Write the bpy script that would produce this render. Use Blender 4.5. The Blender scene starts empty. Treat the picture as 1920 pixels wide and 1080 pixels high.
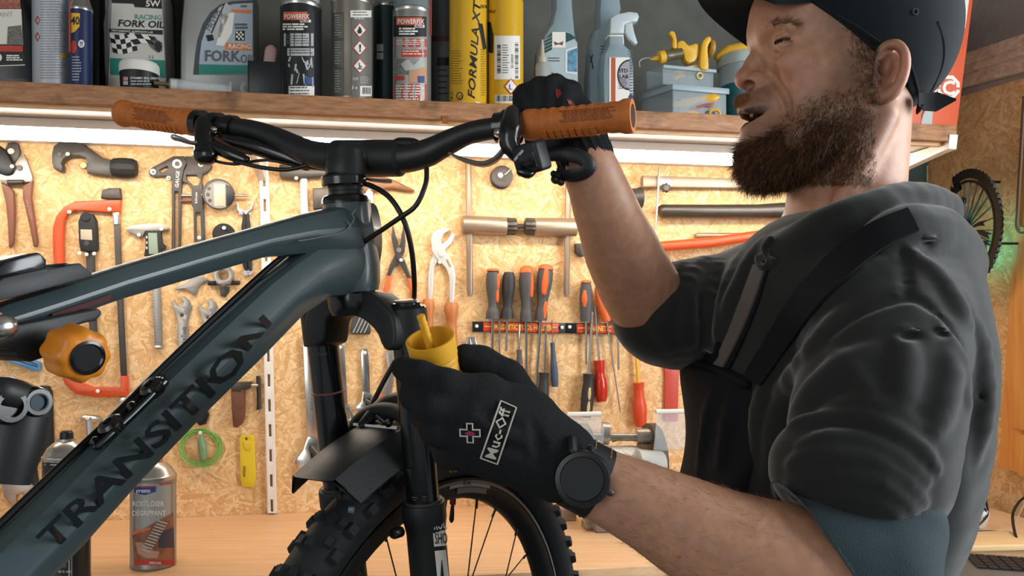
import bpy, bmesh, math, random
import numpy as np
from mathutils import Vector, Matrix
random.seed(7); np.random.seed(7)
SC = bpy.context.scene
COL = SC.collection
# ---------------------------------------------------------------- camera
F, HOR, CX, ZC = 1500.0, 610.0, 960.0, 1.27      # focal length in pixels of a 1920 wide frame, horizon row, camera height
cam = bpy.data.objects.new('camera', bpy.data.cameras.new('camera'))
COL.objects.link(cam); SC.camera = cam
cam.location = (0, 0, ZC); cam.rotation_euler = (math.pi/2, 0, 0)
cam.data.sensor_width = 36; cam.data.lens = 36*F/1920
cam.data.shift_y = (HOR-540)/1920
cam.data.clip_start = .02
# ---------------------------------------------------------------- exposure, world, window daylight, front fill
SC.view_settings.view_transform = 'Standard'; SC.view_settings.look = 'None'
SC.view_settings.gamma = 1; SC.view_settings.use_curve_mapping = False
SC.view_settings.exposure = 0.0
wd = bpy.data.worlds.new('world'); SC.world = wd; wd.use_nodes = True
wd.node_tree.nodes['Background'].inputs[0].default_value = (.84, .94, 1, 1)
wd.node_tree.nodes['Background'].inputs[1].default_value = .42
TUBE_STRENGTH = 24.5
def area(name, loc, target, sx, sy, power, col):
    l = bpy.data.lights.new(name, 'AREA'); l.shape = 'RECTANGLE'; l.size = sx; l.size_y = sy
    l.energy = power; l.color = col
    o = bpy.data.objects.new(name, l); COL.objects.link(o); o.location = loc
    d = Vector(target)-Vector(loc); o.rotation_euler = d.to_track_quat('-Z', 'Y').to_euler()
    return o
area('window_daylight', (1.68, .72, 1.62), (.4, 1.0, 1.3), 1.0, 1.2, 46, (.9, .96, 1))
area('front_fill', (-1.3, -1.5, 1.7), (.1, 1.2, 1.55), 1.2, 1.6, 20, (1, .97, .93))  # added soft fill from behind the camera, brightens the shelf front
# ---------------------------------------------------------------- pixels to places
def ray(px, py): return Vector(((px-CX)/F, 1, -(py-HOR)/F))
O = Vector((0, 0, ZC))
def P(px, py, Y): return O + ray(px, py)*Y
def hit(px, py, p0, n):
    d = ray(px, py); return O + d*((p0-O).dot(n)/d.dot(n))
WM = .17
WU = Vector((1, WM, 0)).normalized(); WN = Vector((WM, -1, 0)).normalized(); UP = Vector((0, 0, 1))
K = 1.16
W0 = Vector((0, 1.64*K, ZC))
def Wp(px, py, off=0): return hit(px, py, W0+WN*off, WN)
SHZ = ZC+.364*K; BENZ = ZC-.367*K; SHD = .30*K
def wall_at(px, off): p = Wp(px, HOR, off); return Vector((p.x, p.y, 0))
def Z(ox, oy, s, pts): return [(ox+x/s, oy+y/s) for x, y in pts]
# ---------------------------------------------------------------- materials
def lin(h):
    h = h.lstrip('#'); c = [int(h[i:i+2], 16)/255 for i in (0, 2, 4)]
    return tuple(x/12.92 if x < .04045 else ((x+.055)/1.055)**2.4 for x in c)+(1,)
_M = {}
def mat(name, col='#808080', rough=.5, metal=0, bump=0, bscale=200, var=0, vscale=30, trans=0, alpha=1, emit=0, sheen=0, coat=0, stretch=None, ior=1.45, spec=.5):
    if name in _M: return _M[name]
    m = bpy.data.materials.new(name); m.use_nodes = True; nt = m.node_tree; b = nt.nodes['Principled BSDF']; _M[name] = m
    c = lin(col); b.inputs['Base Color'].default_value = c
    b.inputs['Roughness'].default_value = rough; b.inputs['Metallic'].default_value = metal
    b.inputs['Transmission Weight'].default_value = trans; b.inputs['Alpha'].default_value = alpha; b.inputs['IOR'].default_value = ior
    b.inputs['Specular IOR Level'].default_value = spec
    if sheen: b.inputs['Sheen Weight'].default_value = sheen; b.inputs['Sheen Roughness'].default_value = .4
    if coat: b.inputs['Coat Weight'].default_value = coat; b.inputs['Coat Roughness'].default_value = .12
    if emit: b.inputs['Emission Color'].default_value = c; b.inputs['Emission Strength'].default_value = emit
    L = nt.links.new
    if bump or var:
        tc = nt.nodes.new('ShaderNodeTexCoord'); co = tc.outputs['Object']
        if stretch:
            mp = nt.nodes.new('ShaderNodeMapping'); mp.inputs['Scale'].default_value = stretch; L(co, mp.inputs[0]); co = mp.outputs[0]
    if var:
        n = nt.nodes.new('ShaderNodeTexNoise'); n.inputs['Scale'].default_value = vscale; n.inputs['Detail'].default_value = 5; L(co, n.inputs['Vector'])
        mx = nt.nodes.new('ShaderNodeMix'); mx.data_type = 'RGBA'
        mr = nt.nodes.new('ShaderNodeMapRange'); mr.inputs[1].default_value = .3; mr.inputs[2].default_value = .7; L(n.outputs[0], mr.inputs[0]); L(mr.outputs[0], mx.inputs[0])
        mx.inputs[6].default_value = tuple(x*(1-var) for x in c[:3])+(1,); mx.inputs[7].default_value = tuple(min(1, x*(1+var)) for x in c[:3])+(1,)
        L(mx.outputs[2], b.inputs['Base Color'])
    if bump:
        n = nt.nodes.new('ShaderNodeTexNoise'); n.inputs['Scale'].default_value = bscale; n.inputs['Detail'].default_value = 3; L(co, n.inputs['Vector'])
        bp = nt.nodes.new('ShaderNodeBump'); bp.inputs['Strength'].default_value = bump; bp.inputs['Distance'].default_value = .002
        L(n.outputs[0], bp.inputs['Height']); L(bp.outputs[0], b.inputs['Normal'])
    return m
# ---------------------------------------------------------------- objects
def world_origin(o):
    v = Vector((0, 0, 0))
    while o is not None: v += o.location; o = o.parent
    return v
def tag(o, label=None, cat=None, group=None, kind=None):
    if label: o['label'] = label
    if cat: o['category'] = cat
    if group: o['group'] = group
    if kind: o['kind'] = kind
    return o
def thing(name, label, cat, loc, group=None):
    o = bpy.data.objects.new(name, None); COL.objects.link(o); o.location = loc; o.empty_display_size = .02
    return tag(o, label, cat, group)
def link_mesh(name, me, m, parent=None, kind=None, label=None, cat=None, smooth=35, loc=None):
    """me holds world coordinates; they become local to the parent's (or the object's own) origin"""
    n = len(me.vertices); co = np.empty(n*3); me.vertices.foreach_get('co', co); co = co.reshape(-1, 3)
    o = bpy.data.objects.new(name, me)
    if parent is not None: org = np.array(world_origin(parent)); o.parent = parent
    else:
        org = np.array(loc) if loc is not None else np.array([co[:, 0].mean(), co[:, 1].mean(), co[:, 2].min()]); o.location = org
    me.vertices.foreach_set('co', (co-org).ravel()); me.update()
    if m is not None and not me.materials:
        for x in (m if isinstance(m, (list, tuple)) else [m]): me.materials.append(x)
    if smooth:
        me.shade_smooth()
        if smooth < 180: me.set_sharp_from_angle(angle=math.radians(smooth))
    COL.objects.link(o)
    return tag(o, label, cat, None, kind)
def frame_of(d, up=UP):
    d = Vector(d).normalized(); s = d.cross(up)
    if s.length < 1e-4: s = d.cross(Vector((0, 1, 0)))
    s.normalize(); return s, s.cross(d).normalized(), d
class MB:
    def __init__(self): self.v = []; self.f = []; self.mi = []; self.cm = 0
    def add(self, vs, fs):
        b = len(self.v); self.v += [tuple(x) for x in vs]; self.f += [tuple(i+b for i in f) for f in fs]; self.mi += [self.cm]*len(fs); return self
    def box(self, c, x, y, z):
        c = Vector(c); x = Vector(x); y = Vector(y); z = Vector(z)
        vs = [c+x*a+y*b+z*d for d in (-1, 1) for b in (-1, 1) for a in (-1, 1)]
        fs = [(0, 2, 3, 1), (4, 5, 7, 6), (0, 1, 5, 4), (2, 6, 7, 3), (0, 4, 6, 2), (1, 3, 7, 5)]
        if x.cross(y).dot(z) < 0: fs = [f[::-1] for f in fs]
        return self.add(vs, fs)
    def rings(self, rs, cap=True, closed=False):
        n = len(rs[0]); vs = [p for r in rs for p in r]; fs = []
        m = len(rs)
        for i in range(m if closed else m-1):
            a = i*n; b = ((i+1) % m)*n
            for j in range(n): k = (j+1) % n; fs.append((a+j, a+k, b+k, b+j))
        if cap and not closed: fs.append(tuple(range(n))[::-1]); fs.append(tuple((m-1)*n+j for j in range(n)))
        return self.add(vs, fs)
    def tube(self, pts, r, n=10, cap=True, flat=1.0, up=UP, closed=False, smooth=0, rnd=False):
        pts = [Vector(p) for p in pts]; R = list(r) if isinstance(r, (list, tuple)) else [r]*len(pts)
        if smooth: pts, R = spline(pts, R, smooth, closed)
        if rnd:
            d0 = (pts[0]-pts[1]).normalized(); d1 = (pts[-1]-pts[-2]).normalized(); r0, r1 = R[0], R[-1]
            pre = [(pts[0]+d0*r0*math.sin(a), r0*math.cos(a)) for a in (1.35, .9, .45)]; post = [(pts[-1]+d1*r1*math.sin(a), r1*math.cos(a)) for a in (.45, .9, 1.35)]
            pts = [p for p, _ in pre]+pts+[p for p, _ in post]; R = [q for _, q in pre]+R+[q for _, q in post]
        rs = []; m = len(pts); ps = None
        for i, p in enumerate(pts):
            if closed: d = pts[(i+1) % m]-pts[i-1]
            else: d = pts[min(i+1, m-1)]-pts[max(i-1, 0)]
            if d.length < 1e-9: d = Vector((0, 0, 1))
            if ps is None: s, u, d = frame_of(d, up)
            else:
                d = d.normalized(); s = ps-d*ps.dot(d)
                s = s.normalized() if s.length > 1e-5 else frame_of(d, up)[0]; u = s.cross(d)
            ps = s
            rs.append([p+s*(math.cos(t)*R[i])+u*(math.sin(t)*R[i]*flat) for t in [2*math.pi*j/n for j in range(n)]])
        return self.rings([q[::-1] for q in rs], cap, closed)
    def lathe(self, o, ax, prof, n=28):
        o = Vector(o); s, u, d = frame_of(ax, Vector((.123, 1, .01)))
        rs = [[o+d*h+(s*math.cos(t)+u*math.sin(t))*max(r, 1e-5) for t in [-2*math.pi*j/n for j in range(n)]] for r, h in prof]
        return self.rings(rs)
    def ball(self, c, r, n=12, m=8, sc=(1, 1, 1)):
        c = Vector(c); rs = []
        for i in range(m+1):
            a = -math.pi/2+math.pi*i/m; q = max(math.cos(a), 1e-4)
            rs.append([c+Vector((r*sc[0]*q*math.cos(t), r*sc[1]*q*math.sin(t), r*sc[2]*math.sin(a))) for t in [2*math.pi*j/n for j in range(n)]])
        return self.rings(rs)
    def grid(self, fn, nu, nv):
        vs = [fn(i/nu, j/nv) for j in range(nv+1) for i in range(nu+1)]
        return self.add(vs, [(j*(nu+1)+i, j*(nu+1)+i+1, (j+1)*(nu+1)+i+1, (j+1)*(nu+1)+i) for j in range(nv) for i in range(nu)])
    def build(self, name, m, parent=None, kind=None, label=None, cat=None, bevel=0, smooth=35, seg=2, loc=None, fix=False):
        me = bpy.data.meshes.new(name); me.from_pydata(self.v, [], self.f)
        if isinstance(m, (list, tuple)): me.polygons.foreach_set('material_index', self.mi)
        if bevel or fix:
            bm = bmesh.new(); bm.from_mesh(me)
            if fix: bmesh.ops.recalc_face_normals(bm, faces=bm.faces)
            if bevel: bmesh.ops.bevel(bm, geom=[e for e in bm.edges if len(e.link_faces) == 2 and e.calc_face_angle(0) > .5], offset=bevel, segments=seg, affect='EDGES', profile=.5, clamp_overlap=True)
            bm.to_mesh(me); bm.free()
        return link_mesh(name, me, m, parent, kind, label, cat, smooth, loc)
def spline(pts, R, k, closed=False):
    n = len(pts); op = []; oR = []
    seg = n if closed else n-1
    for i in range(seg):
        g = (lambda j: pts[j % n]) if closed else (lambda j: pts[min(max(j, 0), n-1)])
        p0, p1, p2, p3 = g(i-1), g(i), g(i+1), g(i+2); r1, r2 = R[i], R[(i+1) % n]
        for j in range(k):
            t = j/k; t2 = t*t; t3 = t2*t
            op.append(p0*(-.5*t+t2-.5*t3)+p1*(1-2.5*t2+1.5*t3)+p2*(.5*t+2*t2-1.5*t3)+p3*(-.5*t2+.5*t3)); oR.append(r1+(r2-r1)*(t*t*(3-2*t)))
    if not closed: op.append(pts[-1]); oR.append(R[-1])
    return op, oR
def curve_to_mesh(cu):
    ob = bpy.data.objects.new('tmp', cu); me = bpy.data.meshes.new_from_object(ob)
    bpy.data.objects.remove(ob); bpy.data.curves.remove(cu); return me
def round_pts(pts, k):
    """soften an outline: Catmull-Rom through the points, k steps per side"""
    q, _ = spline([Vector((x, y, 0)) for x, y in pts], [0]*len(pts), k, True); return [(v.x, v.y) for v in q]
def flat_mesh(outer, holes=(), thick=.004, bevel=.0008):
    """closed solid in local x, y with thickness along z (0 = back)"""
    cu = bpy.data.curves.new('tmp', 'CURVE'); cu.dimensions = '2D'; cu.fill_mode = 'BOTH'
    for pts in [outer]+list(holes):
        s = cu.splines.new('POLY'); s.points.add(len(pts)-1); s.use_cyclic_u = True
        for p, (x, y) in zip(s.points, pts): p.co = (x, y, 0, 1)
    bevel = min(bevel, thick*.45); cu.extrude = thick/2-bevel; cu.bevel_depth = bevel; cu.bevel_resolution = 1; cu.offset = -bevel
    me = curve_to_mesh(cu)
    bm = bmesh.new(); bm.from_mesh(me); bmesh.ops.remove_doubles(bm, verts=bm.verts, dist=1e-6); bmesh.ops.recalc_face_normals(bm, faces=bm.faces)
    bm.to_mesh(me); bm.free(); return me
def place(me, org, ex, ey, ez, back=0.0):
    M4 = Matrix(((ex.x, ey.x, ez.x, org.x), (ex.y, ey.y, ez.y, org.y), (ex.z, ey.z, ez.z, org.z), (0, 0, 0, 1)))
    me.transform(M4)
def plate(name, pts, m, parent=None, off=0.0, thick=.004, bevel=.0008, holes=(), soft=0, kind=None, label=None, cat=None, smooth=40, up=None):
    """outline in photo pixels laid on the plane `off` metres in front of the back wall; its body reaches `thick` back towards the wall"""
    org = Wp(pts[0][0], pts[0][1], off)
    def loc(ps):
        out = []
        for x, y in ps: d = Wp(x, y, off)-org; out.append((d.dot(WU), d.z))
        return round_pts(out, soft) if soft else out
    me = flat_mesh(loc(pts), [loc(h) for h in holes], thick, bevel)
    place(me, org-WN*(thick/2), WU, UP, WN)
    return link_mesh(name, me, m, parent, kind, label, cat, smooth)
# ---------------------------------------------------------------- surfaces addressed by pixel, for prints and labels
def plane_map(off, lift=.0006): return lambda x, y: Wp(x, y, off+lift)
def any_map(p0, n, lift=.0006):
    n = Vector(n).normalized(); return lambda x, y: hit(x, y, Vector(p0)+n*lift, n)
def cyl_map(base, r, lift=.0005, ax=UP):
    base = Vector(base); ax = Vector(ax).normalized(); rr = r+lift
    def fn(x, y):
        d = ray(x, y); o = O-base; d2 = d-ax*d.dot(ax); o2 = o-ax*o.dot(ax)
        a = d2.dot(d2); b = o2.dot(d2); c = o2.dot(o2)-rr*rr; D = b*b-a*c
        t = (-b-math.sqrt(D))/a if D > 0 else -b/a
        p = O+d*t
        if D <= 0:
            q = p-base; h = ax*q.dot(ax); rad = q-h; p = base+h+rad.normalized()*rr
        return p
    return fn
def patch(mp, quad, m, name, parent, n=8, nv=2, label=None):
    """quad: (x0,y0,x1,y1) or four corners (tl,tr,br,bl) in pixels"""
    if len(quad) == 4 and not isinstance(quad[0], tuple): x0, y0, x1, y1 = quad; quad = [(x0, y0), (x1, y0), (x1, y1), (x0, y1)]
    tl, tr, br, bl = quad; b = MB()
    def fn(u, v):
        x = (tl[0]*(1-u)+tr[0]*u)*(1-v)+(bl[0]*(1-u)+br[0]*u)*v; y = (tl[1]*(1-u)+tr[1]*u)*(1-v)+(bl[1]*(1-u)+br[1]*u)*v
        return mp(x, y)
    b.grid(fn, n, nv); b.f = [f[::-1] for f in b.f]
    return b.build(name, m, parent, label=label)
def multi_patch(mp, quads, m, name, parent, n=4, nv=1, kind=None):
    b = MB()
    for q in quads:
        if not isinstance(q[0], tuple): x0, y0, x1, y1 = q; q = [(x0, y0), (x1, y0), (x1, y1), (x0, y1)]
        tl, tr, br, bl = q
        def fn(u, v): return mp((tl[0]*(1-u)+tr[0]*u)*(1-v)+(bl[0]*(1-u)+br[0]*u)*v, (tl[1]*(1-u)+tr[1]*u)*(1-v)+(bl[1]*(1-u)+br[1]*u)*v)
        b.grid(fn, n, nv)
    b.f = [f[::-1] for f in b.f]
    return b.build(name, m, parent, kind=kind or ('stuff' if len(quads) > 1 else None))
def poly_patch(mp, pts, m, name, parent, label=None):
    """flat print of any outline (pixels), cut fine enough to follow a curved surface"""
    bm = bmesh.new(); bm.faces.new([bm.verts.new((x, y, 0)) for x, y in pts]); bmesh.ops.triangulate(bm, faces=bm.faces[:])
    bmesh.ops.subdivide_edges(bm, edges=bm.edges[:], cuts=3, use_grid_fill=True)
    for v in bm.verts: v.co = mp(v.co.x, v.co.y)
    bmesh.ops.recalc_face_normals(bm, faces=bm.faces[:])
    me = bpy.data.meshes.new(name); bm.to_mesh(me); bm.free()
    return link_mesh(name, me, m, parent, label=label, smooth=0)
def lettering(mp, s, at, h, m, parent, ang=0, bold=0.0, shear=0.0, xs=1.0, align='LEFT', name='lettering', res=2):
    """text with capital height h pixels; `at` = baseline start (or centre) in pixels, ang in degrees, clockwise on the picture"""
    cu = bpy.data.curves.new('t', 'FONT'); cu.body = s; cu.size = 1/.69; cu.align_x = align; cu.resolution_u = res; cu.offset = bold; cu.shear = shear
    me = curve_to_mesh(cu); n = len(me.vertices); co = np.empty(n*3); me.vertices.foreach_get('co', co); co = co.reshape(-1, 3)
    a = math.radians(ang); ca, sa = math.cos(a), math.sin(a)
    for i in range(n):
        x = co[i, 0]*h*xs; y = -co[i, 1]*h
        co[i] = mp(at[0]+x*ca-y*sa, at[1]+x*sa+y*ca)
    me.vertices.foreach_set('co', co.ravel())
    return link_mesh(name, me, m, parent, smooth=0)
def print_lines(mp, x0, y0, x1, y1, rows, m, parent, name='fine_print', fill=.62, seed=1, words=5):
    rnd = random.Random(seed); qs = []; h = (y1-y0)/rows
    for r in range(rows):
        x = x0; y = y0+r*h
        end = x0+(x1-x0)*rnd.uniform(.7, 1)
        while x < end-1:
            w = (x1-x0)/words*rnd.uniform(.4, 1.3); xe = min(x+w, end); qs.append((x, y, xe, y+h*fill)); x = xe+(x1-x0)*.03
    return multi_patch(mp, qs, m, name, parent, n=2)
# ================================================================ the setting
def osb(name, light=1.0, scale=1.0):
    m = bpy.data.materials.new(name); m.use_nodes = True; nt = m.node_tree; b = nt.nodes['Principled BSDF']; L = nt.links.new; N = nt.nodes.new
    tc = N('ShaderNodeTexCoord'); best = bc = None
    for i, (ang, sx, sy) in enumerate([(8, 22, 125), (52, 26, 150), (-35, 24, 135), (85, 26, 140), (-68, 29, 165), (25, 40, 260), (-12, 36, 230), (65, 45, 240), (-48, 42, 250)]):
        r = N('ShaderNodeMapping'); r.inputs['Rotation'].default_value = (0, math.radians(ang), 0); r.inputs['Location'].default_value = (i*3.7, 0, i*1.9); L(tc.outputs['Object'], r.inputs[0])
        s = N('ShaderNodeMapping'); s.inputs['Scale'].default_value = (sx*scale, .001, sy*scale); L(r.outputs[0], s.inputs[0])
        v = N('ShaderNodeTexVoronoi'); v.voronoi_dimensions = '3D'; v.inputs['Scale'].default_value = 1; L(s.outputs[0], v.inputs['Vector'])
        se = N('ShaderNodeSeparateColor'); L(v.outputs['Color'], se.inputs[0])
        if best is None: best, bc = se.outputs[0], se.outputs[1]
        else:
            g = N('ShaderNodeMath'); g.operation = 'GREATER_THAN'; L(se.outputs[0], g.inputs[0]); L(best, g.inputs[1])
            mx = N('ShaderNodeMath'); mx.operation = 'MAXIMUM'; L(se.outputs[0], mx.inputs[0]); L(best, mx.inputs[1])
            c = N('ShaderNodeMix'); L(g.outputs[0], c.inputs[0]); L(bc, c.inputs[2]); L(se.outputs[1], c.inputs[3]); best, bc = mx.outputs[0], c.outputs[0]
    n = N('ShaderNodeTexNoise'); n.inputs['Scale'].default_value = 95; n.inputs['Detail'].default_value = 8; n.inputs['Roughness'].default_value = .7; L(tc.outputs['Object'], n.inputs['Vector'])
    ad = N('ShaderNodeMath'); ad.operation = 'MULTIPLY_ADD'; ad.inputs[1].default_value = .55; L(n.outputs[0], ad.inputs[0])
    sb = N('ShaderNodeMath'); sb.operation = 'MULTIPLY_ADD'; sb.inputs[1].default_value = .62; sb.inputs[2].default_value = -.03; L(bc, sb.inputs[0]); L(sb.outputs[0], ad.inputs[2])
    ra = N('ShaderNodeValToRGB'); e = ra.color_ramp.elements
    e[0].position = 0.02; e[0].color = lin('#6b4526'); e[1].position = 1; e[1].color = lin('#f3dcb4')
    for p, c in ((.1, '#b38455'), (.2, '#cf9f6a'), (.5, '#dfb37c'), (.78, '#ebc897')):
        q = e.new(p); q.color = lin(c)
    L(ad.outputs[0], ra.inputs[0])
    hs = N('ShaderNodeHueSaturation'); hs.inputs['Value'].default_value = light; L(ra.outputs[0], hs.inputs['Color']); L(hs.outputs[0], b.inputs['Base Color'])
    bp = N('ShaderNodeBump'); bp.inputs['Strength'].default_value = .35; bp.inputs['Distance'].default_value = .001; L(best, bp.inputs['Height']); L(bp.outputs[0], b.inputs['Normal'])
    b.inputs['Roughness'].default_value = .62; b.inputs['Specular IOR Level'].default_value = .3
    return m
def wood(name, c0, c1, axis='x', scale=9, rough=.5, stretch=14, knots=False):
    m = bpy.data.materials.new(name); m.use_nodes = True; nt = m.node_tree; b = nt.nodes['Principled BSDF']; L = nt.links.new; N = nt.nodes.new
    tc = N('ShaderNodeTexCoord'); mp = N('ShaderNodeMapping'); sc = [stretch]*3; sc['xyz'.index(axis)] = 1; mp.inputs['Scale'].default_value = sc
    mp.inputs['Rotation'].default_value = (0, 0, -math.atan(WM) if axis == 'x' else 0)
    L(tc.outputs['Object'], mp.inputs[0]); n = N('ShaderNodeTexNoise'); n.inputs['Scale'].default_value = scale; n.inputs['Detail'].default_value = 7; n.inputs['Roughness'].default_value = .65; n.inputs['Distortion'].default_value = .3; L(mp.outputs[0], n.inputs['Vector'])
    ra = N('ShaderNodeValToRGB'); e = ra.color_ramp.elements; e[0].position = .3; e[0].color = lin(c0); e[1].position = .68; e[1].color = lin(c1); L(n.outputs[0], ra.inputs[0])
    out = ra.outputs[0]
    if knots:
        n2 = N('ShaderNodeTexNoise'); n2.inputs['Scale'].default_value = 16; n2.inputs['Detail'].default_value = 5; L(tc.outputs['Object'], n2.inputs['Vector'])
        mr = N('ShaderNodeMapRange'); mr.inputs[1].default_value = .55; mr.inputs[2].default_value = .78; L(n2.outputs[0], mr.inputs[0])
        mx = N('ShaderNodeMix'); mx.data_type = 'RGBA'; L(mr.outputs[0], mx.inputs[0]); L(out, mx.inputs[6]); mx.inputs[7].default_value = lin('#3a2a1e'); out = mx.outputs[2]
    L(out, b.inputs['Base Color']); b.inputs['Roughness'].default_value = rough
    bp = N('ShaderNodeBump'); bp.inputs['Strength'].default_value = .15; bp.inputs['Distance'].default_value = .001; L(n.outputs[0], bp.inputs['Height']); L(bp.outputs[0], b.inputs['Normal'])
    return m
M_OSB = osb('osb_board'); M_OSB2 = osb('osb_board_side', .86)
M_CONC = mat('concrete', '#62625b', .9, bump=.6, bscale=60, var=.25, vscale=9)
M_CONC2 = mat('rough_render', '#8e8782', .9, bump=.8, bscale=50, var=.2, vscale=12)
WALLX0, CORN = -2.4, Vector((.9355, 1.799, 0))*K
SD = Vector((.4, -1, 0)).normalized(); SN = Vector((-1, -.4, 0)).normalized()      # side wall: direction towards the camera, normal into the room
def wy(x): return 1.64*K+WM*x
WL = Vector((WALLX0, wy(WALLX0), 0))
def slab(name, a, b, z0, z1, n, m, th=.02, loc=None):
    c = (a+b)/2; h = (z1-z0)/2
    return MB().box(Vector((c.x, c.y, (z0+z1)/2))-n*th/2, (b-a)/2, n*th/2, UP*h).build(name, m, None, kind='structure', smooth=0)
# object coordinates of the osb walls must run along the wall, so the object itself is turned
def turned_wall(name, a, b, z0, z1, n, m, th=.02):
    L2 = (b-a).length/2; h = (z1-z0)/2; me = bpy.data.meshes.new(name)
    q = MB().box((0, 0, 0), (L2, 0, 0), (0, th/2, 0), (0, 0, h)); me.from_pydata(q.v, [], q.f); me.materials.append(m)
    o = bpy.data.objects.new(name, me); COL.objects.link(o); c = (a+b)/2
    o.location = Vector((c.x, c.y, (z0+z1)/2))-n*th/2; d = b-a; o.rotation_euler.z = math.atan2(d.y, d.x); o['kind'] = 'structure'; return o
turned_wall('wall_back', WL, CORN, 0, SHZ-.006, WN, M_OSB)
slab('wall_upper', WL, CORN, SHZ-.006, 2.55, WN, M_CONC)
SE = CORN+SD*1.0
Z_BEAM0 = ZC+.475*K
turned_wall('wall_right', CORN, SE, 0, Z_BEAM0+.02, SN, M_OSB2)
slab('wall_right_upper', CORN, SE, Z_BEAM0+.02, 2.55, SN, M_CONC2)
def side(px, py, off=0): return hit(px, py, CORN+SN*off, SN)
# the weathered boards of the beam along the right wall
M_BEAM = wood('weathered_wood', '#a8927d', '#dccab4', 'x', 7, .8, 10)
bb = [((1806, 100), (1925, 60), (1925, 83), (1806, 121)), ((1806, 119), (1925, 82), (1925, 101), (1806, 138)), ((1806, 138), (1925, 101), (1925, 128), (1806, 158))]
tr = bpy.data.objects.new('trim_1', None); COL.objects.link(tr); tr.location = side(1860, 110); tr['kind'] = 'structure'
for i, (a, b_, c_, d_) in enumerate(bb):
    o_ = [.035, .028, .02][i]; q = [side(*p, off=o_) for p in (a, b_, c_, d_)]
    ext = [q[0], q[0]+(q[1]-q[0])*4.0, q[3]+(q[2]-q[3])*4.0, q[3]]; ext = [e+(q[0]-q[1])*.9 if k in (0, 3) else e for k, e in enumerate(ext)]
    MB().add([e for e in ext]+[e-SN*o_ for e in ext], [(0, 1, 2, 3), (7, 6, 5, 4), (0, 4, 5, 1), (1, 5, 6, 2), (2, 6, 7, 3), (3, 7, 4, 0)]).build('board', M_BEAM, tr, bevel=.004, fix=True)
# dark green post in the corner
plate('trim_2', [(1655, 250), (1738, 250), (1738, 985), (1655, 985)], mat('green_render', '#3f4f48', .85, bump=.6, bscale=70, var=.3, vscale=20), off=.012, thick=.012, kind='structure')
slab('floor', Vector((-2.4, -1.5, 0)), Vector((2.2, -1.5, 0)), -.02, 0, Vector((0, -1, 0)), mat('screed', '#6b6a66', .85, bump=.3, var=.15)) if False else MB().box((-.2, .3, -.01), (2.5, 0, 0), (0, 2.1, 0), (0, 0, .01)).build('floor', mat('screed', '#6b6a66', .85, bump=.3, var=.15), kind='structure')
MB().box((-.2, .6, 2.56), (2.5, 0, 0), (0, 1.9, 0), (0, 0, .01)).build('ceiling', mat('ceiling_paint', '#8d8a84', .9, bump=.2), kind='structure')
# screws that hold the tools: parts of the back wall
M_SCREW = mat('white_screw', '#f4f0e8', .35, metal=.1)
WB = bpy.data.objects['wall_back']
_sm = None
def screw(px, py, off=.0, r=.0042):
    global _sm
    p = Wp(px, py, off)
    if _sm is None:
        q = MB(); q.lathe((0, 0, 0), (0, -1, 0), [(.0016, 0), (.0016, .006), (.0042, .0062), (.0042, .0072), (.003, .0086), (.0012, .0088), (.0011, .008)], 12)
        _sm = bpy.data.meshes.new('screw'); _sm.from_pydata(q.v, [], q.f); _sm.materials.append(M_SCREW); _sm.shade_smooth(); _sm.set_sharp_from_angle(angle=.6)
    o = bpy.data.objects.new('screw', _sm); COL.objects.link(o); o.parent = WB
    inv = Matrix.Rotation(-WB.rotation_euler.z, 3, 'Z'); o.location = inv @ (p-WB.location)
    return o
# ---------------------------------------------------------------- the shelf
M_SHELF = wood('shelf_pine', '#8c5f40', '#c08a5e', 'x', 10, .6, 16, True)
M_LAM = mat('white_laminate', '#d8cfc6', .35, var=.04)
M_LIP = wood('pale_edge', '#c79a6c', '#e0bb90', 'x', 10, .5, 16)
a = wall_at(-420, 0); sL = Vector((-1.4, wy(-1.4), 0)); sR = wall_at(1783, SHD)-WN*SHD
sh = thing('shelf', 'long brown wooden shelf board loaded with cans and bottles above the tools', 'shelf', Vector((sL.x, sL.y, SHZ)))
c = (sL+sR)/2; hl = (sR-sL)/2
MB().box(Vector((c.x, c.y, SHZ-.0125))+WN*(SHD/2), hl, WN*(SHD/2-.001), UP*.0125).build('board', M_SHELF, sh, bevel=.001)
MB().box(Vector((c.x, c.y, SHZ-.0165))+WN*(SHD+.009), hl, WN*.009, UP*.0168).build('front_batten', M_SHELF, sh, bevel=.0015)
MB().box(Vector((c.x, c.y, SHZ-.0275))+WN*(SHD/2-.004), hl*.99, WN*(SHD/2-.006), UP*.0025).build('under_panel', M_LAM, sh, label='glossy white panel under the shelf')
MB().box(Vector((c.x, c.y, SHZ-.036))+WN*(SHD-.006), hl*.99, WN*.007, UP*.0045).build('edge_strip', M_LIP, sh, bevel=.001, label='pale wooden strip under the front edge')
M_WHITE = mat('white_steel', '#e8e2da', .4)
for px_, l_ in ((493, .3),):
    w = wall_at(px_, 0); q = MB(); pr = [(0, -.034), (0, -.1), (l_, -.05), (l_+.012, -.046), (l_+.012, -.034)]
    q.add([Vector((w.x, w.y, SHZ))+WN*d+UP*h+WU*s for s in (-.009, .009) for d, h in pr], [(0, 1, 2, 3, 4), (9, 8, 7, 6, 5)]+[(i, 5+i, 5+(i+1) % 5, (i+1) % 5) for i in range(5)])
    q.build('bracket', M_WHITE, sh, fix=True, bevel=.001, label='white steel bracket')
q = MB(); e1 = sR+WU*.0  # visible bracket at the shelf's right end
pr = [(.02, -.032), (.02, -.085), (.335, -.052), (.365, -.05), (.37, -.02), (.36, -.02), (.355, -.034)]
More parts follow.
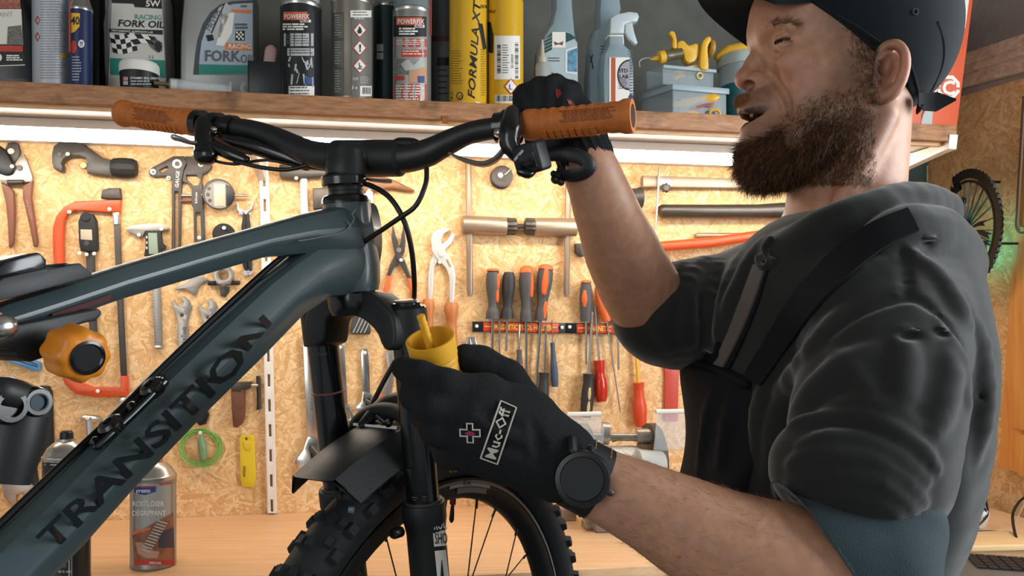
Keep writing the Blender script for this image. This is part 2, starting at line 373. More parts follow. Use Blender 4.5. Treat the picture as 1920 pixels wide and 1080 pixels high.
q.add([Vector((e1.x, e1.y, SHZ))+WN*d+UP*h-WU*s for s in (.0, .02) for d, h in pr], [tuple(range(7)), tuple(range(13, 6, -1))]+[(i, 7+i, 7+(i+1) % 7, (i+1) % 7) for i in range(7)])
q.build('bracket', M_WHITE, sh, fix=True, bevel=.001, label='white steel bracket')
q = MB(); w = Wp(835, 225, SHD+.019)
q.box(w, WU*.006, WN*.001, UP*.008).build('clip', mat('copper_clip', '#a8683c', .4, metal=.5), sh)
# ---------------------------------------------------------------- light tube under the shelf
m = bpy.data.materials.new('tube_glow'); m.use_nodes = True; b = m.node_tree.nodes['Principled BSDF']
b.inputs['Base Color'].default_value = (.9, .9, .88, 1); b.inputs['Emission Color'].default_value = (1, .92, .81, 1); b.inputs['Emission Strength'].default_value = TUBE_STRENGTH
lt = thing('strip_light', 'glowing white tube light running under the shelf', 'light', Vector((sL.x, sL.y, SHZ-.03)))
t0 = sL+WU*.05+WN*.214; t1 = sR-WU*.05+WN*.214
zt = SHZ-.0545
MB().tube([Vector((t0.x, t0.y, zt)), Vector((t1.x, t1.y, zt))], .0145, 12).build('tube', m, lt)
mid = Vector(((t0.x+t1.x)/2, (t0.y+t1.y)/2, 0))
MB().box(mid+UP*(SHZ-.034), (t1-t0)/2, WN*.026, UP*.003).build('housing', M_LAM, lt, bevel=.001)
for sg in (-1, 1): MB().box(mid+WN*(.026*sg)+UP*(SHZ-.0408), (t1-t0)/2, WN*.001, UP*.0075).build('reflector', M_LAM, lt)
for t_ in (t0, t1): MB().lathe(Vector((t_.x, t_.y, zt))-WU*.01, WU, [(.0, 0), (.014, 0), (.014, .02), (0, .02)], 12).build('end_cap', M_LAM, lt)
# ---------------------------------------------------------------- the workbench
M_BENCH = wood('bench_beech', '#d9a878', '#ecc398', 'x', 5, .38, 22)
BD = .45*K
bl = Vector((-2.1, wy(-2.1), 0)); br = CORN-WU*.005
wb = thing('workbench', 'long beech coloured workbench top below the tool wall', 'workbench', Vector((bl.x, bl.y, 0)))
cc = (bl+br)/2
MB().box(Vector((cc.x, cc.y, BENZ-.019))+WN*(BD/2), (br-bl)/2, WN*(BD/2-.002), UP*.019).build('top', M_BENCH, wb, bevel=.003)
MB().box(Vector((cc.x, cc.y, BENZ-.075))+WN*(BD-.035), (br-bl)/2*.98, WN*.012, UP*.036).build('apron', mat('pink_laminate', '#e0b79a', .5), wb, bevel=.002)
for k in (.03, .35, .68, .97):
    l = bl+(br-bl)*k+WN*(BD-.06); MB().box(Vector((l.x, l.y, (BENZ-.04)/2)), WU*.03, WN*.03, UP*(BENZ-.04)/2).build('leg', M_BENCH, wb, bevel=.003)
    l = bl+(br-bl)*k+WN*.05; MB().box(Vector((l.x, l.y, (BENZ-.04)/2)), WU*.03, WN*.03, UP*(BENZ-.04)/2).build('leg', M_BENCH, wb, bevel=.003)
# ================================================================ things on the shelf
M_STEEL = mat('tin_rim', '#b9b6b0', .28, metal=.9, var=.05)
M_DKCAP = mat('black_plastic', '#15171a', .4)
M_WPRINT = mat('white_print', '#e2ddd4', .5); M_KPRINT = mat('black_print', '#121416', .5); M_RPRINT = mat('red_print', '#b5382c', .5)
M_GPRINT = mat('grey_print', '#55575a', .5); M_TEAL = mat('teal_print', '#1f7f70', .5); M_ORANGE = mat('orange_print', '#d5743a', .5)
M_BLUE = mat('blue_print', '#28417f', .5); M_LGREY = mat('pale_grey_print', '#aeb0ae', .5); M_YPRINT = mat('yellow_print', '#dfae2e', .5)
M_CLEAR = mat('clear_plastic', '#dbe2e4', .1, alpha=.26, spec=.7); M_FROST = mat('frosted_plastic', '#b4c4ca', .3, alpha=.55)
SHN = Vector((0, 0, SHZ))
def shelf_at(px, off):
    p = Wp(px, HOR, off); return Vector((p.x, p.y, SHZ))
def zat(py, Y): return ZC+(HOR-py)/F*Y
def base_can(x0, x1, back):
    """base point and radius of an upright cylinder whose sides fall on x0 and x1, its front `back` metres behind the shelf's front edge"""
    r = .03
    for _ in range(4):
        p = shelf_at((x0+x1)/2, SHD+.012-back-r); r = (x1-x0)/2/F*p.y*.985
    return p, r
def SB(px, off): return HOR-F*(SHZ-ZC)/Wp(px, HOR, off).y-.3
GR_CAN = 'spray cans in a row on the shelf'
def can(name, label, x0, x1, back, ybody, body_m, cap=None, group=None, cat='spray can', base=None):
    if base is None: p, r = base_can(x0, x1, back)
    else: p, r = base
    zb = zat(ybody, p.y)-p.z
    t = thing(name, label, cat, p, group)
    MB().lathe(p, UP, [(0, .003), (r*.8, .002), (r*.9, 0), (r*.985, .001), (r*1.012, .003), (r*1.012, .0055), (r, .0075), (r, zb*.5), (r, zb-.004)], 36).build('body', body_m, t, smooth=50)
    MB().lathe(p, UP, [(r, zb-.004), (r*1.02, zb-.002), (r*1.02, zb+.002), (r*.97, zb+.0035), (r*.93, zb+.006), (r*.8, zb+.015), (r*.6, zb+.022), (r*.42, zb+.026), (r*.42, zb+.03), (0, zb+.03)], 36).build('dome', M_STEEL, t, smooth=50)
    if cap:
        rc, z0, z1, m = r*cap[0], zb+cap[1], zat(cap[2], p.y)-p.z, cap[3]
        MB().lathe(p, UP, [(rc*.9, z0), (rc, z0+.001), (rc*.985, z0+(z1-z0)*.5), (rc*.96, z1-.008), (rc*.9, z1-.003), (rc*.78, z1), (0, z1)], 32).build('cap', m, t, smooth=60)
    return t, cyl_map(p, r), p, r
# 1 black oil bottle at the left end
off = SHD-.012
o = plate('oil_bottle', [(-60, SB(-60, SHD-.012)), (-60, 10), (-40, -25), (36, -25), (42, 0), (58, 60), (61, 148), (60, SB(60, SHD-.012))], mat('black_bottle', '#17191b', .33), off=off, thick=.085, bevel=.012, label='black oil bottle with a picture label at the left end of the shelf', cat='bottle')
mp = plane_map(off)
lb = poly_patch(mp, [(-40, 124), (-40, -20), (36, -20), (38, 5), (46, 120), (47, 124)], M_KPRINT, 'label', o)
mp = plane_map(off, .0012)
poly_patch(mp, [(-40, 83), (-40, 17), (40, 17), (42, 60), (44, 83)], mat('cream_print', '#d9d3c8', .5), 'print', lb)
poly_patch(mp, [(-40, 16), (-40, -15), (36, -15), (39, 16)], mat('brick_print', '#9b5d4c', .7, var=.4, vscale=160), 'print', lb)
mp = plane_map(off, .0018)
poly_patch(mp, [(13, 84), (15, 50), (40, 47), (44, 84)], mat('photo_print', '#6f6a63', .6, var=.5, vscale=220), 'print', lb)
poly_patch(mp, [(-40, 97), (-40, 84), (43, 86), (43, 97)], M_RPRINT, 'print', lb)
lettering(mp, 'ANT', (-2, 32), 9, M_LGREY, lb, ang=-3)
print_lines(mp, 12, 103, 44, 115, 3, M_WPRINT, lb, words=3)
multi_patch(mp, [[(-10, 123), (47, 121), (47, 122.6), (-10, 124.6)]], M_WPRINT, 'line', lb)
poly_patch(mp, [(-12+10*math.cos(a)*1.6, 108+11*math.sin(a)) for a in [i*math.pi/8 for i in range(16)]][::-1], M_WPRINT, 'emblem', lb)
# 2 pale spray can covered in small print
t, mp, p, r = can('spray_can', 'pale spray can covered in small grey print beside the black oil bottle', 64, 130, .016, -45, mat('pale_can', '#b9bcc0', .35, metal=.3), group=GR_CAN)
print_lines(mp, 76, 2, 126, 150, 30, mat('faint_print', '#85888e', .5), t, fill=.4, words=4)
for cy in (38, 69): multi_patch(mp, [[(65, cy), (70, cy-9), (71.3, cy-7.5), (67, cy)], [(67, cy), (71.3, cy+7.5), (70, cy+9), (65, cy)], [(70, cy-9), (75, cy), (73.4, cy), (70, cy-6.5)], [(70, cy+6.5), (73.4, cy), (75, cy), (70, cy+9)]], M_RPRINT, 'warning_sign', t)
patch(mp, (113, 100, 130, 108), M_YPRINT, 'print', t); patch(mp, (117, 0, 127, 17), mat('sky_print', '#7fa0bb', .5), 'print', t)
# 3 blue can with red straw
t, mp, p, r = can('spray_can', 'blue and yellow spray can with red cap and straw', 131, 172, .012, 19, mat('blue_can', '#1f2b55', .35), cap=(.74, .006, -20, mat('red_cap', '#a8352c', .4)), group=GR_CAN)
poly_patch(cyl_map(p, r, .0008), [(133, 24), (150, 25), (149, 50), (140, 60), (133, 62)][::-1], M_YPRINT, 'label', t)
lettering(cyl_map(p, r, .0014), '40', (133, 46), 15, M_KPRINT, t, bold=.02, xs=.75)
poly_patch(mp, [(152.5+6*math.cos(a), 82+7.5*math.sin(a)) for a in [i*math.pi/8 for i in range(16)]], M_WPRINT, 'emblem', t)
lettering(cyl_map(p, r, .0012), '!!', (149.5, 86), 8, M_BLUE, t, bold=.03)
poly_patch(mp, [(138+6*math.cos(a), 88+12*math.sin(a)) for a in [i*math.pi/8 for i in range(16)]], M_RPRINT, 'emblem', t)
print_lines(mp, 135, 106, 153, 154, 9, M_LGREY, t, fill=.35, words=3)
MB().tube([cyl_map(p, r, .004)(130.5, 98), cyl_map(p, r, .004)(130.5, -20)], .0013, 8).build('straw', mat('red_straw', '#b8412f', .35), t)
# 4 dark bottle set back
o = plate('oil_bottle', [(152, SB(152, SHD-.12)), (152, -30), (188, -30), (188, SB(188, SHD-.12))], mat('dark_bottle', '#101214', .5), off=SHD-.12, thick=.06, bevel=.008, label='dark bottle set back between the blue can and the racing oil', cat='bottle')
# 5 silver racing fork oil bottle
M_SILV = mat('silver_plastic', '#a9aaa6', .32, metal=.35, var=.04)
off = SHD-.085
o = plate('fork_oil_bottle', [(196, SB(196, off)), (192, 120), (190, 40), (198, -10), (206, -45), (300, -45), (308, -10), (313, 110), (313, 165), (310, SB(310, off))], M_SILV, off=off, thick=.075, bevel=.013, label='silver fork oil bottle with a checkered flag label', cat='bottle')
mp0, mp, mp2 = plane_map(off, .0008), plane_map(off, .0014), plane_map(off, .002)
multi_patch(mp0, [[(197, -10), (201, -10), (203, 162), (199, 160)]], M_GPRINT, 'groove', o)
z = lambda pts: Z(0, 0, 4, pts)
lb = poly_patch(mp0, z([(838, 25), (1000, 30), (1010, 55), (1215, 68), (1245, 590), (1245, 640), (810, 650), (815, 560)])[::-1], mat('pearl_label', '#c3c0b7', .4), 'label', o)
poly_patch(mp0, z([(838, -40), (1205, -40), (1215, 64), (1012, 52), (1000, 27), (838, 20)])[::-1], M_KPRINT, 'label', o)
lettering(mp, '5W', z([(1092, 48)])[0], 11, M_WPRINT, lb, bold=.03, xs=1.1)
lettering(mp, 'RACING', z([(1008, 143)])[0], 9, mat('teal_lettering', '#4f8f86', .5), lb, ang=2, bold=.03, xs=1.05)
lettering(mp, 'FORK OIL', z([(882, 196)])[0], 12.2, M_KPRINT, lb, ang=2.2, bold=.035, xs=1.12, shear=.1)
multi_patch(mp, [z([(822, 215), (1220, 226), (1220, 260), (822, 240)])], M_KPRINT, 'print', lb)
lettering(mp2, 'PERFORMANCE  SUSPENSION LAB', z([(835, 235)])[0], 3.2, M_WPRINT, lb, ang=2.5, bold=.02, xs=1.1)
def flag(x0, y0, x1, y1, nx, ny, parent, mpx, wave, skew):
    qs = [[], []]
    def at(u, v): return (x0+(x1-x0)*u+skew*v, y0+(y1-y0)*v+wave*math.sin(u*4.5))
    for i in range(nx):
        for j in range(ny): qs[(i+j) % 2].append([at(i/nx, j/ny), at((i+1)/nx, j/ny), at((i+1)/nx, (j+1)/ny), at(i/nx, (j+1)/ny)])
    multi_patch(mpx, qs[0], M_WPRINT, 'flag_print', parent, n=2); multi_patch(mpx, qs[1], M_KPRINT, 'flag_print', parent, n=2)
flag(205, 62, 251, 98, 5, 4, lb, mp, 3.5, 7); flag(238, 66, 290, 84, 4, 2, lb, mp2, -3, 14)
poly_patch(mp2, z([(1120, 300), (1165, 290), (1215, 320), (1215, 380), (1185, 395), (1150, 370), (1120, 340)])[::-1], M_GPRINT, 'rider_print', lb)
poly_patch(plane_map(off, .0026), z([(1160, 320), (1200, 310), (1216, 350), (1195, 392), (1165, 370)])[::-1], M_KPRINT, 'rider_print', lb)
lettering(mp, '1 L', z([(1115, 438)])[0], 5.5, M_KPRINT, lb, bold=.01)
multi_patch(mp, [z([(825, 435), (1236, 452), (1245, 585), (828, 560)])], M_TEAL, 'print', lb)
# 6 small tub in front
p, r = base_can(226, 297, -.002); t = thing('grease_tub', 'small tub of grease with white lid and black label', 'tub', p)
zz = lambda y: zat(y, p.y)-p.z
MB().lathe(p, UP, [(0, 0), (r*.9, 0), (r*.93, .002), (r*.97, zz(140)), (0, zz(140))], 32).build('body', M_KPRINT, t)
MB().lathe(p, UP, [(r*.99, zz(140)), (r, zz(139)), (r, zz(126)), (r*.97, zz(122)), (r*.9, zz(119)), (r*.6, zz(117)), (0, zz(116.5))], 32).build('lid', M_WPRINT, t, smooth=60)
mp = cyl_map(p, r*.965, .0012)
patch(mp, (231, 144, 240, 151), mat('pink_print', '#c98d84', .5), 'print', t); patch(mp, (231, 152, 240, 159), M_LGREY, 'print', t)
lettering(mp, 'DYNAMIC SEAL GREASE', (244, 148), 4, M_WPRINT, t, ang=1, bold=.02, xs=.9); print_lines(mp, 245, 151, 292, 162, 2, M_LGREY, t, fill=.4)
# 7 black bottle behind
o = plate('oil_bottle', [(310, SB(310, SHD-.17)), (310, -30), (338, -30), (338, SB(338, SHD-.17))], mat('dark_bottle', '#101214'), off=SHD-.17, thick=.06, bevel=.008, label='black bottle squeezed between the two fork oil bottles', cat='bottle')
lettering(plane_map(SHD-.17), 'MOTO', (318, 90), 5, M_GPRINT, o, bold=.02)
# 8 grey fork oil bottle
off = SHD-.06
o = plate('fork_oil_bottle', [(334, SB(334, off)), (336, 60), (342, -10), (352, -45), (470, -45), (476, -10), (477, SB(477, off))], mat('grey_bottle', '#8f918e', .35, metal=.25, var=.04), off=off, thick=.08, bevel=.014, label='grey fork oil bottle with an arched pale blue label', cat='bottle')
mp0, mp, mp2 = plane_map(off, .0008), plane_map(off, .0014), plane_map(off, .002)
arc = [(1448, 560), (1462, 420), (1480, 300), (1520, 180), (1580, 90), (1650, 35), (1740, 8), (1905, 2)]
arc2 = [(1490, 560), (1496, 430), (1512, 310), (1550, 200), (1605, 110), (1668, 58), (1750, 30), (1895, 22)]
poly_patch(mp0, (z(arc)+z([(1905, 560)]))[::-1], mat('slate_print', '#3f454b', .5), 'label', o)
lb = poly_patch(mp, (z(arc2)+z([(1895, 560)]))[::-1], mat('ice_label', '#9fadb6', .45), 'label', o)
multi_patch(mp2, [z([(1740, 70), (1885, 75), (1885, 100), (1742, 92)]), z([(1690, 320), (1885, 330), (1885, 378), (1690, 370)])], M_ORANGE, 'print', lb)
mp3 = plane_map(off, .0026)
lettering(mp2, '10W', z([(1800, 56)])[0], 4.5, M_KPRINT, lb, bold=.02)
lettering(mp3, 'RACING', z([(1712, 362)])[0], 8, M_WPRINT, lb, ang=1, bold=.03, xs=1.0)
lettering(mp3, 'FORK', z([(1532, 455)])[0], 19.5, M_GPRINT, lb, ang=1, bold=.03, xs=.92); lettering(mp3, 'OIL', z([(1800, 470)])[0], 15.5, M_GPRINT, lb, ang=1, xs=.75)
lettering(mp3, 'MOTO', z([(1570, 235)])[0], 11, M_GPRINT, lb, ang=-52, bold=.0, xs=.9)
print_lines(mp3, 440, 44, 471, 56, 2, M_GPRINT, lb, words=3)
patch(mp2, tuple(c/4 for c in (1765, 230, 1835, 304)), M_KPRINT, 'print', lb); flag(442.5, 59, 457, 74.5, 4, 4, lb, mp3, 0, 0)
multi_patch(mp2, [z([(1490, 482), (1900, 490), (1900, 556), (1490, 556)])], M_TEAL, 'print', lb)
poly_patch(mp2, z([(1640, 60), (1700, 20), (1730, 50), (1720, 110), (1650, 280), (1600, 290), (1565, 262)])[::-1], M_LGREY, 'picture_print', lb)
poly_patch(mp2, z([(1660, 110), (1760, 90), (1740, 250), (1680, 345), (1620, 340), (1640, 250)])[::-1], M_WPRINT, 'picture_print', lb)
multi_patch(mp3, [z([(1545, 265), (1595, 258), (1605, 300), (1560, 310)]), z([(1680, 25), (1690, 20), (1590, 250), (1580, 250)])], M_KPRINT, 'picture_print', lb)
# 9 clear syringe lying in front of it
q0 = P(318, 157, shelf_at(318, SHD-.005).y); q1 = P(428, 145, shelf_at(428, SHD-.03).y); ax = (q1-q0).normalized()
rz = .0125
q0.z = SHZ+.0135; q1.z = SHZ+.0135; ax = (q1-q0).normalized()
t = thing('syringe', 'clear plastic filling syringe lying in front of the grey fork oil bottle', 'syringe', Vector((q0.x, q0.y, SHZ)))
Ls = (q1-q0).length
MB().lathe(q0, ax, [(rz*.3, -.002), (rz*.9, 0), (rz, .003), (rz, Ls), (rz*1.5, Ls+.001), (rz*1.5, Ls+.004), (rz*.8, Ls+.004), (rz*.88, Ls), (rz*.88, .004), (rz*.3, .002)], 24).build('barrel', M_CLEAR, t)
MB().lathe(q0, ax, [(0, .002), (rz*.86, .002), (rz*.86, .012), (0, .012)], 20).build('piston', mat('white_rubber', '#cfccc2', .5), t)
MB().lathe(q0, -ax, [(0, 0), (.005, 0), (.005, .006), (.0035, .007), (.0035, .018), (.0045, .019), (.0045, .026), (0, .026)], 14).build('nozzle', mat('brass', '#8f7f55', .35, metal=.8), t)
b = MB(); s_, u_, _ = frame_of(ax)
b.tube([q0+ax*.012, q1+ax*.028], .003, 8); b.tube([q1+ax*.028+UP*.018, q1+ax*.024+UP*.008, q1+ax*.032-UP*.002, q1+ax*.046-UP*.009, q1+ax*.055-UP*.006], .004, 10, smooth=3, rnd=True)
b.build('plunger', M_CLEAR, t)
# 10 black box with a small clear thing in it
def open_box(name, label, c, ux, uy, h, th, m, cat='box'):
    t = thing(name, label, cat, c); b = MB(); ex, ey = ux.normalized(), uy.normalized(); a, d = ux.length, uy.length
    b.box(c+UP*th/2, ux, uy, UP*th/2)
    for s in (-1, 1):
        b.box(c+ex*s*(a-th/2)+UP*(h/2+th/2), ex*th/2, uy, UP*(h/2-th/2)); b.box(c+ey*s*(d-th/2)+UP*(h/2+th/2), ex*(a-th), ey*th/2, UP*(h/2-th/2))
    b.build('box', m, t, bevel=min(.0012, th*.3)); return t
c = shelf_at(503, SHD-.045); open_box('parts_box', 'black open plastic box behind the clear syringe', c, WU*.032, WN*.038, zat(127, c.y)-SHZ, .0025, mat('black_plastic'))
c2 = c+UP*.003+WN*.02
q = MB(); q.tube([c2, Vector((P(504, 126, c2.y)).to_tuple()), P(508, 95, c2.y)], .011, 10, flat=.45, up=WN, rnd=True); t2 = thing('sample_bag', 'small clear pinkish pouch standing in the black box', 'pouch', c2); q.build('pouch', mat('pink_clear', '#c4a09a', .25, alpha=.6), t2)
# 11 spray can, brake and throttle cleaner look
M_GCAP = mat('grey_cap', '#a9aaa5', .35)
z2 = lambda pts: Z(480, 0, 4, pts)
Q2 = lambda x0, y0, x1, y1: (480+x0/4, y0/4, 480+x1/4, y1/4)
t, mp, p, r = can('spray_can', 'black and white spray can with orange logo and pale grey cap', 526, 603, .004, 16, mat('charcoal_can', '#2c2e31', .3, metal=.3), cap=(.93, .006, -70, M_GCAP), group=GR_CAN)
lb = patch(mp, Q2(195, 82, 437, 735), M_KPRINT, 'label', t, label='printed wrap label'); mp = cyl_map(p, r, .001); mp2 = cyl_map(p, r, .0015)
patch(mp, Q2(205, 88, 386, 150), mat('orange_red_print', '#c9593c', .5), 'logo', lb); lettering(mp2, 'POWERFIX', (532.5, 35), 8.5, M_WPRINT, lb, bold=.03, xs=.78)
patch(mp, Q2(330, 148, 412, 168), M_WPRINT, 'print', lb); lettering(mp2, 'PROFI', (563.5, 41.5), 4, M_KPRINT, lb, bold=.03)
print_lines(mp, 530, 44, 583, 58, 3, M_WPRINT, lb, words=3, seed=3)
multi_patch(mp, [Q2(210, 250, 432, 345), Q2(235, 362, 436, 418)], M_LGREY, 'print', lb); print_lines(mp2, 535, 66, 586, 85, 4, M_GPRINT, lb, fill=.35); print_lines(mp2, 541, 93, 587, 103, 2, M_GPRINT, lb, fill=.4, seed=5)
rr = random.Random(5); qs = []
for i in range(16):
    x = rr.uniform(225, 425); y = rr.uniform(425, 600); w = rr.uniform(6, 16); h = rr.uniform(25, 80); s = rr.uniform(-20, 20); qs.append(z2([(x, y), (x+w, y), (x+w+s, y+h), (x+s, y+h)]))
multi_patch(mp, qs, M_LGREY, 'engine_print', lb, n=1, kind='stuff'); patch(mp2, Q2(365, 580, 422, 632), M_BLUE, 'flag', lb)
patch(mp, Q2(245, 645, 438, 735), M_WPRINT, 'print', lb); print_lines(mp2, 543, 163, 587, 180, 3, M_GPRINT, lb, fill=.4)
# 12 silver can seen from its back
t, mp, p, r = can('spray_can', 'silver spray can showing three red hazard diamonds', 621, 699, .002, 9, mat('silver_can', '#8c867c', .32, metal=.65), cap=(.84, .006, -60, mat('blue_grey_cap', '#7f98a0', .35)), group=GR_CAN)
lb = patch(mp, Q2(718, 130, 868, 735), mat('taupe_print', '#6d6861', .45), 'label', t); mp = cyl_map(p, r, .001); mp2 = cyl_map(p, r, .0015); mp3 = cyl_map(p, r, .002)
patch(mp, Q2(708, 78, 866, 130), M_WPRINT, 'print', lb); print_lines(mp2, 662, 22, 696, 32, 2, M_GPRINT, lb, fill=.35)
for cx, cy in ((778, 226), (778, 360), (779, 494)):
    for k, m_, f_ in ((1, M_RPRINT, mp), (.84, M_WPRINT, mp2)): poly_patch(f_, z2([(cx, cy-60*k), (cx+52*k, cy), (cx, cy+60*k), (cx-52*k, cy)])[::-1], m_, 'hazard_sign', lb)
poly_patch(mp3, z2([(760, 235), (770, 215), (776, 195), (790, 215), (796, 240), (785, 252), (768, 252)])[::-1], M_KPRINT, 'flame', lb)
lettering(mp3, '!', z2([(771, 385)])[0], 13, M_KPRINT, lb, bold=.05)
multi_patch(mp3, [z2([(770, 470), (776, 470), (784, 512), (776, 512)]), z2([(760, 510), (800, 515), (800, 521), (760, 518)]), z2([(785, 490), (800, 505), (795, 509), (782, 496)])], M_KPRINT, 'pictogram', lb)
patch(mp, Q2(780, 645, 868, 722), M_WPRINT, 'print', lb)
multi_patch(mp2, [Q2(x, 655, x+rr.choice((3, 5, 7)), 705) for x in range(800, 862, 9)], M_KPRINT, 'barcode', lb)
lettering(mp2, '520', z2([(724, 600)])[0], 5, M_WPRINT, lb); lettering(mp2, '3 e', z2([(716, 668)])[0], 6, M_WPRINT, lb, bold=.02); print_lines(mp2, 675, 144, 695, 158, 4, M_LGREY, lb, fill=.35)
print_lines(mp2, 664, 33, 690, 38, 1, M_LGREY, lb)
mp = cyl_map(p, r, .0006)
for a_, b_ in ((92, 290), (292, 505), (508, 715)): multi_patch(mp, [Q2(578, a_, 655, a_+12), Q2(578, b_-5, 655, b_), Q2(578, a_, 582, b_), Q2(651, a_, 655, b_)], M_GPRINT, 'frame_print', lb); print_lines(mp, 480+590/4, a_/4+5, 480+640/4, b_/4-3, 9, M_LGREY, lb, fill=.3, words=2)
# 13 dark can set back
t, mp, p, r = can('spray_can', 'dark teal can set back between the silver and the red spray can', 700, 748, .075, 14, mat('dark_teal_can', '#2c3b3e', .3, metal=.3), cap=(.85, .006, -30, mat('blue_grey_cap')), group=GR_CAN)
multi_patch(mp, [Q2(905, 330, 955, 385), Q2(905, 395, 955, 445)], M_LGREY, 'print', t)
# 14 red silicone spray
t, mp, p, r = can('spray_can', 'red, white and black spray can with a clear cap and red straw', 736, 809, .002, 26, mat('grey_can', '#8e8c88', .32, metal=.5), cap=(.95, .0, -60, mat('smoke_cap', '#7f8b8e', .2, alpha=.75)), group=GR_CAN)
lb = patch(mp, Q2(1028, 118, 1282, 775), mat('silver_print', '#9b9a94', .4, metal=.3), 'label', t); mp = cyl_map(p, r, .001); mp2 = cyl_map(p, r, .0015); mp3 = cyl_map(p, r, .002)
patch(mp, Q2(1030, 122, 1280, 275), M_KPRINT, 'print', lb); patch(mp2, Q2(1053, 130, 1246, 188), mat('orange_red_print'), 'logo', lb); lettering(mp3, 'POWERFIX', (745.5, 44.5), 8.5, M_WPRINT, lb, bold=.03, xs=.82)
patch(mp2, Q2(1190, 186, 1264, 208), M_WPRINT, 'print', lb); lettering(mp3, 'PROFI', (779, 51.3), 3.8, M_KPRINT, lb, bold=.03)
print_lines(mp2, 748, 52, 787, 67, 3, M_WPRINT, lb, words=2, seed=8)
multi_patch(mp, [Q2(1045, 290, 1281, 352), Q2(1090, 372, 1281, 428), Q2(1034, 570, 1112, 602), Q2(1032, 630, 1281, 768)], M_RPRINT, 'print', lb)
print_lines(mp2, 743, 75, 796, 86, 3, M_WPRINT, lb, fill=.35, seed=2); print_lines(mp2, 755, 95, 797, 105, 2, M_WPRINT, lb, fill=.4, seed=4); print_lines(mp2, 742, 160, 797, 190, 6, M_WPRINT, lb, fill=.4, seed=9)
patch(mp, Q2(1150, 490, 1281, 622), mat('tan_print', '#bf8f6c', .5), 'photo_print', lb); patch(mp, Q2(1032, 440, 1150, 560), mat('photo_grey', '#6e6f68', .5, var=.5, vscale=300), 'photo_print', lb)
poly_patch(mp2, z2([(1085, 480), (1140, 440), (1180, 490), (1230, 440), (1275, 500), (1200, 520), (1120, 530)])[::-1], M_LGREY, 'photo_print', lb); patch(mp2, Q2(1214, 570, 1264, 620), M_BLUE, 'flag', lb)
MB().tube([cyl_map(p, r, .002)(808, 66), cyl_map(p, r, .002)(808, -40)], .0013, 8).build('straw', mat('red_straw'), t)
# 15 grey canister set back
t, mp, p, r = can('canister', 'dark grey canister set back behind the yellow can', 800, 862, .08, -30, mat('slate_can', '#4a4e50', .45), cat='canister')
patch(mp, Q2(1320, 272, 1450, 305), mat('wine_print', '#5c2327', .5), 'band', t); patch(mp, Q2(1320, 312, 1450, 770), mat('grey_band', '#5d6163', .5), 'band', t); mp = cyl_map(p, r, .001)
patch(mp, Q2(1358, 430, 1446, 492), M_KPRINT, 'print', t); print_lines(mp, 822, 130, 842, 185, 5, M_KPRINT, t, fill=.25)
# 16, 17 yellow cans
M_YCAN = mat('yellow_can', '#cfa01f', .3, coat=.3, var=.04)
t, mp, p, r = can('spray_can', 'yellow spray can with big black upright lettering', 842, 914, .0, -55, M_YCAN, group=GR_CAN)
mp = cyl_map(p, r, .0008); lettering(mp, 'FORMULA XT', (890, 187), 13, M_KPRINT, t, ang=-86.5, bold=.02, shear=.3, xs=1.57)
lettering(mp, 'TEX', (899, 15), 5.5, M_KPRINT, t, bold=.03, shear=.3)
poly_patch(mp, [(862+6.5*math.cos(a), 180+7.5*math.sin(a)) for a in [i*math.pi/8 for i in range(16)]], M_KPRINT, 'emblem', t); poly_patch(cyl_map(p, r, .0014), [(862+4.6*math.cos(a), 180+5.4*math.sin(a)) for a in [i*math.pi/8 for i in range(16)]], M_YPRINT, 'emblem', t)
lettering(cyl_map(p, r, .002), '@', (858.6, 183.5), 6, M_KPRINT, t); lettering(mp, 'C\nR', (845, 178), 6, M_KPRINT, t, xs=.8)
multi_patch(mp, [z2([(1665, 170), (1700, 180), (1728, 360), (1705, 380), (1680, 290)])[:4]], M_KPRINT, 'picture_print', t); print_lines(mp, 902, 92, 911, 182, 20, mat('dark_yellow_print', '#7d5f16', .5), t, fill=.3, words=2)
print_lines(mp, 845, 95, 868, 160, 14, mat('dark_yellow_print'), t, fill=.25, words=2)
t, mp, p, r = can('spray_can', 'yellow spray can with white barcode sticker and black top', 914, 982, .002, 2, M_YCAN, cap=(.95, .004, -60, M_DKCAP), group=GR_CAN)
mp = cyl_map(p, r, .0008); lb = patch(mp, (927, 67, 975, 149), M_WPRINT, 'sticker', t); mp2 = cyl_map(p, r, .0014); mp3 = cyl_map(p, r, .002)
multi_patch(mp2, [(932, y, 939, y+rr.choice((.8, 1.4, 2))) for y in np.arange(84, 138, 2.6)]+[(966, y, 972, y+rr.choice((.8, 1.4, 2))) for y in np.arange(80, 146, 2.6)], M_KPRINT, 'barcode', lb)
lettering(mp2, '00100059', (963, 128), 4.5, M_KPRINT, lb, ang=-90); print_lines(mp2, 942, 84, 955, 140, 12, M_GPRINT, lb, fill=.3, words=2)
lettering(mp, 'TILE', (914.5, 24), 5, M_KPRINT, t, bold=.02, shear=.3); poly_patch(mp, [(914, 40), (920, 42), (925, 66), (924, 100), (916, 98)], M_KPRINT, 'picture_print', t)
for k, m_, f_ in ((1, M_RPRINT, mp), (.8, M_WPRINT, mp2)): poly_patch(f_, [(958, 162-16*k), (971, 162)if k==1 else (968.5, 162), (958, 162+16*k), (945, 162) if k == 1 else (947.6, 162)][::-1], m_, 'hazard_sign', t)
lettering(mp3, 'L', (954, 168), 10, M_KPRINT, t); lb = patch(mp, (928, 178, 975, 193), M_WPRINT, 'barcode_label', t); multi_patch(mp2, [(x, 179, x+rr.choice((.8, 1.4, 2)), 190) for x in np.arange(930, 973, 2.8)], M_KPRINT, 'barcode', lb)
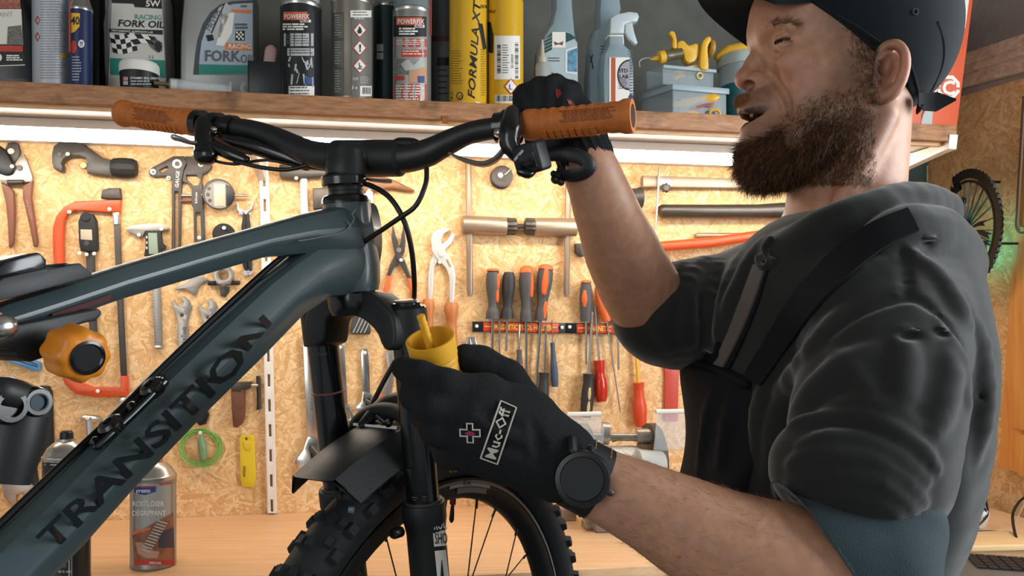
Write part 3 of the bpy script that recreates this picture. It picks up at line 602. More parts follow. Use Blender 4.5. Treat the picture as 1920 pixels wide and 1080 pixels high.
# 18 clear cleaner bottle with green label
z3 = lambda pts: Z(960, 0, 4, pts)
off = SHD-.035
o = plate('spray_bottle', [(1010, SB(1010, SHD-.035))]+z3([(192, 500), (200, 370), (240, 260), (300, 170), (325, 60), (330, -160), (455, -160), (465, 60), (480, 230), (497, 330)])+[(1085, SB(1085, SHD-.035))], mat('blue_clear', '#93a6ad', .15, alpha=.75), off=off, thick=.05, bevel=.012, label='clear cleaner bottle with a green and white label', cat='bottle')
mp0, mp, mp2 = plane_map(off, .0008), plane_map(off, .0014), plane_map(off, .002)
lb = poly_patch(mp0, z3([(215, 380), (300, 245), (420, 240), (490, 320), (495, 690), (440, 640), (300, 620), (225, 600)])[::-1], mat('pale_blue_label', '#a9b6b8', .4), 'label', o)
poly_patch(mp, z3([(242, 400), (250, 300), (300, 245), (300, 372)])[::-1], mat('deep_green_print', '#1f4a40', .5), 'print', lb); poly_patch(mp, z3([(402, 240), (440, 255), (482, 285), (404, 318)])[::-1], mat('deep_green_print'), 'print', lb)
multi_patch(mp2, [z3([(243, y), (299, y-28), (299, y-24), (243, y+4)]) for y in (300, 325, 350, 375)], M_LGREY, 'print', lb, n=1)
patch(mp, (1035.5, 60, 1060.5, 89), M_WPRINT, 'sticker', lb); poly_patch(mp2, z3([(315, 310), (350, 325), (385, 308), (380, 340), (350, 332), (322, 340)])[::-1], mat('brown_print', '#7b3f35', .5), 'emblem', lb)
poly_patch(mp, z3([(400, 375), (488, 345), (490, 560), (398, 545)])[::-1], mat('window_print', '#cfd6d6', .5), 'picture_print', lb); poly_patch(mp2, z3([(418, 385), (488, 360), (489, 540), (418, 535)])[::-1], mat('sky_blue_print', '#5b87a0', .5, var=.4, vscale=90), 'picture_print', lb)
print_lines(mp, 1028, 108, 1056, 118, 2, M_GPRINT, lb, fill=.4, words=2); multi_patch(mp2, [z3([(300, 540), (440, 640), (440, 646), (300, 548)])], M_GPRINT, 'picture_print', lb)
# 19 small glue bottle in front
c = shelf_at(1017, SHD-.02); t = thing('glue_bottle', 'small translucent dropper bottle with pointed nozzle', 'bottle', c)
zz = lambda y: zat(y, c.y)-c.z
MB().lathe(c, UP, [(0, 0), (.013, 0), (.014, .002), (.014, zz(124)), (.012, zz(120)), (.006, zz(117)), (0, zz(117))], 20).build('body', mat('milky_plastic', '#a9aba6', .3, alpha=.8), t)
MB().lathe(c, UP, [(.0075, zz(118)), (.0075, zz(108)), (.0045, zz(104)), (.002, zz(76)), (.0012, zz(74)), (0, zz(74))], 16).build('nozzle', mat('peach_plastic', '#c3b3a8', .35), t)
# 20, 21 trigger spray bottles
off2 = SHD-.09
o = plate('spray_bottle', [(1105, SB(1105, SHD-.09))]+z3([(575, 560), (595, 330), (620, 215), (660, 200), (655, 60), (680, -160), (800, -160), (830, 60), (790, 210), (840, 300)])+[(1175, SB(1175, SHD-.09))], mat('blue_clear'), off=off2, thick=.05, bevel=.012, label='pale clear bottle with a pen cross, standing behind the white trigger sprayer', cat='bottle')
mp = plane_map(off2, .0008); multi_patch(mp, [z3([(585, 420), (592, 418), (612, 515), (605, 518)]), z3([(604, 405), (609, 408), (588, 470), (583, 468)])], M_KPRINT, 'pen_mark', o); print_lines(mp, 1126, 86, 1138, 150, 12, M_GPRINT, o, fill=.35, words=1)
off = SHD-.03
c = Wp(1161, HOR, off-.024); t = thing('trigger_spray_bottle', 'clear blue spray bottle with white trigger head and orange striped label', 'bottle', Vector((c.x, c.y, SHZ)))
plate('body', [(1132, SB(1132, SHD-.03))]+z3([(680, 560), (690, 400), (725, 330), (730, 255), (845, 255), (850, 325), (900, 370), (925, 500)])+[(1191, SB(1191, SHD-.03))], mat('blue_clear'), t, off=off, thick=.048, bevel=.012)
plate('collar', z3([(722, 332), (726, 250), (845, 250), (850, 332)]), M_WPRINT, t, off=off-.004, thick=.036, bevel=.008)
M_WPL = mat('white_plastic', '#b9c2c4', .35)
plate('spray_head', z3([(735, 250), (740, 130), (790, 100), (880, 82), (945, 90), (958, 120), (945, 160), (900, 165), (850, 180), (845, 250)]), M_WPL, t, off=off-.008, thick=.026, bevel=.005)
plate('trigger', z3([(850, 180), (905, 165), (920, 240), (945, 320), (925, 335), (880, 290), (850, 240)]), M_WPL, t, off=off-.014, thick=.012, bevel=.003)
mp0, mp, mp2 = plane_map(off, .0008), plane_map(off, .0014), plane_map(off, .002)
lb = patch(mp0, tuple([960+730/4, 430/4, 960+882/4, 850/4]), M_WPRINT, 'label', t); patch(mp, (960+745/4, 108, 960+776/4, 212), mat('burnt_orange_print', '#b1522c', .5), 'stripe', lb)
for k, m_, f_ in ((1, M_KPRINT, mp), (.9, mat('lilac_print', '#9c96a0', .5), mp2)): poly_patch(f_, [(960+882/4, (560-112*k)/4)]+[(960+882/4-92*k/4*math.cos(a), (562+116*k*math.sin(a))/4) for a in [-1.5+i*.25 for i in range(13)]]+[(960+882/4, (560+116*k)/4)], m_, 'emblem', lb)
mp3 = plane_map(off, .0026); lettering(mp3, 'ITD', (1161.5, 136), 7, M_KPRINT, lb, bold=.02); lettering(mp3, 'LAB', (1161, 147), 7, M_KPRINT, lb, bold=.02); print_lines(mp3, 1161, 149, 1179, 168, 5, mat('plum_print', '#5c4450', .5), lb, fill=.4, words=2)
print_lines(mp, 1181, 95, 1190, 180, 16, M_GPRINT, t, fill=.35, words=2); poly_patch(mp, [(1183+4.5*math.cos(a), 182+5*math.sin(a)) for a in [i*math.pi/6 for i in range(12)]], M_BLUE, 'emblem', t)
# plastic boxes
M_BOX = mat('clear_box', '#a4b0b3', .2, alpha=.32); M_YEL = mat('yellow_nylon', '#d9a62e', .4, var=.05)
def turned_box(name, label, x_c, xl, xr, y0, y1, zbase, m, lidm=None, lid=(0, 0), back=.03):
    """clear box with a corner towards the viewer at column x_c, faces reaching columns xl and xr"""
    k = Wp(x_c, HOR, SHD-back); k = Vector((k.x, k.y, zbase)); h = (y1-y0)/F*k.y
    e1 = (WU*.995+WN*-.1).normalized(); e2 = (-WU*.42-WN*.9).normalized()
    a = .001
    while (O+Vector((0,0,0))) and ((k+e1*a-O).x/(k+e1*a-O).y*F+CX) < xr: a += .001
    b_ = .001
    while ((k+e2*b_-O).x/(k+e2*b_-O).y*F+CX) > xl and b_ < .16: b_ += .001
    c = k+e1*a/2+e2*b_/2; t = thing(name, label, 'box', c); q = MB(); th = .0016
    n1 = e2; n2 = e1
    q.box(c+UP*th, e1*a/2, e2*b_/2, UP*th)
    q.box(k+e1*a/2+e2*th+UP*h/2, e1*a/2, e2*th, UP*h/2); q.box(k+e1*a/2+e2*(b_-th)+UP*h/2, e1*a/2, e2*th, UP*h/2)
    q.box(k+e2*b_/2+e1*th+UP*h/2, e2*b_/2, e1*th, UP*h/2); q.box(k+e2*b_/2+e1*(a-th)+UP*h/2, e2*b_/2, e1*th, UP*h/2)
    q.build('box', m, t)
    if lidm:
        l = MB(); l.box(c+UP*(h+.001), e1*(a/2+.004), e2*(b_/2+.004), UP*.002)
        l.box(k+e1*a/2-e2*.0035+UP*(h-.004), e1*(a/2+.004), e2*.001, UP*.005); l.box(k+e2*b_/2-e1*.0035+UP*(h-.004), e2*(b_/2+.004), e1*.001, UP*.005); l.build('lid', lidm, t, bevel=.0008)
    return t, k, e1, e2, a, b_, h
def lever(px0, py0, px1, py1, Y, w, m, name='tyre_lever', label='', cat='tool', group=None):
    a = P(px0, py0, Y); b = P(px1, py1, Y+.004); d = b-a
    t = MB().tube([a, a+d*.25, a+d*.6+UP*.002, a+d*.9, b], [w*.5, w*.9, w*.7, w, w*.5], 8, flat=.4, up=WN, smooth=3, rnd=True).build(name, m, None, label=label, cat=cat)
    if group: t['group'] = group
    return t
t, k, e1, e2, a, b_, h = turned_box('storage_box', 'lidded clear plastic box of yellow parts on the shelf edge', 1262, 1204, 1361, 163, 224, SHZ, M_BOX, M_FROST, back=.025)
Yb = k.y+.02
lever(1264, 196, 1346, 182, Yb, .009, M_YEL, label='largest yellow tyre lever inside the lidded clear box', name='tyre_lever')
lever(1292, 205, 1338, 196, Yb-.006, .004, mat('faded_red', '#a05a50', .45), label='dull red strip inside the lidded clear box', name='plastic_strip')
lever(1289, 210, 1308, 213, Yb-.008, .005, M_YEL, label='short yellow clip inside the lidded clear box', name='plastic_clip')
ce = P(1340, 213, Yb-.004); MB().tube([ce+WU*(.011*math.cos(a))+UP*(.0085*math.sin(a)) for a in [i*math.pi/8 for i in range(16)]], .003, 8, closed=True).build('ring_clip', M_YEL, None, label='yellow ring shaped clip inside the lidded clear box', cat='clip')
z1 = SHZ+h+.005
t, k, e1, e2, a, b_, h = turned_box('storage_box', 'open clear plastic box stacked on the lidded one', 1243, 1212, 1337, 121, 156, z1, M_BOX, back=.035)
MB().box(k+e1*a*.5-e2*.004+UP*(h-.003), e1*a*.52, e2*.002, UP*.003).build('rim', M_FROST, t)
Yb = k.y+.02
lever(1268, 134, 1316, 124, Yb, .005, mat('pale_yellow', '#dcc27c', .45), label='pale yellow lever lying in the open clear box', name='tyre_lever')
lever(1262, 146, 1282, 142, Yb-.004, .007, M_YEL, label='yellow clip in the left of the open clear box', name='plastic_clip')
ce = P(1312, 142, Yb); MB().tube([ce+WU*(.006*math.cos(a))+UP*(.006*math.sin(a)) for a in [i*math.pi/6 for i in range(12)]], .002, 6, closed=True).build('ring_clip', mat('pale_yellow'), None, label='small pale ring in the open clear box', cat='clip')
# yellow bar clamp and syringe on top
Yc = k.y+.03; zt = z1+h
t = thing('plastic_clamp', 'yellow plastic clamp standing on the open clear box', 'clamp', P(1300, 120, Yc))
offc = (W0-P(1300, 120, Yc)).dot(-WN) if False else (P(1300, 120, Yc)-W0).dot(WN)
plate('jaw', z3([(1240, 360), (1250, 310), (1290, 300), (1330, 335), (1390, 320), (1410, 370), (1395, 440), (1340, 470), (1300, 450), (1280, 380)]), M_YEL, t, off=offc+.012, thick=.022, bevel=.005, soft=3)
plate('jaw', z3([(1410, 480), (1425, 330), (1460, 275), (1490, 270), (1500, 295), (1475, 350), (1478, 430), (1480, 510), (1450, 525), (1420, 515)]), M_YEL, t, off=offc+.02, thick=.02, bevel=.005, soft=3)
plate('arm', z3([(1180, 250), (1195, 228), (1225, 240), (1240, 300), (1240, 360), (1205, 355), (1205, 290)]), M_YEL, t, off=offc+.01, thick=.014, bevel=.004, soft=3)
MB().tube([P(1282, 97, Yc), P(1330, 92, Yc)], .003, 8).build('bar', M_STEEL, t)
MB().lathe(P(1328, 90, Yc), WU, [(0, 0), (.016, 0), (.018, .004), (.016, .01), (0, .01)], 20).build('knob', mat('dull_yellow', '#a97f24', .45), t)
t = thing('glue_applicator', 'black and yellow applicator with a pointed tip lying on the open clear box', 'applicator', P(1250, 106, Yc-.02))
MB().lathe(P(1236, 108, Yc-.02), (P(1285, 98, Yc-.01)-P(1236, 108, Yc-.02)), [(.001, -.018), (.006, -.004), (.012, 0), (.0125, .012), (.011, .014), (.0105, .03), (.0105, .05), (0, .052)], 18).build('tube', mat('smoky_plastic', '#5c5238', .3), t)
MB().lathe(P(1236, 108, Yc-.02), (P(1285, 98, Yc-.01)-P(1236, 108, Yc-.02)), [(.0005, -.021), (.0065, -.0045), (.0128, -.0005), (.0132, .011), (.0128, .0115)], 18).build('tip', M_YEL, t)
MB().tube([P(1224, 108, Yc-.02), P(1206, 110, Yc-.02), P(1199, 116, Yc-.02), P(1200, 126, Yc-.02)], .0012, 6, smooth=4).build('wire', M_FROST, t)
# teal tub behind the head
c = shelf_at(1398, SHD-.075); t = thing('storage_tub', 'tall teal plastic tub beside the clear boxes', 'tub', c); r = .055; zz = lambda y: zat(y, c.y)-c.z
MB().lathe(c, UP, [(0, 0), (r*.93, 0), (r*.95, .003), (r, zz(165)), (r*.95, zz(165)), (r*.9, .006), (0, .006)], 32).build('body', mat('teal_plastic', '#1b5d68', .35), t)
MB().lathe(c, UP, [(r*1.0, zz(165)), (r*1.03, zz(128)), (r*1.0, zz(128)), (r*.97, zz(165))], 32).build('clear_wall', M_FROST, t)
MB().lathe(c, UP, [(r*1.08, zz(130)), (r*1.1, zz(128)), (r*1.1, zz(110)), (r*1.0, zz(108)), (r*1.0, zz(130))], 32).build('rim', mat('milky_rim', '#a9b3b4', .35), t)
MB().tube([P(1348, 106, c.y-.012), P(1365, 97, c.y-.01), P(1397, 92, c.y-.01)], [.011, .017, .019], 14, flat=.8, rnd=True).build('nozzle_cap', M_YEL, None, label='yellow cone shaped cap lying in the teal tub', cat='cap')
# orange carton at the right end
off = SHD-.004
xs = lambda x, y: (1440+x/4, y/4)
o = plate('carton', [(1650, SB(1650, SHD-.004)), (1672, -60), (1832, -60), (1794.5, SB(1794, SHD-.004))], mat('orange_card', '#d2562c', .5, var=.03), off=off, thick=.16, bevel=.002, label='orange cardboard box with a white letter C emblem', cat='box')
mp0, mp, mp2 = plane_map(off, .0008), plane_map(off, .0014), plane_map(off, .002); z4 = lambda pts: Z(1440, 0, 4, pts)
lb = poly_patch(mp0, z4([(1290, -80), (1518, -80), (1480, 212), (1350, 205)])[::-1], M_WPRINT, 'label', o)
multi_patch(mp, [z4([(x, 150), (x+rr.choice((4, 7)), 150), (x+rr.choice((4, 7)), 183), (x, 183)]) for x in range(1372, 1452, 10)], M_KPRINT, 'barcode', lb); print_lines(mp, 1783, -5, 1808, 33, 7, M_GPRINT, lb, fill=.35, words=3)
multi_patch(mp0, [z4([(1372, 254), (1460, 258), (1460, 268), (1372, 264)])], M_WPRINT, 'line', o); print_lines(mp0, 1785, 58.5, 1806, 62.5, 1, mat('dark_red_print', '#7a2c22', .5), o, words=2)
def octo(cx, cy, r, f_, m_, nm, par): return poly_patch(f_, z4([(cx+r*math.cos(a)*.92, cy+r*math.sin(a)) for a in [math.pi/8+i*math.pi/4 for i in range(8)]]), m_, nm, par)
em = octo(1355, 655, 97, mp0, M_WPRINT, 'emblem', o); octo(1355, 655, 68, mp, mat('orange_card'), 'emblem', o)
multi_patch(mp, [z4([(1260, 650), (1292, 650), (1292, 668), (1260, 668)]), z4([(1412, 655), (1448, 658), (1448, 674), (1412, 671)])], mat('orange_card'), 'gap', o)
lettering(mp2, 'C', z4([(1354, 708)])[0], 25, M_WPRINT, o, bold=.05, align='CENTER', xs=.95)
poly_patch(mp0, z4([(1180, 720), (1290, 600), (1275, 660), (1258, 705)])[::-1], M_WPRINT, 'print', o); poly_patch(mp0, z4([(1180, 800), (1240, 806), (1228, 950), (1143, 945)])[::-1], M_LGREY, 'print', o); poly_patch(mp0, z4([(1165, 812), (1196, 800), (1150, 890)])[::-1], mat('dark_red_print'), 'print', o)
multi_patch(mp, [z4([(1366, 490), (1396, 460), (1392, 494), (1380, 492)])], M_KPRINT, 'tear', o)
# ================================================================ tools on the wall
u1 = lambda pts: Z(0, 230, 4, pts); u2 = lambda pts: Z(480, 230, 4, pts); u3 = lambda pts: Z(960, 230, 4, pts)
v1 = lambda pts: Z(0, 460, 4, pts); v2 = lambda pts: Z(480, 460, 4, pts); v3 = lambda pts: Z(860, 460, 4, pts)
w1 = lambda pts: Z(0, 700, 2.842, pts); w2 = lambda pts: Z(480, 700, 2.842, pts); w3 = lambda pts: Z(860, 700, 2.842, pts)
M_CHR = mat('chrome', '#c9c5be', .22, metal=.95, var=.04); M_SAT = mat('satin_steel', '#a8a199', .38, metal=.85, var=.08); M_DKS = mat('dark_steel', '#55504b', .42, metal=.7, var=.1)
M_GUN = mat('gunmetal', '#4b4743', .45, metal=.4, var=.08); M_BRN = mat('brown_grip', '#7d4f3c', .5, var=.06); M_RUB = mat('black_rubber', '#232325', .6, bump=.15, bscale=400)
M_ORG = mat('orange_lacquer', '#cf4f22', .35, var=.04); M_ORH = mat('orange_handle', '#d9652f', .42); M_GRH = mat('grey_handle', '#4d4b4a', .55, bump=.2, bscale=500); M_LCD = mat('lcd', '#b9ae96', .3)
def px(n, y=1.6): return n/F*y
def tool(name, label, x, y, cat='tool', group=None): return thing(name, label, cat, Wp(x, y, 0), group)
def rod(name, pts, r, m, par, off, n=10, **k):
    """round bar along pixel points, radius in pixels"""
    Y = Wp(*pts[0]).y; rr = [px(q, Y) for q in r] if isinstance(r, (list, tuple)) else px(r, Y)
    b = MB().tube([Wp(x, y, off) for x, y in pts], rr, n, up=WN, smooth=k.pop('smooth', 0), rnd=k.pop('rnd', False), flat=k.pop('flat', 1)); return b.build(name, m, par, **k)
def disc(name, x, y, r, m, par, off, th, n=24, hole=0, prof=None):
    Y = Wp(x, y).y; R = px(r, Y); h = px(hole, Y); b = MB(); e = min(th*.25, .001)
    pr = [(h, 0), (R, 0), (R, th-e), (R-e, th), (h, th)] if not prof else [(px(a, Y), d) for a, d in prof]
    if hole: b.lathe(Wp(x, y, off-th), WN, pr, n); b.f = b.f[:-2]; k = len(pr); b.f += [((k-1)*n+j, (k-1)*n+(j+1) % n, (j+1) % n, j) for j in range(n)]
    else: b.lathe(Wp(x, y, off-th), WN, pr, n)
    return b.build(name, m, par)
# cable cutters
t = tool('cable_cutter', 'cable cutter pliers with brown handles hanging at the far left of the tool wall', 35, 330, 'pliers')
plate('blade', u1([(0, 172), (50, 228), (85, 290), (98, 338), (85, 376), (50, 392), (0, 384), (-60, 330), (-60, 200)]), mat('black_plastic'), t, off=.02, thick=.008, bevel=.003, soft=2)
plate('jaw', u1([(36, 200), (55, 152), (100, 138), (136, 158), (150, 215), (140, 260), (110, 300), (70, 270)]), M_GUN, t, off=.011, thick=.008, bevel=.002)
plate('jaw', u1([(150, 240), (180, 235), (205, 295), (240, 400), (240, 445), (170, 450), (115, 470), (60, 472), (0, 440), (-20, 380), (90, 380), (100, 320)]), M_SAT, t, off=.012, thick=.007, bevel=.002)
disc('bolt', *u1([(85, 216)])[0], 6, M_CHR, t, .0135, .003); disc('bolt', *u1([(148, 340)])[0], 5.5, M_DKS, t, .0145, .003)
MB().tube([Wp(x, y, .016) for x, y in u1([(58, 448), (175, 446)])], .0055, 12).build('spring', M_DKS, t)
plate('handle', u1([(0, 445), (60, 472), (98, 510), (108, 640), (105, 800), (98, 905), (72, 940), (60, 930), (52, 760), (36, 600), (10, 500)]), M_BRN, t, off=.016, thick=.013, bevel=.005)
lb = plate('handle', u1([(165, 470), (240, 432), (232, 560), (258, 740), (281, 900), (270, 935), (245, 930), (220, 800), (188, 660), (163, 560)]), M_BRN, t, off=.016, thick=.013, bevel=.005)
lettering(plane_map(.016, .0006), 'KRAFTFORM', u1([(192, 580)])[0], 4.5, mat('tan_stamp', '#a37c68', .5), t, ang=76)
screw(25, 313, .013)
# pipe cutter
t = tool('pipe_cutter', 'dark grey pipe cutter with a fluted black knob', 170, 300)
plate('body', u1([(384, 240), (398, 175), (440, 142), (490, 138), (620, 156), (680, 200), (760, 258), (845, 282), (848, 395), (652, 378), (640, 330), (652, 300), (640, 268), (590, 250), (520, 250), (478, 272), (458, 302), (470, 330), (462, 365), (430, 364), (398, 338), (386, 300)]), mat('graphite', '#4a4744', .4, metal=.3), t, off=.026, thick=.024, bevel=.004)
disc('bolt', *u1([(450, 240)])[0], 5, M_DKS, t, .0275, .003); disc('cutting_wheel', *u1([(632, 322)])[0], 6.5, mat('brass'), t, .018, .006)
b = MB(); c0 = Wp(*u1([(838, 338)])[0], .019); Yk = c0.y
prof = [(.5, 0), (15, .001), (17, .004), (18.5, .014), (19, .03), (18, .044), (15, .05), (.5, .0505)]
s_, u_, d_ = frame_of(WU, UP)
b.rings([[c0+WU*h+(s_*math.cos(a)+u_*math.sin(a))*px(r*(1-.07*(j % 3 == 0)), Yk) for j, a in enumerate([-2*math.pi*i/36 for i in range(36)])] for r, h in prof]); b.build('knob', M_RUB, t, fix=True)
screw(129, 290, .027); screw(208, 325, .006)
# hacksaw
t = tool('hacksaw', 'orange framed hacksaw hung upright beside the pocket gauge', 170, 560, 'saw')
plate('frame', [(225, 374), (225, 397), (200, 398), (140, 394), (127, 400), (120, 412), (118, 455), (119, 500), (121, 600), (124, 680), (134, 707), (150, 718), (176, 726), (225, 727), (225, 705), (239, 705), (241, 744), (176, 745), (141, 739), (121, 721), (112, 695), (108, 600), (102, 520), (98, 460), (98, 428), (104, 405), (118, 388), (140, 377)], M_ORG, t, off=.014, thick=.013, bevel=.003)
plate('grip', [(188, 371), (190, 356), (203, 352), (224, 352), (226, 372), (215, 374)], M_GUN, t, off=.018, thick=.017, bevel=.004)
plate('tensioner', [(211, 396), (223, 396), (224, 421), (212, 421)], M_CHR, t, off=.011, thick=.008, bevel=.001)
plate('blade', [(213, 419), (225, 419), (231, 560), (238, 706), (226, 706), (219, 560)], M_DKS, t, off=.009, thick=.003, bevel=.0004)
screw(132, 398, .015); screw(207, 393, .015); screw(185, 733, .015)
# pocket gauge
t = tool('digital_gauge', 'black pocket gauge with a small beige display inside the hacksaw frame', 163, 440, 'gauge')
plate('body', u1([(582, 740), (600, 690), (640, 680), (690, 686), (715, 730), (722, 800), (728, 950), (705, 968), (600, 962), (588, 900)]), M_RUB, t, off=.02, thick=.019, bevel=.004)
plate('display', u1([(602, 800), (688, 802), (692, 882), (604, 876)]), M_LCD, t, off=.0212, thick=.002); disc('dial', *u1([(646, 708)])[0], 8.5, M_DKCAP, t, .0225, .004); disc('button', *u1([(652, 905)])[0], 5, M_GUN, t, .0215, .003)
plate('stem', u1([(640, 965), (705, 968), (712, 1200), (725, 1640), (738, 1840), (692, 1840), (672, 1640), (650, 1200)]), M_GUN, t, off=.012, thick=.009, bevel=.002)
plate('tip', v1([(690, 905), (735, 890), (766, 915), (740, 932), (700, 935)]), M_CHR, t, off=.012, thick=.01, bevel=.002)
for x, y in u1([(604, 980), (656, 990), (714, 984)]): screw(x, y, .012)
screw(*v1([(702, 945)])[0], .0)
# caliper
t = tool('digital_caliper', 'steel digital caliper with black display housing', 285, 500, 'caliper')
plate('jaws', u1([(944, 797), (985, 770), (1080, 760), (1115, 755), (1188, 755), (1268, 790), (1255, 806), (1180, 812), (1088, 815), (1072, 852), (1010, 842), (950, 812)]), M_SAT, t, off=.01, thick=.005, bevel=.001)
plate('beam', [(279, 420), (296, 420), (305, 652), (290, 652)], M_SAT, t, off=.007, thick=.004, bevel=.0006)
multi_patch(plane_map(.007), [[(285+y*.045, 545+y), (289+y*.045, 545+y), (289+y*.045, 545.6+y), (285+y*.045, 545.6+y)] for y in range(0, 100, 6)], M_GPRINT, 'scale', t, n=1, kind='stuff')
plate('housing', u1([(1086, 808), (1205, 808), (1215, 900), (1240, 925), (1232, 955), (1212, 950), (1215, 990), (1078, 1000), (1090, 930)]), M_RUB, t, off=.017, thick=.012, bevel=.002)
plate('display', u1([(1110, 826), (1176, 826), (1186, 985), (1116, 985)]), mat('green_lcd', '#8f9d8b', .3), t, off=.0182, thick=.002)
multi_patch(plane_map(.017), [u1([(1095, y), (1105, y), (1106, y+18), (1096, y+18)]) for y in (850, 890, 930)], mat('cream_print'), 'key_print', t, n=1)
plate('end_stop', [(289, 648), (305, 648), (305.5, 653), (289.5, 653)], M_CHR, t, off=.009, thick=.008); screw(262, 441, .006); screw(304, 430, .01)
# alignment gauge with dial
t = tool('alignment_gauge', 'dark two legged alignment gauge with white lettering and a round dial', 350, 380, 'gauge')
plate('arm', u1([(1115, 365), (1140, 335), (1300, 250), (1380, 250), (1400, 300), (1378, 350), (1362, 440), (1358, 700), (1355, 945), (1340, 965), (1285, 965), (1288, 650), (1285, 480), (1290, 440), (1240, 398), (1160, 410), (1125, 398)]), M_GUN, t, off=.012, thick=.008, bevel=.0015, holes=[u1([(1310, 515), (1336, 515), (1334, 935), (1308, 935)]), u1([(1192, 355), (1250, 326), (1268, 343), (1212, 376)])])
plate('arm', u1([(1390, 250), (1515, 255), (1575, 295), (1585, 340), (1550, 375), (1518, 388), (1512, 440), (1522, 500), (1522, 640), (1532, 700), (1537, 930), (1520, 965), (1456, 965), (1450, 640), (1436, 620), (1436, 500), (1410, 460), (1366, 440), (1378, 360), (1402, 330)]), M_GUN, t, off=.012, thick=.008, bevel=.0015, holes=[u1([(1395, 392), (1470, 392), (1502, 425), (1488, 470), (1450, 470), (1402, 428)]), u1([(1470, 672), (1502, 672), (1508, 880), (1472, 880)])])
for x, y, r in ((1330, 310, 9), (1150, 370, 5.5), (1508, 312, 5.5), (1266, 416, 4)):
    X = u1([(x, y)])[0]; disc('washer', *X, r, M_CHR, t, .0145, .003); disc('bolt', *X, r*.5, M_DKS, t, .016, .002)
lettering(plane_map(.012), 'GAUGE', u1([(1338, 490)])[0], 6.5, M_WPRINT, t, ang=-86, bold=.02, shear=.2); lettering(plane_map(.012), '0.01mm', u1([(1480, 605)])[0], 4.5, M_WPRINT, t, ang=-90, bold=.02)
c = u1([(1645, 542)])[0]; disc('dial', *c, 28, M_GUN, t, .026, .016, 32); disc('dial_face', *c, 25.5, mat('dial_grey', '#8a857f', .4), t, .0272, .002, 32)
plate('display', u1([(1602, 456), (1688, 456), (1690, 626), (1606, 626)]), M_LCD, t, off=.0285, thick=.002); plate('dark_panel', u1([(1694, 462), (1735, 480), (1755, 530), (1750, 580), (1725, 615), (1696, 628)]), M_DKCAP, t, off=.0283, thick=.002)
for x, y in u1([(1568, 495), (1560, 540), (1575, 585)]): disc('button', x, y, 3.2, M_GUN, t, .0285, .002)
rod('stem', u1([(1750, 545), (1865, 547)]), [2.5, 2.5], M_CHR, t, .018); rod('rod', u1([(1358, 545), (1440, 545)]), 2.5, M_CHR, t, .008); rod('rod', u1([(1358, 585), (1440, 585)]), 3, M_BRN, t, .008); rod('stem', u1([(1512, 541), (1540, 541)]), 2.2, M_CHR, t, .018)
screw(*u1([(1425, 350)])[0], .0); screw(*u1([(1498, 865)])[0], .004)
# small nippers
t = tool('nippers', 'small chrome nippers with black handles beside the dial gauge', 459, 430, 'pliers')
plate('jaw', u1([(1770, 610), (1785, 600), (1795, 640), (1820, 650), (1840, 665), (1835, 700), (1810, 695), (1775, 655)]), M_CHR, t, off=.01, thick=.007, bevel=.002); plate('jaw', u1([(1900, 600), (1885, 598), (1878, 640), (1855, 655), (1832, 665), (1840, 700), (1862, 690), (1895, 650)]), M_CHR, t, off=.0105, thick=.007, bevel=.002)
rod('handle', [(461, 402), (457, 440), (459, 490), (463, 508)], [4.5, 5, 5, 3], M_RUB, t, .009, smooth=3); rod('handle', [(463, 402), (466, 440), (468, 490), (470, 508)], [4, 5, 5, 3], M_RUB, t, .011, smooth=3)
for x, y in ((462, 512), (470, 511)): disc('end_ring', x, y, 6, M_CHR, t, .012, .009)
screw(*u1([(1808, 682)])[0]); screw(*u1([(1872, 678)])[0])
# round puller and spoke key
t = tool('lockring_tool', 'round black lockring tool half behind the bicycle top tube', 421, 438); disc('body', 421, 440, 20, M_RUB, t, .022, .0215, 28, prof=[(.1, 0), (20, 0), (20, .012), (17, .016), (12, .016), (11, .0215), (.1, .0215)]); screw(421, 428, .022)
t = tool('spoke_key', 'round notched chrome spoke key with black cross bar', 419, 518)
plate('ring', [(419+(21 if i % 2 else 19)*math.cos(i*math.pi/10), 516+(21 if i % 2 else 19)*math.sin(i*math.pi/10)) for i in range(20)], M_SAT, t, off=.016, thick=.009, bevel=.002, holes=[[(419+9.5*math.cos(i*math.pi/9), 516+9.5*math.sin(i*math.pi/9)) for i in range(18)]])
rod('cross_bar', [(390, 531), (450, 530)], 4, M_RUB, t, .006); plate('tab', v1([(1640, 310), (1720, 310), (1718, 350), (1690, 388), (1655, 378)]), M_DKS, t, off=.007, thick=.006, bevel=.001)
t = tool('tri_wrench', 'flat three armed grey wrench above the cone spanners', 360, 530, 'wrench'); plate('plate', v1([(1308, 320), (1340, 302), (1390, 290), (1440, 235), (1530, 235), (1568, 262), (1530, 272), (1492, 310), (1472, 372), (1446, 372), (1420, 340), (1380, 325), (1325, 335)]), M_SAT, t, off=.006, thick=.005, bevel=.001)
def flat_tool(name, label, cat, outer, m, off=.006, th=.005, holes=(), bevel=.001, group=None, soft=0):
    o = plate(name, outer, m, None, off=off, thick=th, bevel=bevel, holes=holes, label=label, cat=cat, soft=soft)
    if group: o['group'] = group
    return o
o = flat_tool('cone_spanner', 'grey cone spanner with vertical stamped lettering', 'spanner', v1([(1300, 418), (1308, 402), (1322, 440), (1345, 456), (1370, 446), (1376, 420), (1352, 388), (1380, 380), (1424, 420), (1440, 468), (1420, 530), (1406, 580), (1415, 640), (1420, 980), (1345, 980), (1330, 640), (1336, 580), (1320, 520), (1297, 470)]), M_SAT, holes=[[(341.5+3*math.cos(i*math.pi/5), 591+3*math.sin(i*math.pi/5)) for i in range(10)]])
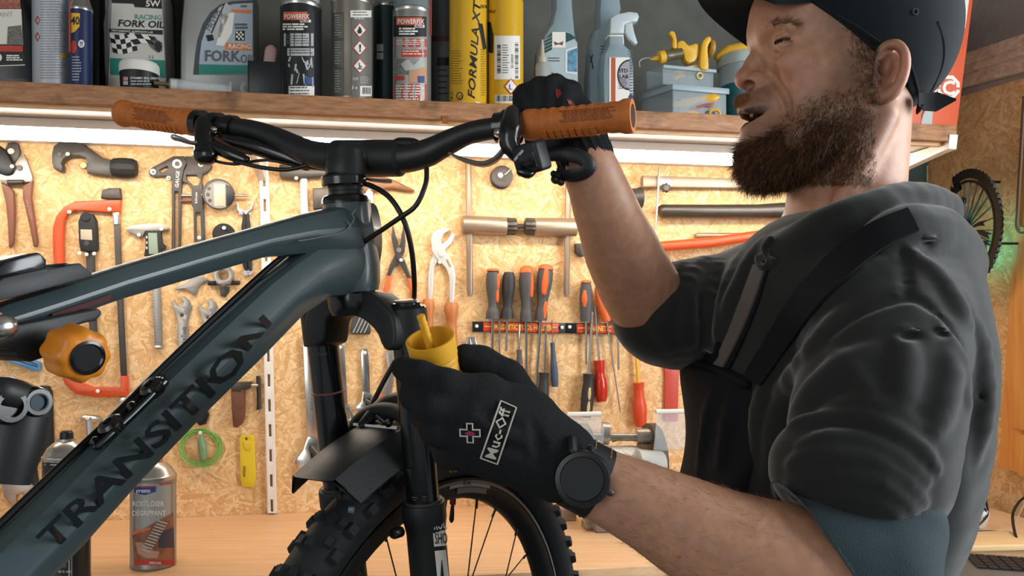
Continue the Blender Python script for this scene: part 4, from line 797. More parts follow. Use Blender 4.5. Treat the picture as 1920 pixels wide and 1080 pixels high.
lettering(plane_map(.006), 'IceToolz', v1([(1392, 735)])[0], 8, M_KPRINT, o, ang=-88, bold=.01, xs=.75, shear=.1); lettering(plane_map(.006), '15', v1([(1352, 480)])[0], 5, M_WPRINT, o, ang=40)
o = flat_tool('cone_spanner', 'shorter grey cone spanner half behind the bicycle down tube', 'spanner', v1([(1490, 445), (1497, 430), (1516, 470), (1540, 481), (1565, 466), (1571, 440), (1555, 408), (1580, 400), (1620, 430), (1633, 470), (1605, 530), (1595, 600), (1600, 800), (1540, 800), (1528, 600), (1520, 560), (1496, 490)]), M_SAT, holes=[[(390+3*math.cos(i*math.pi/5), 595+3*math.sin(i*math.pi/5)) for i in range(10)]])
lettering(plane_map(.006), '13', v1([(1552, 500)])[0], 5, M_WPRINT, o, ang=40)
# slotted rail
def rail(name, label, x0, y0, x1, y1, w, ys):
    ax = lambda y: x0+(x1-x0)*(y-y0)/(y1-y0)
    flat_tool(name, label, 'rail', [(x0, y0), (x0+w, y0), (x1+w, y1), (x1, y1)], M_WHITE, off=.013, th=.0128, bevel=.002, holes=[[(ax(y)+w*.36, y), (ax(y)+w*.64, y), (ax(y+h)+w*.64, y+h), (ax(y+h)+w*.36, y+h)] for y, h in ys])
rail('shelf_rail', 'white slotted shelf rail running down the osb wall', 485, 284, 501, 963, 17.5, [(326+47*i, 23) for i in range(14) if 326+47*i < 940])
# hammers
t = tool('hammer', 'hammer with a grey head and pale handle behind the handlebar', 570, 335, 'hammer')
plate('head', u2([(172, 315), (240, 298), (420, 300), (520, 330), (540, 378), (480, 408), (300, 420), (178, 405)]), M_DKS, t, off=.028, thick=.026, bevel=.005); rod('handle', [(569, 333), (571, 400), (573, 520)], [6.5, 7, 8], M_WHITE, t, .015)
screw(*u2([(304, 420)])[0], .028)
t = tool('hammer', 'dark square headed hammer behind the steerer tube', 600, 365, 'hammer'); plate('head', u2([(425, 490), (530, 482), (560, 520), (560, 640), (428, 645)]), M_DKS, t, off=.03, thick=.029, bevel=.004); rod('handle', [(604, 380), (607, 520)], [7, 8], M_BRN, t, .015)
t = tool('pick_hammer', 'hammer with a long pointed brown head and pale handle', 690, 350, 'hammer'); plate('head', u2([(785, 480), (800, 425), (850, 395), (960, 402), (1040, 430), (1192, 504), (1185, 514), (1140, 512), (1000, 488), (900, 515), (800, 518)]), mat('rusty_steel', '#8a6248', .5, metal=.5, var=.15), t, off=.02, thick=.018, bevel=.004); rod('handle', [(692, 356), (694, 470)], [7, 8], M_WHITE, t, .012)
# circlip pliers
t = tool('circlip_pliers', 'black circlip pliers with orange dipped handles', 748, 490, 'pliers')
plate('arm', [(735.5, 424), (738, 424), (742, 441), (746, 450), (750, 475), (760, 490), (769, 515), (773, 522), (765, 523), (754, 502), (742, 482), (737, 462), (734, 445)], M_GUN, t, off=.012, thick=.006, bevel=.0015); plate('arm', [(756, 423), (758, 423), (759.5, 441), (761, 452), (759, 472), (750, 490), (738, 503), (731, 520), (724, 519), (731, 497), (741, 476), (751, 455), (753, 440)], M_GUN, t, off=.009, thick=.006, bevel=.0015)
disc('pivot', 748, 469, 5, M_SAT, t, .014, .004); plate('handle', [(726, 516), (734.5, 518), (731, 540), (724, 563), (717, 560), (719, 544)], M_ORH, t, off=.013, thick=.011, bevel=.004); plate('handle', [(764, 520), (773.5, 521), (777, 543), (780, 572), (773, 572), (769, 544)], M_ORH, t, off=.013, thick=.011, bevel=.004)
screw(752, 488, .012)
# water pump pliers with wooden handles
M_WPT = mat('white_enamel', '#d5d2cc', .35, metal=.3); M_WDH = mat('orange_wood', '#b9713c', .45, var=.12, vscale=40)
t = tool('pump_pliers', 'white slip joint pump pliers with orange wooden handles', 826, 520, 'pliers')
plate('arm', [(808, 447), (811, 438), (820, 430), (836, 427), (845, 430), (832, 438), (827, 450), (829, 462), (841, 480), (851, 500), (854, 520), (851, 560), (849, 574), (843, 574), (843, 520), (836, 502), (821, 487), (810, 470)], M_WPT, t, off=.013, thick=.007, bevel=.0015, holes=[[(836, 487), (840, 488), (846, 500), (842, 501)]])
plate('arm', [(829, 457), (840, 449), (848, 436), (853, 440), (847, 456), (838, 464), (824, 485), (814, 500), (812, 540), (810, 568), (803, 568), (803, 520), (806, 492), (816, 470)], M_WPT, t, off=.0085, thick=.006, bevel=.0015)
disc('pivot', 827, 476, 6, M_WPT, t, .0155, .005); screw(824, 492, .013)
rod('handle', [(803, 561), (803, 568), (803, 576), (804, 590), (805, 602), (805, 622), (805, 640)], [9, 11.5, 12.5, 9, 7, 8.5, 9], M_WDH, t, .014, n=16); rod('handle', [(846, 567), (846, 575), (846, 583), (847, 597), (847, 607), (848, 640), (849, 680)], [10, 13, 13.5, 9.5, 8.5, 10, 10], M_WDH, t, .014, n=16)
# H shaped frame tool
M_BRZ = mat('bronze_grey', '#a28f7c', .4, metal=.6, var=.06)
t = tool('frame_puller', 'bronze grey H shaped puller with two long rods', 970, 425, 'puller')
rod('rod', [(878, 296), (880, 430), (881, 548), (881, 556)], [5.5, 6, 6, 4], M_BRZ, t, .016); rod('rod', [(1066, 330), (1064, 430), (1062, 548), (1062, 557)], [5.5, 6, 6, 4], M_BRZ, t, .016)
for a in ((866, 421, 949, 424), (1001, 425, 1080, 426)): rod('sleeve', [(a[0], a[1]), (a[0]+2, a[1]), (a[2]-2, a[3]), (a[2], a[3])], [15, 17, 17, 16], M_BRZ, t, .019, n=20)
rod('screw_bar', [(940, 424), (1010, 425)], 5, M_DKS, t, .019)
for x0, x1 in ((947, 968), (984, 1004)):
    b = MB(); a0, a1 = Wp(x0, 424, .019), Wp(x1, 425, .019); s_, u_, d_ = frame_of(a1-a0)
    b.rings([[q+(s_*math.cos(-g)+u_*math.sin(-g))*px(16*(1-.1*(j % 2)), a0.y)*k for j, g in enumerate([2*math.pi*i/28 for i in range(28)])] for q, k in ((a0, .9), (a0+(a1-a0)*.12, 1), (a0+(a1-a0)*.88, 1), (a1, .9))]); b.build('knurled_nut', M_DKS, t, fix=True)
screw(896, 432, .0); screw(1054, 437, .0)
t = tool('guide_roller', 'grey guide roller bolted to the wall under the handlebar', 939, 334, 'roller'); disc('wheel', 939, 334, 21, M_GUN, t, .026, .0255, 28, prof=[(.1, 0), (21, 0), (21, .006), (16, .01), (16, .016), (20, .02), (20, .024), (14, .0255), (9, .024), (.1, .024)]); disc('bolt', 938, 329, 5, M_SCREW, t, .029, .005); rod('pin', [(946, 328), (958, 317)], 2, M_CHR, t, .026)
# magnetic strips
for i, (x0, x1, yl, yr, tx) in enumerate(((886.5, 1060.5, 602.5, 605.5, 0), (1061.5, 1240, 605.5, 608, 1))):
    dy = (yr-yl)/(x1-x0); yy = lambda x: yl+dy*(x-x0)
    t = tool('magnetic_holder', ['red and black magnetic tool strip holding the four large screwdrivers', 'red and black magnetic tool strip half behind the raised arm'][i], (x0+x1)/2, yl+10, 'tool strip')
    plate('bar', [(x0, yl), (x1, yr), (x1, yr+19.5), (x0, yl+19.5)], M_DKCAP, t, off=.013, thick=.0125, bevel=.001)
    b0, b1 = (x0+20, x1-13) if i == 0 else (x0+20, x1-20)
    plate('face', [(b0, yy(b0)+1.2), (b1, yy(b1)+1.2), (b1, yy(b1)+18.5), (b0, yy(b0)+18.5)], mat('strip_red', '#c8452a', .4), t, off=.0138, thick=.003)
    mp = plane_map(.0138, .001); lettering(mp, 'MAGNETIC TOOL HOLDER', (b0+20, yy(b0+20)+14), 9, mat('strip_yellow', '#eeb848', .45), t, ang=1.2, bold=.05, xs=.68)
    multi_patch(mp, [(b0+2, yy(b0)+8.5, b0+16, yy(b0)+10), (b1-24, yy(b1)+8, b1-2, yy(b1)+9.5)], mat('strip_yellow'), 'stripe', t, n=1)
for x, y in v3([(133, 606), (771, 616), (828, 612)]): screw(x, y, .013)
# screwdrivers
GR_SD = 'screwdrivers on the magnetic strips'
M_BLK2 = mat('dark_handle', '#2e2d2e', .55, bump=.2, bscale=500)
def driver(label, h0, h1, radii, hm, s1, sr=2.6, inlay=None, off=.019, sm=M_CHR, frm=v3, name='screwdriver', butt=None, n=16):
    h0, h1, s1 = frm([h0])[0], frm([h1])[0], s1 and frm([s1])[0]
    t = tool(name, label, (h0[0]+h1[0])/2, (h0[1]+h1[1])/2, 'screwdriver', GR_SD); k = len(radii)
    pts = [(h0[0]+(h1[0]-h0[0])*i/(k-1), h0[1]+(h1[1]-h0[1])*i/(k-1)) for i in range(k)]
    rod('handle', pts, radii, hm, t, off, n=n, smooth=3)
    if s1:
        rod('shaft', [h1, (h1[0]+(s1[0]-h1[0])*.96, h1[1]+(s1[1]-h1[1])*.96), s1], [sr, sr, sr*.7], sm, t, off-.002, n=10)
    if butt:
        d = (h1[0]-h0[0])*butt[0], (h1[1]-h0[1])*butt[0]; rod('cap', [(h0[0]-d[0]*.25, h0[1]-d[1]*.25), (h0[0]+d[0]*.3, h0[1]+d[1]*.3), (h0[0]+d[0], h0[1]+d[1])], [radii[0]*.8, radii[1]*.93, radii[1]*1.03], butt[1], t, off+.0004, n=n, smooth=3)
    if inlay:
        for ia, ib, w, m_ in inlay:
            a = (h0[0]+(h1[0]-h0[0])*ia, h0[1]+(h1[1]-h0[1])*ia); b = (h0[0]+(h1[0]-h0[0])*ib, h0[1]+(h1[1]-h0[1])*ib); dx = w[0]
            R = radii[1]; rod('inlay', [(a[0]+dx, a[1]), ((a[0]+b[0])/2+dx, (a[1]+b[1])/2), (b[0]+dx, b[1])], [w[1]*.7, w[1], w[1]*.7], m_, t, off+px(R)*(w[2]+.28), n=10, smooth=3, rnd=True)
    return t
BH = [9, 12.5, 13, 12.5, 11, 9, 8.5, 12.5, 13]
driver('screwdriver with long grey handle and orange side stripe, first on the strip', (258, 178), (255, 552), BH, M_GRH, (247, 960), 2.9, inlay=[(.12, .38, (9, 4.5, .45), M_ORH), (.42, .64, (8, 4, .4), M_ORH)], butt=(.04, M_ORH))
driver('all dark screwdriver with a short shaft, second on the strip', (378, 202), (364, 548), [9, 12, 12.5, 12.5, 11, 9, 8.5, 11.5, 12.5], M_BLK2, (356, 795), 2.4)
driver('grey screwdriver with orange top and base, third on the strip', (508, 165), (506, 575), [9, 13.5, 14, 13.5, 12, 10, 9.5, 11.5, 11.5], M_GRH, (507, 1060), 2.9, inlay=[(.1, .52, (9.5, 4.5, .5), M_ORH)], butt=(.1, M_ORH))
driver('tilted orange and grey screwdriver with a hanging hole, fourth on the strip', (655, 152), (616, 562), [10, 14.5, 15, 14, 12, 10, 9.5, 11.5, 11.5], M_GRH, (575, 1090), 2.9, inlay=[(.08, .5, (1, 7, .6), M_ORH), (.68, .95, (6, 4.5, .4), M_ORH)], butt=(.07, M_ORH))
driver('thin screwdriver hung by its blade with an orange handle behind the glove', (312, 1100), (308, 940), [9, 10, 10, 10], M_ORH, (304, 565), 1.9, off=.017)
driver('small grey screwdriver with orange sides hung by its blade', (460, 1010), (454, 782), [5, 6.5, 6.8, 6, 5, 5], M_GRH, (455, 590), 1.6, off=.017, inlay=[(.1, .5, (3, 3, .6), M_ORH)])
driver('black screwdriver hung by its blade left of the blue one', (630, 1230), (640, 955), [8, 10.5, 11, 10, 8, 10], M_BLK2, (656, 600), 2.2, off=.017)
driver('slim blue precision screwdriver hung by its blade', (722, 1060), (703, 730), [6, 7, 7.2, 6.5, 5, 4.2, 4.6], mat('blue_handle', '#3e4c63', .45), (700, 565), 1.0, off=.017)
driver('screwdriver with grey and orange handle on the right strip', (955, 265), (955, 570), [8, 10.5, 12, 12.5, 12, 11.5, 11], M_GRH, (955, 892), 2.4, inlay=[(.28, .62, (-2, 6.5, .55), M_ORH)], butt=(.05, M_ORH))
driver('black screwdriver with cream panels hung by its blade', (955, 1290), (978, 965), [9, 11.5, 12, 11.5, 10, 11.5], M_BLK2, (1002, 500), 2.7, off=.024, inlay=[(.08, .36, (3, 3.6, .75), mat('cream_inlay', '#c9b47e', .5)), (.42, .66, (3, 3.6, .75), mat('cream_inlay'))])
driver('clear red screwdriver hung by its blade', (1072, 1170), (1053, 862), [9, 12.5, 13, 12.5, 9, 10, 10.5], mat('clear_red', '#c02a18', .15, alpha=.86, coat=.4), (1020, 440), 2.4, off=.016)
driver('orange screwdriver with a long thin shaft beside the raised arm', (1040, 310), (1112, 570), [5, 8, 9.5, 10, 10, 8.5, 7.5], M_ORH, (1212, 1255), 1.5, off=.02)
driver('narrow screwdriver with black collar half behind the raised arm', (1180, 420), (1192, 575), [7, 8, 8, 8, 10], M_BLK2, (1199, 935), 2.2, off=.018)
driver('insulated screwdriver with red handle and yellow shaft', (1366, 1360), (1348, 1030), [9, 12, 13, 12.5, 9.5, 9, 11], mat('red_orange_handle', '#cf4a26', .4), (1328, 690), 4, sm=mat('yellow_sleeve', '#d9a733', .4), off=.017)
# slip pliers
t = tool('combination_pliers', 'silver combination pliers behind the glove thumb', 885, 660, 'pliers'); plate('jaw', v3([(48, 760), (70, 690), (92, 685), (96, 745), (98, 790), (120, 880), (60, 840)]), M_CHR, t, off=.014, thick=.012, bevel=.002); plate('jaw', v3([(98, 688), (125, 688), (150, 790), (170, 900), (110, 900), (98, 790)]), M_CHR, t, off=.012, thick=.011, bevel=.002); rod('handle', v3([(140, 890), (180, 1080)]), [6, 6], M_RUB, t, .01); rod('handle', v3([(100, 880), (70, 1080)]), [6, 6], M_RUB, t, .01)
flat_tool('red_wrench', 'flat red spanner plate with a round hole behind the elbow', 'spanner', [(1231, 648), (1252, 655), (1268, 668), (1276, 684), (1273, 705), (1271, 790), (1246, 790), (1247, 700), (1242, 675), (1233, 660)], mat('red_lacquer', '#c04a3c', .4), off=.008, th=.007, holes=[[(1260+3.6*math.cos(i*math.pi/6), 682+3.6*math.sin(i*math.pi/6)) for i in range(12)]], bevel=.0015)
# tubes on the right
t = tool('clamp_bar', 'brown square bar with a star knob clamp and thin rod', 1300, 340, 'clamp')
plate('bar', [(1206, 329), (1500, 338), (1500, 353), (1206, 350)], M_BRZ, t, off=.03, thick=.02, bevel=.002); plate('slider', u3([(1085, 400), (1200, 408), (1205, 480), (1090, 478)]), M_SAT, t, off=.034, thick=.028, bevel=.003)
b = MB(); c = Wp(*u3([(1152, 490)])[0], .045); s_, u_, d_ = frame_of(WN); b.rings([[c+WN*h+(s_*math.cos(-g)+u_*math.sin(-g))*r*(1 if j % 4 < 2 else .82) for j, g in enumerate([2*math.pi*i/28 for i in range(28)])] for r, h in ((.001, -.006), (.009, -.006), (.0115, -.003), (.0115, .004), (.008, .007), (.001, .007))]); b.build('star_knob', M_GUN, t, fix=True)
rod('rod', [(1237, 313), (1229, 432)], 2.2, M_SAT, t, .05)
rod('tube', [(1237, 397), (1241, 396), (1320, 396), (1420, 396), (1560, 392)], [10, 12.5, 12.5, 13, 19], M_DKS, None, .022, n=18, label='dark steel tube with a flared end behind the beard', cat='tube'); screw(1283, 406, .0)
rod('tube', [(1180, 470), (1232, 463), (1330, 455), (1430, 440), (1520, 430)], [8, 9.5, 10, 9, 9], M_ORG, None, .03, n=16, label='orange lacquered tube sloping behind the raised arm', cat='tube')
rod('tube', [(1304, 443), (1308, 442), (1480, 442)], [4, 5.5, 5.5], M_BRZ, None, .008, n=12, label='thin tan tube above the orange tube', cat='tube')
t = tool('funnel_cup', 'grey cup shaped tool behind the wrist', 1186, 370, 'cup'); rod('cup', [(1168, 371), (1195, 371), (1198, 371), (1202, 371)], [17, 18, 20, 20], M_GUN, t, .022, n=18)
t = tool('chain_breaker', 'small grey block tool left of the raised forearm', 1090, 472); plate('body', u3([(480, 905), (540, 905), (552, 925), (552, 1000), (520, 1005), (480, 970)]), M_DKS, t, off=.02, thick=.019, bevel=.002); screw(*u3([(548, 1030)])[0])
# lower left
M_BLKM = mat('black_metal', '#2b2b2c', .45, metal=.4)
flat_tool('open_spanner', 'long black open spanner left of the spray cans', 'spanner', w1([(198, 85), (215, 65), (260, 68), (274, 100), (284, 370), (225, 440), (190, 500), (205, 605), (193, 622), (148, 550), (160, 520), (212, 450), (222, 400), (206, 250)]), M_BLKM, off=.009, th=.008, holes=[w1([(225, 82), (240, 82), (240, 100), (225, 100)])])
screw(*w1([(232, 85)])[0], .004)
flat_tool('open_spanner', 'pale grey open ended spanner head at the lower left', 'spanner', w1([(5, 575), (90, 488), (180, 600), (186, 650), (124, 655), (118, 636), (86, 650), (86, 705), (66, 712), (20, 662)]), M_SAT, off=.007, th=.006)
flat_tool('steel_plate', 'small grey steel plate screwed above the shock', 'plate', w1([(-20, 12), (72, 14), (92, 30), (85, 52), (-20, 60)]), M_SAT, off=.005, th=.004); screw(*w1([(24, 32)])[0], .005)
flat_tool('blue_comb', 'light blue slotted plastic comb left of the orange knob', 'comb', v1([(-40, 765), (40, 780), (150, 822), (275, 868), (302, 880), (296, 942), (250, 942), (120, 892), (-40, 842)]), mat('sky_plastic', '#4c86b8', .4), off=.01, th=.009, holes=[v1([(-20, 790+k), (130, 838+k), (280, 895+k*.6), (280, 902+k*.6), (130, 847+k), (-20, 799+k)]) for k in (0, 24)])
t = tool('small_hammer', 'small chrome hammer behind the spray can and down tube', 165, 790, 'hammer'); plate('head', w1([(408, 236), (452, 220), (510, 226), (542, 248), (512, 262), (470, 258), (430, 242)]), M_CHR, t, off=.018, thick=.017, bevel=.003); rod('handle', w1([(480, 250), (482, 330), (484, 420)]), [8, 7, 7], M_CHR, t, .01); screw(*w1([(472, 237)])[0], .018)
flat_tool('hex_bit', 'small chrome bit under the hacksaw', 'bit', w1([(640, 128), (690, 128), (688, 160), (665, 182), (640, 175), (630, 150)]), M_CHR, off=.01, th=.0095, bevel=.002)
t = tool('wood_grip_tool', 'wooden gripped chisel with a steel clip beside the slotted rail', 447, 755); plate('grip', w1([(1228, 78), (1302, 78), (1302, 235), (1290, 270), (1262, 292), (1240, 286), (1232, 180)]), mat('walnut', '#6b412c', .5, var=.12, vscale=60), t, off=.024, thick=.023, bevel=.005); plate('clip', w1([(1224, 50), (1336, 46), (1336, 72), (1320, 88), (1290, 84), (1280, 100), (1232, 96)]), M_DKS, t, off=.026, thick=.026, bevel=.003); rod('screw_rod', w1([(1300, 66), (1375, 64)]), 3, M_SAT, t, .018); screw(*w1([(1302, 216)])[0])
rod('awl', [(484, 705), (485, 757), (485, 768)], [3.5, 3, 4], M_BLKM, None, .006, label='thin dark awl left of the slotted rail', cat='awl')
flat_tool('cable_clip', 'small black clip behind the lower edge of the down tube', 'clip', w1([(1038, 240), (1060, 215), (1100, 190), (1112, 222), (1096, 270), (1062, 280), (1045, 262)]), M_DKCAP, off=.014, th=.0135, bevel=.003)
# green cable coil
t = tool('cable_coil', 'coil of bright green cable hanging from a screw', 375, 838, 'cable'); M_GRN = mat('green_cable', '#6fae4c', .4); cx, cy = w1([(1066, 398)])[0]
pts = []
for i in range(96): a = i*2*math.pi/24; k = .95+.1*math.sin(i*.37); pts.append((cx+39*k*math.cos(a)+2*math.sin(i*.2), cy+34*k*math.sin(a)+1.5*math.cos(i*.3)))
Yc = Wp(cx, cy).y; MB().tube([Wp(x, y, .006+.004*math.sin(i*.26)) for i, (x, y) in enumerate(pts)], .0016, 6).build('coil', M_GRN, t)
rod('grip', w1([(1075, 330), (1072, 350), (1080, 400), (1082, 450), (1076, 470)]), [3, 6, 8, 7, 4], mat('sage_plastic', '#6d8f68', .45), t, .014, smooth=3)
for p in ([(1130, 470), (1080, 540), (1000, 608)], [(1090, 510), (1150, 545), (1225, 580)], [(1000, 420), (1050, 400), (1080, 370), (1108, 340)]): rod('wire', w1(p), .9, mat('pale_wire', '#c9c49a', .4), t, .006, n=6, smooth=4)
screw(*w1([(1070, 315)])[0], .0)
o = flat_tool('lever_tool', 'yellow plastic lever with dark upright lettering', 'lever', w1([(1274, 345), (1285, 328), (1345, 328), (1354, 345), (1362, 560), (1354, 606), (1290, 606), (1282, 560)]), mat('lemon_plastic', '#dcbf2a', .42), off=.009, th=.0085, bevel=.002, holes=[[(461.5+2.5*math.cos(i*math.pi/5), 823+2.5*math.sin(i*math.pi/5)) for i in range(10)]]); lettering(plane_map(.009), 'unior', (459.5, 895), 7, M_KPRINT, o, ang=-86, bold=.01); plate('rib', w1([(1298, 362), (1340, 362), (1338, 400), (1318, 412), (1300, 400)]), mat('lemon_plastic'), o, off=.011, thick=.003, bevel=.001)
# wrenches behind the fork
t = tool('adjustable_wrench', 'largest chrome adjustable wrench beside the left fork leg', 580, 780, 'wrench'); plate('handle', [(566, 632), (574, 626), (588, 632), (600, 822), (577, 826)], M_CHR, t, off=.012, thick=.01, bevel=.003); plate('head', [(577, 818), (600, 822), (610, 850), (606, 888), (585, 897), (562, 886), (552, 868), (556, 858), (568, 842)], M_CHR, t, off=.015, thick=.014, bevel=.003, holes=[[(580, 836), (598, 832), (601, 856), (584, 860)]]); rod('worm_screw', [(582, 838), (600, 858)], 8, M_DKS, t, .008)
lettering(plane_map(.012), 'ROPA', (588, 770), 6, M_GPRINT, t, ang=-88, bold=.01)
t = tool('adjustable_wrench', 'medium chrome adjustable wrench between the fork legs', 642, 720, 'wrench'); plate('handle', [(631, 652), (638, 643), (646, 652), (652, 762), (637, 762)], M_CHR, t, off=.01, thick=.009, bevel=.002); plate('head', [(637, 756), (653, 758), (662, 775), (669, 794), (655, 803), (645, 806), (636, 790)], M_CHR, t, off=.013, thick=.012, bevel=.002, holes=[[(646, 775), (654, 774), (656, 786), (648, 787)]]); screw(638, 651, .01)
t = tool('adjustable_wrench', 'small chrome adjustable wrench with stamped handle', 685, 710, 'wrench'); plate('handle', [(676, 662), (680, 654), (688, 654), (692, 662), (694, 738), (680, 738)], M_CHR, t, off=.01, thick=.009, bevel=.002); plate('head', [(680, 734), (694, 736), (706, 752), (703, 768), (690, 774), (668, 772), (668, 762), (678, 752)], M_CHR, t, off=.013, thick=.012, bevel=.002, holes=[[(683, 748), (694, 746), (696, 758), (686, 760)]]); rod('worm_screw', [(684, 750), (696, 757)], 5, M_DKS, t, .008); lettering(plane_map(.01), 'ROPA', (688.5, 725), 5.5, M_GPRINT, t, ang=-89, bold=.01); screw(684, 661, .01)
t = tool('open_spanner', 'steel spanner with a red dipped end behind the right fork leg', 728, 700, 'spanner'); plate('shank', [(723, 665), (730, 655), (738, 655), (742, 690), (734, 742), (716, 742), (722, 705), (727, 690)], M_SAT, t, off=.01, thick=.008, bevel=.002); plate('dipped_end', [(712, 741), (735, 741), (733, 790), (711, 790)], M_ORG, t, off=.011, thick=.01, bevel=.003)
t = tool('wire_brush', 'teal backed brush between the fork legs', 642, 605, 'brush'); plate('bristles', [(636, 570), (647, 570), (652, 620), (650, 627), (631, 626), (633, 600)], mat('teal_brush', '#50716c', .6, bump=.4, bscale=300), t, off=.02, thick=.019, bevel=.003); rod('handle', [(641, 480), (641, 575)], 6, M_BRN, t, .012)
t = tool('wire_brush', 'dark scored scraper block between the fork legs', 676, 605, 'brush'); plate('block', [(664, 580), (686, 580), (696, 618), (694, 627), (660, 627), (656, 620)], M_GUN, t, off=.022, thick=.021, bevel=.003); multi_patch(plane_map(.022), [[(662+i*7-8, 624), (664+i*7-8, 624), (672+i*7-2, 594), (670+i*7-2, 594)] for i in range(1, 5)], M_LGREY, 'scratches', t, n=1, kind='stuff'); rod('handle', [(675, 480), (675, 585)], 6, M_BRN, t, .012)
# ================================================================ things on the bench
def bench_at(px_, py_):
    Y = (ZC-BENZ)*F/(py_-HOR); p = P(px_, py_, Y); p.z = BENZ; return p
def bcan(x0, x1, yb):
    p = bench_at((x0+x1)/2, yb); r = (x1-x0)/2/F*p.y*.99; return p, r
# rust remover can
p, r = bcan(247, 328, 1060)
t, mp, p, r = can('spray_can', 'grey and orange rust remover spray can standing on the bench', 0, 0, 0, 893, mat('grey_can'), cap=(.45, .018, 858, mat('red_cap')), base=(p, r))
z_ = lambda pts: w1(pts)
Qw = lambda a, b, c, d: (a/2.842, 700+b/2.842, c/2.842, 700+d/2.842)
lb = patch(mp, Qw(700, 590, 932, 1020), mat('silver_label', '#a3a3a0', .4, metal=.2), 'label', t); m1, m2, m3 = cyl_map(p, r, .001), cyl_map(p, r, .0015), cyl_map(p, r, .002)
multi_patch(m1, [z_([(705, 602), (835, 600), (835, 607), (705, 609)]), z_([(848, 590), (918, 580), (918, 588), (848, 598)])], M_RPRINT, 'line', lb)
poly_patch(m1, z_([(715, 608), (830, 606), (830, 630), (772, 650), (715, 636)])[::-1], M_BLUE, 'logo', lb); lettering(m2, 'presto', z_([(725, 635)])[0], 7.5, M_WPRINT, lb, bold=.03, xs=.95)
lettering(m1, 'ROSTLÖSER', z_([(706, 708)])[0], 9.2, M_WPRINT, lb, bold=.03, xs=.82); lettering(m1, 'DÉGRIPPANT', z_([(704, 758)])[0], 9.2, M_WPRINT, lb, bold=.03, xs=.8)
patch(m1, [z_([(705, 860)])[0], z_([(925, 740)])[0], z_([(932, 1020)])[0], z_([(715, 1000)])[0]], mat('ember_print', '#8d5b44', .5, var=.35, vscale=50), 'photo_print', lb)
patch(m2, [z_([(706, 846)])[0], z_([(800, 818)])[0], z_([(800, 832)])[0], z_([(706, 862)])[0]], M_ORANGE, 'stripe', lb); patch(m2, [z_([(845, 850)])[0], z_([(925, 820)])[0], z_([(930, 930)])[0], z_([(845, 930)])[0]], mat('night_print', '#3f3b45', .5), 'photo_print', lb)
for i in range(11):
    k = i/10; cx_, cy_ = 868-k*88, 790+k*150
    patch(m3, [z_([(cx_-26, cy_-8)])[0], z_([(cx_+26, cy_+8)])[0], z_([(cx_+22, cy_+15)])[0], z_([(cx_-30, cy_-1)])[0]], M_LGREY, 'thread_print', lb, n=4, nv=1)
poly_patch(m2, z_([(720, 900), (760, 900), (790, 940), (850, 950), (840, 985), (780, 985), (735, 960)])[::-1], mat('bolt_print', '#b08c78', .5), 'photo_print', lb)
patch(m2, Qw(716, 996, 930, 1022), M_RPRINT, 'band', lb); lettering(m3, 'SPECIAL', z_([(795, 1017)])[0], 4.5, M_WPRINT, lb, bold=.02)
# black can behind the down tube
p, r = bcan(84, 166, 1090)
t, mp, p, r = can('spray_can', 'black spray can with white top standing on the bench behind the down tube', 0, 0, 0, 856, mat('charcoal_can'), base=(p, r))
q = p+UP*(zat(856, p.y)-p.z); MB().lathe(q, UP, [(r*1.0, .0), (r*.96, .004), (r*.75, .012), (r*.62, .014), (r*.6, .02), (0, .02)], 28).build('collar', M_WPRINT, t, smooth=60)
MB().lathe(q+UP*.018, UP, [(r*.38, 0), (r*.36, .008), (r*.3, .009), (r*.28, .022), (r*.2, .025), (0, .025)], 20).build('nozzle', M_DKCAP, t)
multi_patch(mp, [Qw(236, 470, 400, 476), Qw(236, 486, 400, 490)], M_WPRINT, 'line', t); patch(mp, Qw(290, 960, 355, 1035), M_GPRINT, 'print', t); lettering(mp, 'CA. 05 G. ALU', Qw(280, 1062, 0, 0)[:2], 4, M_WPRINT, t, bold=.02)
multi_patch(mp, [Qw(365, 800, 372, 1080), Qw(380, 800, 384, 1080)], M_LGREY, 'stripe', t, nv=4, n=1)
# bench grinder
M_GRD = mat('cast_grey', '#8d8a86', .45, metal=.5)
gc = bench_at(1180, 985); gy = gc.y
def G(x, y, d=0): return P(x, y, gy+d)
t = thing('bench_grinder', 'bench grinder with clear eye shields behind the gloved wrist', 'grinder', gc)
rb = .085
MB().box(gc+UP*.018, WU*.09, WN*.055, UP*.018).build('base', M_GRD, t, bevel=.008)
MB().lathe(G(1165, 880, .0)-WU*.055, WU, [(.0, 0), (.035, .002), (.048, .012), (.05, .03), (.05, .08), (.048, .098), (.035, .108), (0, .11)], 28).build('motor', mat('milky_white', '#d9d5cd', .4), t)
MB().tube([gc+UP*.03, gc+UP*.09], [.04, .03], 16).build('pedestal', M_GRD, t)
MB().tube([G(1080, 818), G(1205, 820)], .0085, 14).build('shaft', M_SAT, t); MB().tube([G(1194, 818), G(1228, 818)], .017, 16).build('collar', M_SAT, t); MB().tube([G(1128, 812), G(1142, 813)], .024, 18).build('collar', M_SAT, t)
MB().tube([G(1168, 821, -.012), G(1162, 824, -.014), G(1148, 828, -.014)], .002, 6).build('wing_bolt', mat('brass'), t)
for x, d in ((1214, .01), (1085, .01)): MB().lathe(G(x, 862, d), WU, [(.012, 0), (.076, 0), (.078, .002), (.078, .018), (.076, .02), (.012, .02)], 32).build('grinding_wheel', M_DKS, t)
